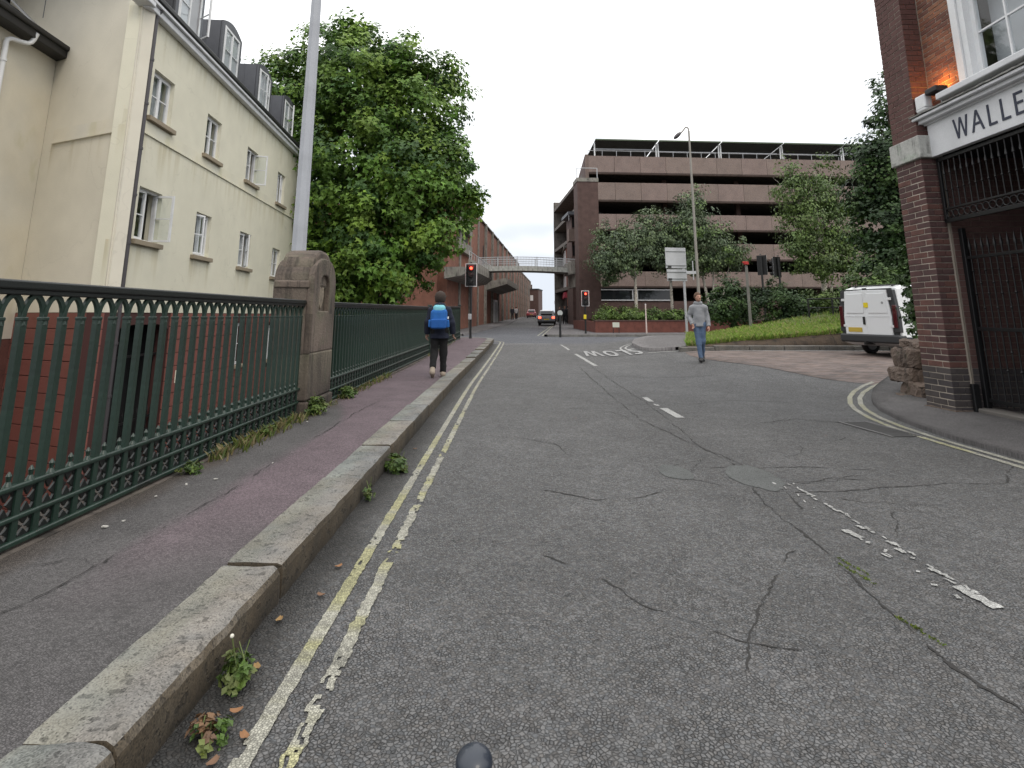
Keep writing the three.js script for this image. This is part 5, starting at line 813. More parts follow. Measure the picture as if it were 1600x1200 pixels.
part('trunk', taper([[0.05, 0.2, 0], [0.35, 1.6, 0.1], [0.75, 3.2, 0]], 0.09, 0.03), M.birchBark, b4);
const darkGreen = [[0.03, 0.065, 0.018], [0.04, 0.085, 0.02], [0.024, 0.052, 0.018], [0.055, 0.105, 0.024]];
tree('oak_tree', 'dark green evergreen tree behind the white van and the brick pier', 'tree', [16.4, 0.6, -24], [0, 0, 0], [0.1, 9.5, 0], 0.25, [[16.5, 9.9, -24, 0.9, 2.0, 1.0], [16.0, 7.6, -24, 1.4, 1.8, 1.6], [15.5, 5.2, -24, 1.4, 1.7, 1.6], [17.2, 6.4, -24, 1.5, 3.0, 1.8], [16.0, 3.2, -23.8, 1.7, 1.5, 1.7], [17.6, 3.6, -24, 1.5, 1.8, 1.6], [15.2, 6.6, -24, 0.8, 0.8, 0.9]], M.bark, { clumps: 620, per: 46, leaf: 'oval', size: 0.17, spread: 0.42, colours: darkGreen, droop: 0.3, shell: 0.35 }, 31);
function shrub(label, at, blobs, f, seed, name = 'shrub', cat = 'shrub', stemM = M.bark) { const t = thing(name, label, cat, at), L = blobs; const st = []; const R = mulberry(seed); for (let i = 0; i < 5; i++) { const b = L[Math.floor(R() * L.length)]; st.push(taper([[b[0] * 0.6, b[1] - b[4] * 0.95, b[2] * 0.6], [b[0], b[1] - b[4] * 0.4, b[2]], [b[0] + (R() - 0.5) * b[3], b[1], b[2] + (R() - 0.5) * b[5]]], 0.03, 0.01, 5)); } for (const s of st) part('stem', s, stemM, t); part('foliage', foliage({ ...f, blobs: L, seed }), M.leaf, t); return t; }
const sf = { per: 40, leaf: 'oval', size: 0.13, spread: 0.3, colours: darkGreen, droop: 0.2, shell: 0.3 };
shrub('dark green shrub behind the pale pole on the grass bank', [11.3, 1.0, -30], [[0, 1.1, 0, 1.4, 1.3, 1], [-0.9, 0.7, 0.2, 0.9, 0.8, 0.8]], { ...sf, clumps: 150 }, 41);
shrub('mid green rounded shrub behind the dark signal posts', [13.7, 1.1, -30.3], [[0, 1.0, 0, 1.3, 1.2, 1], [0.9, 0.7, 0.3, 1.1, 0.8, 0.9]], { ...sf, clumps: 150, colours: [...darkGreen, [0.06, 0.11, 0.03]] }, 42);
shrub('low yellow green shrub under the pale birch', [16.2, 1.2, -30.6], [[0, 0.9, 0, 1.2, 0.8, 0.9], [1.2, 0.6, 0, 1.0, 0.7, 0.8]], { ...sf, clumps: 130, colours: [[0.09, 0.14, 0.03], [0.07, 0.11, 0.03]] }, 43);
shrub('dull dark hedge end behind the top of the grass bank', [18.2, 1.2, -29.5], [[0, 0.6, 0, 1.3, 0.7, 0.8]], { ...sf, clumps: 90 }, 44);
shrub('bright green bush below the dark evergreen, behind the van roof', [14.0, 0.9, -22.4], [[0, 1.5, 0, 1.2, 1.0, 1.0], [1.2, 1.2, 0, 1.1, 1.2, 1], [-0.4, 0.7, 0.3, 0.9, 0.8, 0.8]], { ...sf, clumps: 170, colours: [[0.085, 0.14, 0.03], [0.06, 0.11, 0.026], [0.045, 0.085, 0.022]] }, 45);
shrub('big leaved ivy bush hanging over the rubble wall beside the brick pier', [7.75, gr(7.6, -10.9), -11.0], [[0.0, 2.0, 0, 0.32, 0.85, 0.4], [-0.08, 1.35, 0.1, 0.3, 0.6, 0.35], [0.1, 2.6, 0, 0.24, 0.5, 0.3], [0.4, 1.8, 0, 0.5, 1.0, 0.5]], { per: 22, leaf: 'lobed', size: 0.1, spread: 0.16, colours: [[0.045, 0.09, 0.022], [0.06, 0.115, 0.028], [0.035, 0.07, 0.02]], droop: 0.7, shell: 0.4, clumps: 190 }, 46, 'ivy', 'ivy');
shrub('light green hedge plant on the planter wall by the stair tower', [6.9, bedY(7), -38.6], [[-0.6, 0.45, 0, 1.0, 0.55, 0.7], [0.9, 0.5, 0, 1.2, 0.6, 0.7]], { ...sf, clumps: 130, size: 0.12, colours: [[0.13, 0.2, 0.035], [0.1, 0.17, 0.03], [0.08, 0.13, 0.03]] }, 47);
shrub('light green hedge plant on the planter wall left of the sign post', [10, bedY(10), -38.6], [[-0.8, 0.4, 0, 1.2, 0.5, 0.7], [0.9, 0.4, 0, 1.3, 0.5, 0.7]], { ...sf, clumps: 120, size: 0.12, colours: [[0.11, 0.18, 0.035], [0.08, 0.14, 0.03], [0.06, 0.1, 0.028]] }, 48);
shrub('dark green hedge plant on the planter wall behind the grass bank', [13.8, bedY(14), -38.6], [[-1.2, 0.4, 0, 1.3, 0.5, 0.7], [1.2, 0.4, 0, 1.6, 0.55, 0.7]], { ...sf, clumps: 120, size: 0.12 }, 49);
shrub('dark hedge behind the middle railing under the big tree', [-5.6, 0.4, -25.2], [[0, 0.5, 0, 1.6, 0.75, 0.7], [1.4, 0.4, -0.3, 1.2, 0.65, 0.6]], { ...sf, clumps: 130 }, 50);
// ---------------------------------------------------------------- grass bank on the right
const bankX = (d) => 5.75 + (d - 19.6) * 0.3;
function bankY(X, d) { const f = clamp((d - 19.6) / 8), a = Math.min(1.0, 0.5 + 0.075 * (X - 6)), b = clamp(0.4 + 0.165 * (X * 27 / Math.max(27, d) - 7.8), 0.4, 1.5) - 0.07 * Math.max(0, d - 27.6), y = lerp(a, b, f) + 0.1 * (wn(X * 0.8, d * 0.8, 1301) - 0.5), k = S(0, 1.3, X - bankX(d)); return lerp(gr(X, -d) + 0.12, Math.max(y, gr(X, -d) + 0.15), k); }
{
  const top = sheet(steps(0, 1, 0.02), steps(-19.6, -32, 0.25), (t, z) => { const x = lerp(bankX(-z), 34, t * t * 0.7 + t * 0.3); return [x, bankY(x, -z), z]; });
  const g = new THREE.Group(); g.name = 'grass_bank'; scene.add(g); tag(g, null, null, null, 'structure'); part('turf', top, M.grassGround, g);
  const face = sheet(steps(5.75, 30, 0.12), steps(0, 1, 0.1), (x, v) => [x, lerp(gr(x, -19.3) + 0.1, bankY(x, 19.6), v), lerp(-19.32, -19.6, v * v) ]); part('soil_face', uvs(wobble(clean(face), 0.035, 3, 1303)), M.soil, g);
  const kerb = new THREE.Group(); kerb.name = 'kerb_001'; scene.add(kerb); tag(kerb, null, null, null, 'structure');
  for (let x = 5.4; x < 16; x += 1.12) { const q = paint(uvs(wobble(clean(new RoundedBoxGeometry(1.1, 0.3, 0.26, 3, 0.03)), 0.012, 5, 1310 + Math.round(x)), rnd() * 4, rnd() * 4), () => [0.62, 0.6, 0.58]); part('kerb_stone', q, M.granite, kerb, [x + 0.55, gr(x, -19.1) + 0.0, -19.16]); }
  const L = [[19.6, 5.4], [20.1, 4.75], [21, 4.55], [23, 4.65], [24.6, 5.1], [25.8, 5.9], [26.6, 7.0], [27, 8.2]], E = (d) => { for (let i = 0; i + 1 < L.length; i++) if (d <= L[i + 1][0]) return lerp(L[i][1], L[i + 1][1], (d - L[i][0]) / (L[i + 1][0] - L[i][0])); return 8.2; };
  const pv = sheet([0, 0.0001, 0.25, 0.5, 0.75, 1], steps(-19.6, -27, 0.2), (t, z) => { const x = lerp(E(-z), bankX(-z) + 0.4, t); return [x, gr(x, z) + (t === 0 ? -0.05 : 0.11), z]; }, undefined, (x, y, z) => { const e = 1 - S(0.12, 0.2, x - E(-z)), k = lerp(0.95, 1.5, e); return [k, k, k]; }); tag(part('pavement', pv, M.tarmac), null, null, null, 'structure');
}
function blades(list, seed, colours) { // [x, y, z, h]
  const R = mulberry(seed), P = new Float32Array(list.length * 18), K = new Float32Array(list.length * 18); let o = 0;
  for (const [x, y, z, h] of list) { const a = R() * 6.283, w = 0.006 + 0.012 * h * 4 * R(), l = h * (0.3 + 0.6 * R()), b = R() * 6.283, c = colours[Math.floor(R() * colours.length)], f = 0.7 + 0.6 * R(), dx = Math.cos(a) * w, dz = Math.sin(a) * w, mx = x + Math.cos(b) * l * 0.35, mz = z + Math.sin(b) * l * 0.35, tx = x + Math.cos(b) * l, tz = z + Math.sin(b) * l;
    const v = [[x - dx, y, z - dz], [x + dx, y, z + dz], [mx + dx * 0.7, y + h * 0.65, mz + dz * 0.7], [x - dx, y, z - dz], [mx + dx * 0.7, y + h * 0.65, mz + dz * 0.7], [tx, y + h, tz]];
    for (const q of v) { P[o] = q[0]; P[o + 1] = q[1]; P[o + 2] = q[2]; K[o] = c[0] * f; K[o + 1] = c[1] * f; K[o + 2] = c[2] * f; o += 3; } }
  const g = new THREE.BufferGeometry(); g.setAttribute('position', new THREE.BufferAttribute(P, 3)); g.setAttribute('color', new THREE.BufferAttribute(K, 3)); g.computeVertexNormals(); return g;
}
{
  const l = [], R = mulberry(77);
  for (let i = 0; i < 42000; i++) { const d = 19.55 + 9.5 * R() * R(), x = bankX(d) + 0.05 + R() * R() * 14, n = wn(x * 1.4, d * 1.4, 1330); l.push([x, bankY(x, d) - 0.01, -d, (0.05 + 0.13 * n) * (0.6 + R() * 0.8)]); }
  for (let i = 0; i < 1600; i++) { const x = 5.8 + 9 * R(); l.push([x, bankY(x, 19.6) - 0.03 * R(), -19.58 + 0.05 * R(), 0.08 + 0.16 * R()]); }
  tag(part('grass', blades(l, 78, [[0.17, 0.29, 0.04], [0.22, 0.34, 0.055], [0.3, 0.34, 0.09], [0.13, 0.23, 0.035], [0.36, 0.33, 0.15], [0.25, 0.37, 0.06]]), M.leaf), 'short yellow green grass covering the raised bank', 'grass', null, 'stuff');
  const w = []; for (let i = 0; i < 2600; i++) { const d = 3 + 24 * R() * R(), c = wn(d * 1.3, 4, 1340); if (c < 0.46 - 0.1 * (d > 8 && d < 11)) continue; const xr = lerp(-2.8, -2.55, S(8, 26, d)); w.push([xr + 0.08 + 0.22 * R() * R(), gr(-2.7, -d) + PAV, -d, 0.03 + 0.13 * R() * c]); }
  tag(part('grass', blades(w, 79, [[0.12, 0.15, 0.03], [0.16, 0.14, 0.06], [0.2, 0.16, 0.08], [0.08, 0.11, 0.025]]), M.leaf), 'sparse dry grass tufts growing along the foot of the railings', 'grass', null, 'stuff');
  const rd = []; for (const [cx, cz] of [[1.96, -3.62], [1.9, -3.02], [2.0, -3.72]]) for (let i = 0; i < 70; i++) { const k = R() - 0.5; rd.push([cx + 0.022 * (R() - 0.5) + k * 0.05, 0.004, cz + k * 0.26, 0.004 + 0.009 * R()]); }
  tag(part('grass', blades(rd, 80, [[0.1, 0.15, 0.02], [0.14, 0.17, 0.03]]), M.leaf), 'tiny green grass sprouting in the long road crack', 'grass', null, 'stuff');
}
// weeds by the kerb and the pier, each a plant of its own
function weed(label, at, r, h, n, cols, seed, flower) { const t = thing('weed', label, 'weed', at); part('leaves', foliage({ blobs: [[0, h * 0.4, 0, r, h * 0.5, r * 1.4]], clumps: n, per: 20, leaf: 'oval', size: Math.min(0.05, r * 0.36), spread: r * 0.35, colours: cols, droop: -0.3, shell: 0.1, flat: 0.8, seed }), M.leaf, t);
  const R = mulberry(seed); for (let i = 0; i < 3; i++) part('stem', taper([[0, 0, 0], [(R() - 0.5) * r, h * 0.5, (R() - 0.5) * r], [(R() - 0.5) * r * 1.5, h * (0.9 + R() * 0.4), (R() - 0.5) * r * 1.5]], 0.004, 0.002, 5), mat(0.1, 0.13, 0.04), t); if (flower) { const f = new THREE.IcosahedronGeometry(0.008, 1); part('flower_head', clean(f), mat(0.6, 0.58, 0.5), t, [-0.02, h * 1.5, 0.05]); part('stem', rod([0, 0, 0], [-0.02, h * 1.5, 0.05], 0.003, 5), mat(0.1, 0.13, 0.04), t); } return t; }
const wg = [[0.07, 0.125, 0.022], [0.09, 0.14, 0.026], [0.05, 0.09, 0.02], [0.11, 0.135, 0.036]];
weed('bright green weed in the gutter against the second kerb stone joint', [-1.09, 0.005, -5.8], 0.11, 0.16, 34, wg, 301);
weed('small green weed growing from the kerb joint nearer than the bright one', [-1.15, 0.005, -4.95], 0.05, 0.14, 16, wg, 302);
weed('leggy green weed with a white seed head in the gutter, nearest the camera', [-1.09, 0.005, -2.62], 0.075, 0.13, 22, wg, 303, true);
weed('ragged low weed with dead leaves at the foot of the nearest kerb stone', [-1.06, 0.005, -2.3], 0.07, 0.06, 14, [...wg, [0.12, 0.07, 0.04], [0.16, 0.09, 0.045]], 304);
weed('leafy green weed at the foot of the stone pier', [-2.6, PAV, -8.0], 0.14, 0.26, 40, wg, 305);
weed('green weed clump under the railing just past the stone pier', [-2.58, PAV, -9.5], 0.12, 0.2, 36, wg, 306);
weed('small yellow green weed under the near railing', [-2.66, PAV, -5.1], 0.08, 0.1, 20, [...wg, [0.2, 0.2, 0.05]], 307);
weed('small weed under the near railing close to the pier', [-2.66, PAV, -6.6], 0.08, 0.1, 18, wg, 308);
{ // dead leaves and litter
  const lf = () => { const g = clean(new THREE.PlaneGeometry(0.045, 0.028, 6, 4)); const p = g.attributes.position; for (let i = 0; i < p.count; i++) { const u = p.getX(i) / 0.03; p.setXYZ(i, p.getX(i), 0.006 + 0.012 * u * u + 0.006 * Math.abs(p.getY(i) / 0.019), p.getY(i) * (1 - u * u * 0.85)); } g.computeVertexNormals(); return g; };
  const cols = [mat(0.22, 0.11, 0.05), mat(0.15, 0.085, 0.05), mat(0.24, 0.15, 0.06)];
  const LL = ['curled dead leaf between the two nearest gutter weeds', 'dead leaf on the road side of the ragged low weed', 'dead leaf against the kerb just beyond the leggy weed', 'orange brown dead leaf lying alone near the second kerb joint, beyond the others', 'dark dead leaf between the alone orange leaf and the leggy weed', 'dead leaf at the bottom edge, on the kerb side', 'dead leaf at the bottom edge, nearer the yellow line', 'farthest dead leaf, beyond the bright green gutter weed', 'dead leaf close to the kerb about halfway along the third kerb stone', 'dead leaf nearest the yellow line beside the ragged low weed'];
  [[-1.02, -2.45, 0.3], [-0.98, -2.2, 1.2], [-1.06, -2.72, 2.2], [-1.01, -3.7, 0.8], [-1.0, -3.35, 2.8], [-1.07, -2.05, 1.9], [-0.97, -2.08, 0.2], [-1.06, -6.7, 0.4], [-1.12, -3.1, 1.4], [-0.93, -2.32, 2.4]].forEach(([x, z, a], i) => { const m = part('fallen_leaf', lf(), cols[i % 3]); m.position.set(x, 0.004, z); m.rotation.y = a; tag(m, LL[i], 'leaf', 'dead leaves in the gutter'); });
  const pw = mat(0.42, 0.41, 0.38);
  [[-2.5, -3.85, 0.045], [-2.45, -3.95, 0.03], [-2.5, -4.75, 0.035], [-2.35, -4.9, 0.04], [-2.55, -4.45, 0.025], [-2.1, -5.4, 0.02], [-2.5, -7.4, 0.03]].forEach(([x, z, s], i) => { const g = wobble(clean(new THREE.BoxGeometry(s * 0.7, 0.006, s * 0.4, 4, 1, 3)), 0.006, 40, 1400 + i); const m = part('litter', g, pw); m.position.set(x, PAV + 0.01, z); m.rotation.y = i; tag(m, 'tiny scrap of white litter on the pavement by the near railing', 'litter', 'scraps of litter by the railing'); });
}
// ---------------------------------------------------------------- street furniture
const red = mat(0.5, 0.03, 0.02, { emissive: C(1, 0.08, 0.04), emissiveIntensity: 3.5 }), deadLens = mat(0.02, 0.018, 0.015, { roughness: 0.3 }), housing = mat(0.012, 0.012, 0.013, { roughness: 0.5 });
function trafficLight(label, at, headY, s, turn, lit = true, group, pushbox) {       // head faces local +z
  const t = thing('traffic_light', label, 'traffic light', at, turn, group);
  part('post', [cyl(0.055 * Math.sqrt(s), 0.055 * Math.sqrt(s), headY + 1.0 * s, 0, 0, 0, 14), cyl(0.075, 0.06, 0.1, 0, 0, 0, 14)], housing, t);
  part('backing_board', rbox(0.56 * s, 1.1 * s, 0.02, 0.008, 0, headY + 0.53 * s, 0.1), housing, t);
  const bw = 0.035 * s; part('white_border', [span(-0.28 * s, 0.28 * s, headY - 0.02 * s, headY - 0.02 * s + bw, 0.108, 0.116), span(-0.28 * s, 0.28 * s, headY + 1.08 * s - bw, headY + 1.08 * s, 0.108, 0.116), span(-0.28 * s, -0.28 * s + bw, headY - 0.02 * s + bw, headY + 1.08 * s - bw, 0.108, 0.116), span(0.28 * s - bw, 0.28 * s, headY - 0.02 * s + bw, headY + 1.08 * s - bw, 0.108, 0.116)], M.white, t);
  part('housing', rbox(0.32 * s, 0.98 * s, 0.2 * s, 0.03, 0, headY + 0.53 * s, 0.1 + 0.11 * s), housing, t);
  ['red_lens', 'amber_lens', 'green_lens'].forEach((n, i) => { const y = headY + (0.84 - 0.31 * i) * s, g = new THREE.SphereGeometry(0.1 * s, 18, 10, 0, 6.283, 0, Math.PI / 2.4); g.rotateX(Math.PI / 2); g.scale(1, 1, 0.4); g.translate(0, y, 0.1 + 0.18 * s); part(n, clean(g), i === 0 && lit ? red : deadLens, t);
    const v = new THREE.CylinderGeometry(0.125 * s, 0.115 * s, 0.2 * s, 18, 1, true, -2.0, 4.0); v.rotateX(-Math.PI / 2); v.rotateZ(Math.PI); v.translate(0, y, 0.1 + 0.31 * s); part('hood', clean(v), housing, t); });
  if (pushbox) part('push_button_box', rbox(0.16, 0.26, 0.1, 0.02, -0.04, 1.0, 0.09), pushbox, t);
  part('finial_cap', cyl(0.06 * s, 0.03 * s, 0.06, 0, headY + 1.1 * s, 0, 10), housing, t);
  if (lit) { const l = new THREE.PointLight(0xff2a14, 0.6, 6, 2); l.position.set(0, headY + 0.84 * s, 0.1 + 0.45 * s); l.castShadow = true; l.shadow.radius = 5; t.add(l); }
  return t;
}
trafficLight('traffic light showing red at the end of the bridge pavement, above the walker', [-1.95, gr(-1.9, -27.7) + PAV, -27.7], 2.42, 1.0, 0.05, true, null, M.galv);
trafficLight('smaller traffic light showing red in front of the stair tower', [4.5, gr(4.5, -36) + 0.13, -36], 1.66, 0.86, 0.05, true, null, mat(0.7, 0.55, 0.03));
trafficLight('dark traffic light seen from behind, left one of the pair above the shrubs', [13.9, 1.15, -32.2], 2.5, 1.0, 2.3, false);
trafficLight('dark traffic light seen from behind, taller one beside the red pedestrian signal', [15.05, 1.15, -32.6], 2.4, 1.05, 3.6, false);
{ const t = thing('pedestrian_signal', 'small dark pedestrian signal box with a red light above the grass bank', 'signal', [14.9, 1.05, -31.6]); part('box', rbox(0.3, 0.42, 0.2, 0.03, 0, 1.05, 0), housing, t); part('post', cyl(0.045, 0.045, 0.9, 0, 0, -0.02, 10), housing, t); part('red_lamp', box(0.1, 0.14, 0.01, -0.05, 1.12, 0.105), mat(0.5, 0.05, 0.02, { emissive: C(1, 0.12, 0.05), emissiveIntensity: 1.2 }), t); part('panel', box(0.08, 0.3, 0.01, 0.08, 1.05, 0.105), M.galv, t); }
{ const t = thing('sign_post', 'two grey road sign backs on a pale post beside the street lamp', 'road sign', [8.05, gr(8, -28) + 0.1, -28], 0.16);
  part('post', cyl(0.06, 0.06, 4.15, 0.3, 0, -0.06, 14), M.galv, t); part('upper_panel', rbox(1.06, 1.0, 0.03, 0.012, -0.1, 3.65, 0), M.galv, t); part('lower_panel', rbox(1.02, 0.56, 0.03, 0.012, -0.08, 2.82, 0), M.galv, t);
  for (const y of [3.98, 3.3, 2.98, 2.66]) part('rib', rbox(1.0, 0.05, 0.035, 0.008, -0.1, y, 0.03), M.steel, t); for (const [x, y] of [[-0.45, 3.22], [-0.45, 2.62]]) part('label_plate', box(0.17, 0.1, 0.005, x, y, 0.05), M.black, t); for (const y of [3.85, 3.25, 2.9]) part('clip', cyl(0.075, 0.075, 0.06, 0.3, y, -0.06, 12), M.steel, t); }
{ const t = thing('street_lamp', 'tall slim grey street lamp with a small bent arm behind the man', 'street lamp', [8.78, bankY(8.8, 27.4) - 0.15, -27.4]), col = mat(0.3, 0.28, 0.25, { ...T.grain, roughness: 0.6, bumpScale: 0.002 });
  part('column', [cyl(0.075, 0.045, 8.6, 0, 1.4, 0, 12)], col, t); part('base', cyl(0.11, 0.1, 1.5, 0, 0, 0, 12), col, t); part('arm', tube([[0, 9.9, 0], [-0.02, 10.12, 0], [-0.12, 10.2, 0], [-0.3, 10.0, 0], [-0.46, 9.82, 0]], 0.035, 8, 20), col, t);
  const l = new THREE.SphereGeometry(0.2, 16, 10); l.scale(1.25, 0.5, 0.7); l.rotateZ(0.75); l.translate(-0.58, 9.76, 0); part('lantern', clean(l), M.pipe, t); part('bracket', [rbox(0.5, 0.14, 0.04, 0.01, -0.28, 3.0, 0), rbox(0.04, 0.9, 0.05, 0.01, -0.2, 3.1, 0)], M.galv, t); }
{ const t = thing('marker_pole', 'pale thin pole with a red cap standing on the grass bank', 'pole', [10.95, bankY(10.95, 27) - 0.05, -27]); part('pole', cyl(0.07, 0.06, 2.9, 0, 0, 0, 12), mat(0.6, 0.58, 0.54, { ...T.grain }), t); part('cap', [cyl(0.12, 0.12, 0.1, 0, 2.9, 0, 12), rbox(0.26, 0.08, 0.12, 0.02, -0.03, 3.0, 0)], mat(0.4, 0.03, 0.03), t); }
{ const t = thing('marker_pole', 'thin pale post in front of the red planter wall, left of the sign backs', 'pole', [8.35, gr(8, -36.6) + 0.13, -36.6]); part('pole', cyl(0.045, 0.04, 1.75, 0, 0, 0, 10), mat(0.6, 0.5, 0.46), t); part('cap', cyl(0.05, 0.02, 0.05, 0, 1.75, 0, 10), M.white, t); }
{ const t = thing('name_plate', 'small white plate on two short legs before the planter wall', 'plate', [6.5, gr(6.5, -36.8) + 0.13, -36.8]); part('plate', box(0.42, 0.3, 0.03, 0, 0.5, 0), mat(0.55, 0.57, 0.5), t); for (const x of [-0.18, 0.18]) part('leg', box(0.04, 0.36, 0.03, x, 0.18, -0.02), M.black, t); }
{ const t = thing('bollard', 'black bollard with a round pale sign on the far right pavement corner', 'bollard', [2.75, gr(2.7, -33.6) + 0.0, -33.6]); part('post', cyl(0.07, 0.055, 1.25, 0, 0, 0, 12), M.black, t); const d = new THREE.CylinderGeometry(0.15, 0.15, 0.04, 24); d.rotateX(Math.PI / 2); d.translate(0, 1.36, 0); part('sign_disc', clean(d), mat(0.45, 0.47, 0.46), t); part('bracket', box(0.05, 0.3, 0.03, 0, 1.3, -0.04), M.black, t); }
{ const t = thing('handrail', 'short dark handrail on top of the grass bank behind the van', 'railing', [13.4, bankY(13.5, 26.5), -26.5], 0.05); part('top_rail', rod([0, 0.85, 0], [2.3, 0.9, 0], 0.03, 8), M.black, t); part('mid_rail', rod([0, 0.45, 0], [2.3, 0.5, 0], 0.025, 8), M.black, t); for (const x of [0.02, 1.15, 2.28]) part('post', cyl(0.035, 0.035, 0.9, x, -0.03, 0, 8), M.black, t); }
// ---------------------------------------------------------------- vehicles
function bodyShell(profile, width, bevel, tumble) { const g = new THREE.ExtrudeGeometry(shapeOf(profile), { depth: width - 2 * bevel, bevelEnabled: true, bevelSize: bevel, bevelThickness: bevel, bevelSegments: 4, curveSegments: 8, steps: 6 }); g.translate(0, 0, -width / 2 + bevel); const p = g.attributes.position; for (let i = 0; i < p.count; i++) p.setZ(i, p.getZ(i) * tumble(p.getX(i), p.getY(i))); g.computeVertexNormals(); return uvs(g); }
const arcPts = (cx, cy, r, a0, a1, n = 12) => { const o = []; for (let i = 0; i <= n; i++) { const a = lerp(a0, a1, i / n); o.push([cx + r * Math.cos(a), cy + r * Math.sin(a)]); } return o; };
function wheel(parent, x, z, r) { const w = sub('wheel', parent); w.position.set(x, r, z); const ty = new THREE.TorusGeometry(r * 0.8, r * 0.22, 12, 28); ty.scale(1, 1, 1.25); part('tyre', clean(ty), M.black, w); const rm = new THREE.CylinderGeometry(r * 0.62, r * 0.62, 0.14, 24); rm.rotateX(Math.PI / 2); part('rim', clean(rm), M.steel, w); for (let i = 0; i < 5; i++) { const s = box(r * 0.5, 0.05, 0.03, r * 0.33, 0, Math.sign(z) * 0.075); s.rotateZ(i * 1.2566); part('spoke', s, M.galv, w); } }
{
  const t = thing('parked_van', 'white panel van seen from its rear doors, parked at the mouth of the paved lane', 'van', [10.3, gr(10.5, -16.9) + 0.008, -16.95], facing(0.951, -0.309));
  const vanWhite = mat(0.76, 0.78, 0.8, { roughness: 0.3, clearcoat: 0.5, clearcoatRoughness: 0.15 }), grey = mat(0.03, 0.032, 0.035, { roughness: 0.6 });
  const prof = [[0.06, 0.42], [0.38, 0.34], ...arcPts(0.92, 0.34, 0.42, Math.PI, 0).map((p) => p), [3.5, 0.32], ...arcPts(4.0, 0.34, 0.42, Math.PI, 0), [4.7, 0.36], [4.78, 0.8], [4.62, 1.02], [4.1, 1.2], [3.45, 1.82], [3.1, 1.92], [0.4, 1.93], [0.16, 1.86], [0.06, 1.2]];
  const tum = (x, y) => 1 - 0.1 * Math.pow(clamp((y - 0.95) / 1), 2) - 0.05 * S(3.6, 4.8, x);
  part('body', bodyShell(prof, 1.9, 0.06, tum), vanWhite, t);
  part('rear_frame', uvs(slab([[-0.9, 0.55], [0.9, 0.55], [0.92, 1.1], [0.8, 1.9], [-0.8, 1.9], [-0.92, 1.1]], 0.05).rotateY(Math.PI / 2).translate(-0.03, 0, 0)), grey, t);
  const door = (s) => { const d = sub('rear_door', t); const o = [[0.01, 0.62], [0.74, 0.62], [0.76, 1.1], [0.67, 1.84], [0.01, 1.86]].map(([z, y]) => [z * s, y]); if (s < 0) o.reverse(); const g = slab(o, 0.03, [], 0.012); g.rotateY(-Math.PI / 2); g.translate(-0.035, 0, 0); part('panel', g, vanWhite, d);
    const u = [[0.08, 1.22], [0.66, 1.22], [0.6, 1.76], [0.08, 1.76]].map(([z, y]) => [z * s, y]); if (s < 0) u.reverse(); const q = slab(u, 0.006, [], 0.01); q.rotateY(-Math.PI / 2); q.translate(-0.078, 0, 0); part('upper_pressing', q, vanWhite, d); for (const y of [0.85, 1.6]) part('hinge', rbox(0.04, 0.07, 0.1, 0.01, -0.07, y, s * 0.76), M.white, d); part('crease', rbox(0.012, 0.016, 0.68, 0.004, -0.082, 1.12, s * 0.38), vanWhite, d); };
  door(1); door(-1);
  part('door_handle', rbox(0.03, 0.22, 0.07, 0.012, -0.09, 1.0, -0.09), M.black, t); part('number_plate', rbox(0.015, 0.13, 0.46, 0.004, -0.085, 0.74, -0.42), mat(0.5, 0.36, 0.06), t); part('yellow_sticker', [box(0.004, 0.14, 0.15, -0.094, 1.44, 0.02)], mat(0.75, 0.6, 0.02), t); part('badge', (() => { const g = new THREE.CylinderGeometry(0.035, 0.035, 0.01, 14); g.rotateZ(Math.PI / 2); g.translate(-0.095, 1.5, 0.55); return clean(g); })(), M.steel, t); part('high_brake_light', rbox(0.03, 0.05, 0.14, 0.01, -0.06, 1.9, 0), M.black, t);
  for (const s of [-1, 1]) { const g = slab([[0.765, 0.7], [0.945, 0.7], [0.94, 1.15], [0.84, 1.84], [0.7, 1.84], [0.775, 1.1]].map(([z, y]) => [z * s, y])[0][0] < 0 ? [[0.765, 0.7], [0.945, 0.7], [0.94, 1.15], [0.84, 1.84], [0.7, 1.84], [0.775, 1.1]].map(([z, y]) => [z * s, y]).reverse() : [[0.765, 0.7], [0.945, 0.7], [0.94, 1.15], [0.84, 1.84], [0.7, 1.84], [0.775, 1.1]], 0.1, [], 0.012); g.rotateY(-Math.PI / 2); g.translate(0.06, 0, 0); part('corner_trim', g, grey, t); part('tail_lamp', rbox(0.05, 0.62, 0.12, 0.015, -0.048, 1.12, s * 0.862), mat(0.07, 0.008, 0.012, { roughness: 0.15, clearcoat: 1 }), t); }
  part('rear_bumper', [rbox(0.32, 0.24, 1.92, 0.06, 0.04, 0.5, 0, 3)], grey, t); part('tow_bar', [box(0.3, 0.06, 0.06, -0.05, 0.36, 0), box(0.06, 0.1, 0.06, -0.22, 0.38, 0)], M.black, t);
  part('side_moulding', [rbox(2.0, 0.05, 0.02, 0.008, 2.3, 0.62, 0.955), rbox(2.0, 0.05, 0.02, 0.008, 2.3, 0.62, -0.955)], grey, t); part('side_crease', rbox(2.9, 0.014, 0.014, 0.005, 1.9, 1.14, 0.945), vanWhite, t); part('sill_trim', [rbox(0.32, 0.2, 0.05, 0.01, 0.24, 0.46, 0.93)], grey, t);
  part('windscreen', uvs(slab([[3.52, 1.78], [4.08, 1.22], [4.1, 1.26], [3.56, 1.82]], 1.5).translate(0, 0.0, -0.75)), M.darkGlass, t); for (const s of [-1, 1]) part('cab_window', uvs(slab([[2.9, 1.2], [3.9, 1.22], [3.5, 1.7], [3.0, 1.76]], 0.01).translate(0, 0, s > 0 ? 0.91 : -0.92)), M.darkGlass, t);
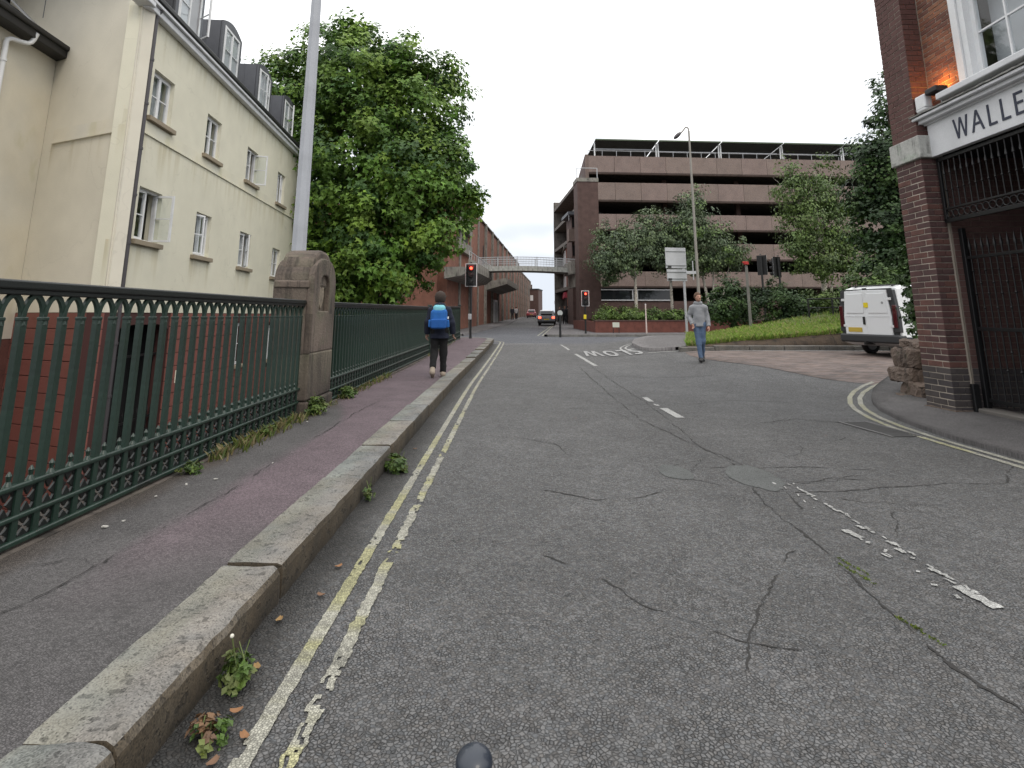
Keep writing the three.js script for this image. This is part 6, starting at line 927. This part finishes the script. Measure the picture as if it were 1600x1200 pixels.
  part('roof_rack', [rod([0.2, 2.0, -0.6], [3, 2.0, -0.6], 0.02, 6), rod([0.2, 2.0, 0.6], [3, 2.0, 0.6], 0.02, 6), ...[0.3, 1.2, 2.1, 3].map((x) => rod([x, 2.0, -0.7], [x, 2.0, 0.7], 0.02, 6)), ...[0.3, 2.1].flatMap((x) => [-0.6, 0.6].map((z) => rod([x, 1.88, z], [x, 2.0, z], 0.02, 6)))], M.black, t);
  for (const x of [0.92, 4.0]) for (const z of [-0.84, 0.84]) wheel(t, x, z, 0.33); for (const s of [-1, 1]) { const a = new THREE.TorusGeometry(0.42, 0.03, 6, 20, Math.PI); part('arch_trim', clean(a), vanWhite, t, [0.92, 0.34, s * 0.93]); }
  part('underbody', span(0.4, 4.5, 0.28, 0.5, -0.75, 0.75), M.black, t);
}
function car(label, at, turn, paintM, lit) {
  const t = thing('car', label, 'car', at, turn);
  const prof = [[0.05, 0.35], [0.5, 0.25], ...arcPts(0.85, 0.3, 0.35, Math.PI, 0, 8), [3.0, 0.24], ...arcPts(3.35, 0.3, 0.35, Math.PI, 0, 8), [4.1, 0.3], [4.15, 0.62], [3.9, 0.8], [3.05, 0.95], [0.25, 0.98], [0.02, 0.8], [0, 0.5]];
  part('body', bodyShell(prof, 1.74, 0.05, () => 1), paintM, t); part('cabin', bodyShell([[0.18, 0.95], [3.05, 0.92], [2.3, 1.38], [1.9, 1.44], [0.75, 1.44], [0.45, 1.38]], 1.6, 0.04, (x, y) => 1 - 0.2 * clamp((y - 0.92) / 0.5)), paintM, t);
  part('rear_window', uvs(slab([[-0.6, 1.0], [0.6, 1.0], [0.5, 1.34], [-0.5, 1.34]], 0.01).rotateY(-Math.PI / 2).rotateZ(-0.55).translate(-0.28 - 0.17, 0.27, 0)), M.darkGlass, t);
  for (const s of [-1, 1]) { part('side_window', uvs(slab([[0.55, 1.0], [2.6, 0.98], [2.15, 1.34], [0.75, 1.36]], 0.01).translate(0, 0, s * 0.755 - 0.005)), M.darkGlass, t); part('tail_lamp', rbox(0.06, 0.2, 0.26, 0.02, -0.02, 0.78, s * 0.66), lit ? red : mat(0.25, 0.01, 0.01, { roughness: 0.2 }), t); }
  part('number_plate', box(0.01, 0.11, 0.5, -0.055, 0.62, 0), mat(0.5, 0.38, 0.05), t); part('bumper', rbox(0.16, 0.2, 1.7, 0.05, 0.02, 0.4, 0), M.black, t);
  for (const x of [0.85, 3.35]) for (const z of [-0.75, 0.75]) wheel(t, x, z, 0.3); return t;
}
const sp = (x, d) => [x, gr(x, -d) + 0.006, -d];
car('dark car with lit red brake lights stopped in the street under the footbridge', sp(3.35, 57), facing(0.09, -1), mat(0.03, 0.02, 0.022, { roughness: 0.25, clearcoat: 1 }), true);
car('small red car far down the left side of the street', sp(3.5, 106), facing(0.05, -1), mat(0.3, 0.02, 0.03, { roughness: 0.3, clearcoat: 1 }), false);
car('pale silver car beyond the braking car near the street end', sp(4.9, 84), facing(0.06, -1), mat(0.5, 0.52, 0.54, { roughness: 0.3, clearcoat: 1 }), false);
// ---------------------------------------------------------------- the tip of the bicycle in front of the camera
{ const t = thing('bicycle_handlebar', 'dark blue rounded top of the bicycle stem at the bottom edge', 'bicycle part', [-0.035, 0, -0.62]); const dk = mat(0.012, 0.018, 0.03, { roughness: 0.45, clearcoat: 0.3 }); const k = new THREE.SphereGeometry(0.0165, 24, 14); k.scale(1.05, 0.72, 1.1); part('stem_cap', clean(k), dk, t, [0, 1.045, 0]); part('stem', [cyl(0.0165, 0.0165, 0.24, 0, 0.8, 0, 18)], dk, t); part('bar', rod([-0.3, 0.8, 0.04], [0.3, 0.8, 0.04], 0.016, 12), dk, t); }
// ---------------------------------------------------------------- people: continuous surfaces meshed from smoothly joined limbs
function surfaceNet(f, lo, hi, cell) {
  const n = [0, 1, 2].map((k) => Math.ceil((hi[k] - lo[k]) / cell) + 1), [nx, ny, nz] = n, V = new Float32Array(nx * ny * nz), at = (x, y, z) => (z * ny + y) * nx + x;
  for (let z = 0; z < nz; z++) for (let y = 0; y < ny; y++) for (let x = 0; x < nx; x++) V[at(x, y, z)] = f(lo[0] + x * cell, lo[1] + y * cell, lo[2] + z * cell);
  const id = new Int32Array(nx * ny * nz).fill(-1), P = [], I = [];
  for (let z = 0; z < nz - 1; z++) for (let y = 0; y < ny - 1; y++) for (let x = 0; x < nx - 1; x++) {
    let sx = 0, sy = 0, sz = 0, c = 0; const q = (a, b) => { const va = V[at(x + a[0], y + a[1], z + a[2])], vb = V[at(x + b[0], y + b[1], z + b[2])]; if ((va < 0) !== (vb < 0)) { const t = va / (va - vb); sx += a[0] + (b[0] - a[0]) * t; sy += a[1] + (b[1] - a[1]) * t; sz += a[2] + (b[2] - a[2]) * t; c++; } };
    for (const e of EDGES) q(e[0], e[1]);
    if (c) { id[at(x, y, z)] = P.length / 3; P.push(lo[0] + (x + sx / c) * cell, lo[1] + (y + sy / c) * cell, lo[2] + (z + sz / c) * cell); }
  }
  const quad = (a, b, c, d, flip) => { if (a < 0 || b < 0 || c < 0 || d < 0) return; if (flip) I.push(a, c, b, a, d, c); else I.push(a, b, c, a, c, d); };
  for (let z = 1; z < nz - 1; z++) for (let y = 1; y < ny - 1; y++) for (let x = 1; x < nx - 1; x++) { const v = V[at(x, y, z)] < 0;
    if (v !== V[at(x + 1, y, z)] < 0) quad(id[at(x, y - 1, z - 1)], id[at(x, y, z - 1)], id[at(x, y, z)], id[at(x, y - 1, z)], !v);
    if (v !== V[at(x, y + 1, z)] < 0) quad(id[at(x - 1, y, z - 1)], id[at(x - 1, y, z)], id[at(x, y, z)], id[at(x, y, z - 1)], !v);
    if (v !== V[at(x, y, z + 1)] < 0) quad(id[at(x - 1, y - 1, z)], id[at(x, y - 1, z)], id[at(x, y, z)], id[at(x - 1, y, z)], !v); }
  const g = new THREE.BufferGeometry(); g.setAttribute('position', new THREE.Float32BufferAttribute(P, 3)); g.setIndex(I); g.computeVertexNormals(); return g;
}
const EDGES = [[[0, 0, 0], [1, 0, 0]], [[0, 1, 0], [1, 1, 0]], [[0, 0, 1], [1, 0, 1]], [[0, 1, 1], [1, 1, 1]], [[0, 0, 0], [0, 1, 0]], [[1, 0, 0], [1, 1, 0]], [[0, 0, 1], [0, 1, 1]], [[1, 0, 1], [1, 1, 1]], [[0, 0, 0], [0, 0, 1]], [[1, 0, 0], [1, 0, 1]], [[0, 1, 0], [0, 1, 1]], [[1, 1, 0], [1, 1, 1]]];
const cap = (p, a, b, ra, rb, sz = 1) => { const bx = b[0] - a[0], by = b[1] - a[1], bz = (b[2] - a[2]), px = p[0] - a[0], py = p[1] - a[1], pz = p[2] - a[2], h = clamp((px * bx + py * by + pz * bz) / (bx * bx + by * by + bz * bz || 1)), x = px - bx * h, y = py - by * h, z = (pz - bz * h) / sz; return Math.sqrt(x * x + y * y + z * z) - lerp(ra, rb, h); };
const smin = (a, b, k) => { const h = Math.max(k - Math.abs(a - b), 0) / k; return Math.min(a, b) - h * h * k * 0.25; };
function field(bones, k) { const B = bones.map((b) => ({ b, lo: [0, 1, 2].map((i) => Math.min(b[0][i], b[1][i]) - Math.max(b[2], b[3]) - 0.12), hi: [0, 1, 2].map((i) => Math.max(b[0][i], b[1][i]) + Math.max(b[2], b[3]) + 0.12) }));
  return (x, y, z) => { let d = 0.12; const p = [x, y, z]; for (const { b, lo, hi } of B) { if (x < lo[0] || x > hi[0] || y < lo[1] || y > hi[1] || z < lo[2] || z > hi[2]) continue; d = smin(d, cap(p, b[0], b[1], b[2], b[3], b[4] ?? 1), k); } return d; }; }
function bounds(bones, pad = 0.05) { const lo = [9, 9, 9], hi = [-9, -9, -9]; for (const b of bones) for (const q of [b[0], b[1]]) for (let i = 0; i < 3; i++) { lo[i] = Math.min(lo[i], q[i] - Math.max(b[2], b[3]) * 1.15 - pad); hi[i] = Math.max(hi[i], q[i] + Math.max(b[2], b[3]) * 1.15 + pad); } return [lo, hi]; }
const grow = (bones, r, o = {}) => bones.map((b) => [b[0], b[1], b[2] + r, b[3] + r, b[4] ?? 1]);
const netOf = (bones, k, cell, cut) => { const f = field(bones, k), [lo, hi] = bounds(bones); return surfaceNet(cut ? (x, y, z) => Math.max(f(x, y, z), cut(x, y, z)) : f, lo, hi, cell); };
// a hand at wrist w, pointing along dir, thumb to the side th; palm and five curled fingers
function handBones(w, dir, th, curl = 0.5) {
  const D = new THREE.Vector3(...dir).normalize(), T2 = new THREE.Vector3(...th); T2.addScaledVector(D, -T2.dot(D)).normalize(); const N = new THREE.Vector3().crossVectors(D, T2), W = new THREE.Vector3(...w), at = (a, b, c = 0) => W.clone().addScaledVector(D, a).addScaledVector(T2, b).addScaledVector(N, c).toArray();
  const B = [[at(0, 0), at(0.045, 0.018), 0.02, 0.019], [at(0, 0), at(0.08, 0.022), 0.018, 0.014], [at(0, 0), at(0.08, 0.002), 0.019, 0.014], [at(0, 0), at(0.076, -0.018), 0.018, 0.013], [at(0, 0), at(0.068, -0.034), 0.017, 0.012]];
  [[0.022, 0.08, 0.042], [0.003, 0.082, 0.047], [-0.016, 0.078, 0.043], [-0.033, 0.07, 0.034]].forEach(([b, a, l], i) => { const c = curl + i * 0.08, p1 = at(a + l * 0.9 * Math.cos(c * 0.5), b, l * 0.9 * Math.sin(c * 0.5)), p2 = at(a + l * 0.9 * Math.cos(c * 0.5) + l * 0.9 * Math.cos(c * 1.4), b, l * 0.9 * Math.sin(c * 0.5) + l * 0.9 * Math.sin(c * 1.4)); B.push([at(a, b), p1, 0.0095, 0.0085], [p1, p2, 0.0085, 0.007]); });
  const t1 = at(0.05, 0.05, 0.015), t2 = at(0.082, 0.054, 0.026); B.push([at(0.018, 0.018), t1, 0.015, 0.011], [t1, t2, 0.011, 0.0085]); return B;
}
function headField(c, turn) {   // c: centre of the head, turn: about y; faces +z when turn is 0
  const ct = Math.cos(turn), st = Math.sin(turn), E = (x, y, z, rx, ry, rz) => { const k = Math.hypot(x / rx, y / ry, z / rz); return (k - 1) * Math.min(rx, ry, rz); };
  return (X, Y, Z) => { const dx = X - c[0], dz = Z - c[2], x = dx * ct - dz * st, z = dx * st + dz * ct, y = Y - c[1], ax = Math.abs(x);
    let d = E(x, y - 0.025, z + 0.012, 0.077, 0.093, 0.096); d = smin(d, E(x, y + 0.04, z - 0.018, 0.058, 0.078, 0.07), 0.05);
    d = smin(d, E(x, y + 0.085, z - 0.058, 0.026, 0.022, 0.024), 0.03);                       // chin
    d = smin(d, cap([x, y, z], [0, 0.012, 0.083], [0, -0.028, 0.102], 0.009, 0.014), 0.018);  // nose
    d = Math.max(d, -(E(ax - 0.031, y - 0.012, z - 0.099, 0.019, 0.012, 0.016)));               // eye sockets
    d = smin(d, E(ax - 0.03, y - 0.031, z - 0.08, 0.022, 0.007, 0.012), 0.012);                // brows
    d = Math.min(d, E(ax - 0.031, y - 0.011, z - 0.079, 0.0135, 0.0115, 0.0125));               // eyes
    d = smin(d, E(x, y + 0.052, z - 0.084, 0.026, 0.007, 0.012), 0.01); d = Math.max(d, -E(x, y + 0.0525, z - 0.098, 0.024, 0.0016, 0.012));   // mouth
    d = smin(d, E(ax - 0.08, y + 0.002, z + 0.01, 0.011, 0.032, 0.02), 0.012);                  // ears
    return d; };
}
function person(o) {
  const t = thing('person', o.label, 'person', o.at, o.turn, o.group), s = o.scale ?? 1, c = o.cell ?? 0.013, J = o.joints;
  const torso = [[[0, 0.96, 0], [0, 1.12, 0.0], 0.122, 0.11, 0.78], [[0, 1.12, 0], [0, 1.32, -0.01], 0.112, 0.12, 0.78], [[-0.085, 1.375, -0.01], [0.085, 1.375, -0.01], 0.075, 0.075, 0.85], [[0, 1.38, -0.01], [0, 1.54, 0.01], 0.065, 0.052]];
  const arm = (A) => [[A[0], A[1], 0.048, 0.04], [A[1], A[2], 0.041, 0.027]], leg = (L) => [[L[0], L[1], 0.082, 0.053], [L[1], L[2], 0.056, 0.036]], foot = (L) => [[L[2], L[3], 0.04, 0.036], [L[3], L[4], 0.04, 0.028]];
  const sh = (A) => [[[Math.sign(A[0][0]) * 0.05, 1.42, -0.01], A[0], 0.06, 0.048]];
  const all = [...torso, ...sh(J.la), ...sh(J.ra), ...arm(J.la), ...arm(J.ra), ...leg(J.ll), ...leg(J.rl), ...foot(J.ll), ...foot(J.rl)];
  const head = headField([0, 1.675, 0.025], o.look ?? 0), pieces = [netOf(all, 0.05, c)];
  if (o.fine !== false) { pieces.push(surfaceNet(head, [-0.12, 1.53, -0.12], [0.12, 1.83, 0.17], 0.005)); for (const [A, th] of [[J.la, J.lt], [J.ra, J.rt]]) { const dir = [0, 1, 2].map((i) => A[2][i] - A[1][i]), hb = handBones(A[2], dir, th, o.curl ?? 0.6); pieces.push(netOf(hb, 0.012, 0.0045)); } } else pieces.push(surfaceNet(head, [-0.12, 1.53, -0.12], [0.12, 1.83, 0.17], 0.014));
  const skin = join(pieces); part('body', skin, o.skin, t);
  // clothes
  const hem = o.hem, fold = (amp) => (x, y, z) => amp * (wn(x * 14 + 7, y * 11 + 7, 1501) + wn(z * 14 + 31, y * 9 + 3, 1502) - 1);
  const topB = [...grow(torso.slice(0, 3), o.bulk ?? 0.03), ...grow([...sh(J.la), ...sh(J.ra), ...arm(J.la), ...arm(J.ra)], (o.bulk ?? 0.03) * 0.75), [[0, hem + 0.02, 0], [0, 1.0, 0], (o.hemW ?? 0.16), 0.15, 0.78]]; const fo = fold(0.02), tf = field(topB, 0.034), [tlo, thi] = bounds(topB);
  const cuff = (p, A) => { const dx = A[2][0] - A[1][0], dy = A[2][1] - A[1][1], dz = A[2][2] - A[1][2], L = Math.hypot(dx, dy, dz), k = ((p[0] - A[2][0]) * dx + (p[1] - A[2][1]) * dy + (p[2] - A[2][2]) * dz) / L, q = Math.hypot(p[0] - A[2][0], p[1] - A[2][1], p[2] - A[2][2]); return q < 0.085 ? k + 0.005 : -1; };
  part(o.topName, surfaceNet((x, y, z) => Math.max(tf(x, y, z) + fo(x, y, z), hem - y, y - 1.505, cuff([x, y, z], J.la), cuff([x, y, z], J.ra)), tlo, thi, c), o.topM, t);
  const legB = grow([...leg(J.ll), ...leg(J.rl), [[0, 0.95, 0], [0, 1.02, 0], 0.125, 0.125, 0.8]], o.legBulk ?? 0.022), lf = field(legB, 0.022), [llo, lhi] = bounds(legB);
  const an = (p, L) => { const q = Math.hypot(p[0] - L[2][0], p[1] - L[2][1], p[2] - L[2][2]); const dx = L[2][0] - L[1][0], dy = L[2][1] - L[1][1], dz = L[2][2] - L[1][2], m = Math.hypot(dx, dy, dz), k = ((p[0] - L[2][0]) * dx + (p[1] - L[2][1]) * dy + (p[2] - L[2][2]) * dz) / m; return q < 0.13 ? k - 0.0 : -1; };
  part(o.legName, surfaceNet((x, y, z) => Math.max(lf(x, y, z) + fo(z * 1.3, y * 1.2, x), y - 1.04, an([x, y, z], J.ll), an([x, y, z], J.rl)), llo, lhi, c), o.legM, t);
  for (const L of [J.ll, J.rl]) part('shoe', netOf(grow(foot(L), 0.014), 0.04, Math.min(c, 0.011)), o.shoeM, t);
  if (o.hair) { const hf = headField([0, 1.675, 0.025], o.look ?? 0), hc = o.hair; const ct = Math.cos(o.look ?? 0), st = Math.sin(o.look ?? 0); part('hair', surfaceNet((x, y, z) => { const dz = z - 0.025, zz = x * st + dz * ct, yy = y - 1.675; const n = 0.006 * (wn(x * 60 + 9, y * 40 + z * 50 + 90, 1510) - 0.5); return Math.max(hf(x, y, z) - hc.thick + n, -(yy - lerp(hc.back, hc.front, S(-0.05, 0.085, zz)))); }, [-0.14, 1.5, -0.16], [0.14, 1.86, 0.18], o.fine === false ? 0.016 : 0.008), hc.m, t); }
  if (o.hood) part('hood', surfaceNet((x, y, z) => { const d = cap([x, y, z], [-0.07, 1.5, -0.06], [0.07, 1.5, -0.06], 0.055, 0.055), e = cap([x, y, z], [-0.06, 1.512, 0.02], [0.06, 1.512, 0.02], 0.056, 0.056), f = cap([x, y, z], [0, 1.5, -0.09], [0, 1.42, -0.13], 0.07, 0.03); return smin(smin(d, e, 0.04), f, 0.06); }, [-0.2, 1.3, -0.25], [0.2, 1.65, 0.12], 0.011), o.topM, t);
  t.scale.setScalar(s); return t;
}
const cloth = (r, g, b) => mat(r, g, b, { ...tex(T.grain, 5), bumpScale: 0.002, roughness: 0.95, sheen: 0.2 });
const skinM = mat(0.45, 0.25, 0.18, { roughness: 0.55 }), handM = mat(0.34, 0.2, 0.15, { roughness: 0.6 });
// walking away from the camera: local +z is the way the person faces
{
  const A = [-1.56, gr(-1.56, -12.7) + PAV, -12.7], turn = Math.PI + 0.06;
  const J = { la: [[0.175, 1.39, -0.01], [0.25, 1.14, -0.05], [0.275, 0.9, 0.03]], lt: [-0.3, 0, 1], ra: [[-0.175, 1.39, -0.01], [-0.255, 1.14, -0.03], [-0.29, 0.9, 0.06]], rt: [0.3, 0, 1],
    ll: [[0.085, 0.95, 0], [0.1, 0.53, -0.02], [0.11, 0.2, -0.28], [0.11, 0.12, -0.34], [0.11, 0.035, -0.22]], rl: [[-0.085, 0.95, 0], [-0.09, 0.52, 0.06], [-0.09, 0.085, 0.08], [-0.09, 0.05, 0.05], [-0.095, 0.04, 0.23]] };
  person({ label: 'person in navy coat and black trousers walking away along the bridge pavement', at: A, turn, joints: J, skin: handM, topName: 'coat', topM: cloth(0.012, 0.016, 0.034), legName: 'trousers', legM: cloth(0.008, 0.008, 0.009), shoeM: mat(0.3, 0.25, 0.2, { roughness: 0.8 }), hem: 0.8, hemW: 0.225, bulk: 0.05, legBulk: 0.03, hair: { m: cloth(0.05, 0.036, 0.03), thick: 0.03, back: -0.1, front: 0.03 }, hood: true, scale: 0.985 });
  const b = thing('backpack', 'bright blue backpack with pale turquoise top on the back of the walker', 'backpack', A, turn); b.scale.setScalar(0.985);
  const shell = (w, h, d, r, x, y, z, seed) => uvs(wobble(clean(new RoundedBoxGeometry(w, h, d, 6, r).translate(x, y, z)), 0.012, 6, seed));
  const blue = cloth(0.02, 0.13, 0.42), teal = cloth(0.2, 0.52, 0.6);
  part('main_bag', paintless(shell(0.36, 0.42, 0.2, 0.08, 0, 1.22, -0.27, 1601)), blue, b); part('top_pocket', shell(0.27, 0.17, 0.19, 0.075, 0, 1.43, -0.255, 1602), teal, b); part('front_pocket', shell(0.33, 0.2, 0.08, 0.035, 0, 1.12, -0.385, 1603), cloth(0.015, 0.1, 0.36), b); part('side_pocket', shell(0.06, 0.16, 0.12, 0.025, 0.19, 1.12, -0.27, 1604), blue, b); part('side_pocket', shell(0.06, 0.16, 0.12, 0.025, -0.19, 1.12, -0.27, 1605), blue, b); part('bottle_cap', cyl(0.022, 0.022, 0.05, -0.19, 1.22, -0.28, 12), M.white, b); part('strap', [tube([[0.1, 1.45, -0.18], [0.11, 1.53, -0.06], [0.11, 1.44, 0.1], [0.13, 1.2, 0.14]], 0.016, 6), tube([[-0.1, 1.45, -0.18], [-0.11, 1.53, -0.06], [-0.11, 1.44, 0.1], [-0.13, 1.2, 0.14]], 0.016, 6)], M.black, b); part('handle', tube([[-0.04, 1.5, -0.22], [0, 1.54, -0.22], [0.04, 1.5, -0.22]], 0.01, 6), M.black, b);
}
function paintless(g) { return g; }
{
  const d = 16.25, X = 5.17, J = { la: [[0.165, 1.385, -0.01], [0.215, 1.13, -0.05], [0.23, 0.9, 0.05]], lt: [-0.3, 0, 1], ra: [[-0.165, 1.385, -0.01], [-0.25, 1.15, -0.05], [-0.18, 0.95, 0.1]], rt: [0.4, 0, 0.6],
    ll: [[0.08, 0.95, 0], [0.06, 0.52, 0.05], [0.04, 0.12, -0.12], [0.04, 0.07, -0.16], [0.045, 0.035, 0.02]], rl: [[-0.08, 0.95, 0], [-0.05, 0.53, 0.1], [-0.02, 0.085, 0.2], [-0.02, 0.05, 0.17], [-0.025, 0.04, 0.35]] };
  person({ label: 'man in grey hooded top and blue jeans walking across the road before the grass', at: [X, gr(X, -d) + 0.004, -d], turn: -0.25, joints: J, skin: skinM, topName: 'hooded_top', topM: cloth(0.3, 0.31, 0.33), legName: 'jeans', legM: cloth(0.09, 0.14, 0.23), shoeM: mat(0.012, 0.012, 0.013, { roughness: 0.5 }), hem: 0.9, hemW: 0.165, bulk: 0.034, legBulk: 0.016, hair: { m: cloth(0.12, 0.07, 0.045), thick: 0.01, back: -0.05, front: 0.06 }, hood: true, scale: 1.035, look: 0.5 });
}
[[5.25, 58.5, 0.1, [0.02, 0.02, 0.024], 'far pedestrian in black beside the braking car'], [5.75, 60, 3.0, [0.03, 0.026, 0.024], 'far pedestrian in dark coat walking up the right pavement'], [5.35, 66, 0.4, [0.1, 0.06, 0.06], 'far pedestrian in reddish top on the right pavement']].forEach(([x, d, turn, c, label]) => farPerson(x, d, turn, c, label));
[[0.05, 83, 0.2, [0.02, 0.02, 0.03], 'far pedestrian in black by the brick wall on the left of the street'], [0.6, 86, 3, [0.4, 0.4, 0.42], 'far pedestrian in white top by the brick wall'], [0.75, 92, 0, [0.06, 0.03, 0.03], 'far pedestrian in dark red by the brick wall']].forEach(([x, d, turn, c, label]) => farPerson(x, d, turn, c, label));
function farPerson(x, d, turn, c, label) {
  const J = { la: [[0.19, 1.42, 0], [0.24, 1.16, -0.03], [0.24, 0.92, 0.05]], lt: [-1, 0, 0], ra: [[-0.19, 1.42, 0], [-0.24, 1.16, 0.02], [-0.23, 0.92, 0.1]], rt: [1, 0, 0], ll: [[0.085, 0.95, 0], [0.09, 0.52, 0.1], [0.09, 0.1, 0.12], [0.09, 0.06, 0.1], [0.09, 0.04, 0.26]], rl: [[-0.085, 0.95, 0], [-0.09, 0.52, -0.02], [-0.09, 0.12, -0.2], [-0.09, 0.08, -0.24], [-0.09, 0.04, -0.08]] };
  person({ label, at: [x, gr(x, -d) + 0.13, -d], turn, joints: J, skin: skinM, topName: 'jacket', topM: mat(...c), legName: 'trousers', legM: mat(0.015, 0.015, 0.018), shoeM: M.black, hem: 0.85, hemW: 0.18, bulk: 0.04, hair: { m: mat(0.03, 0.02, 0.015), thick: 0.015, back: -0.08, front: 0.05 }, cell: 0.032, fine: false });
}
renderer.render(scene, camera);
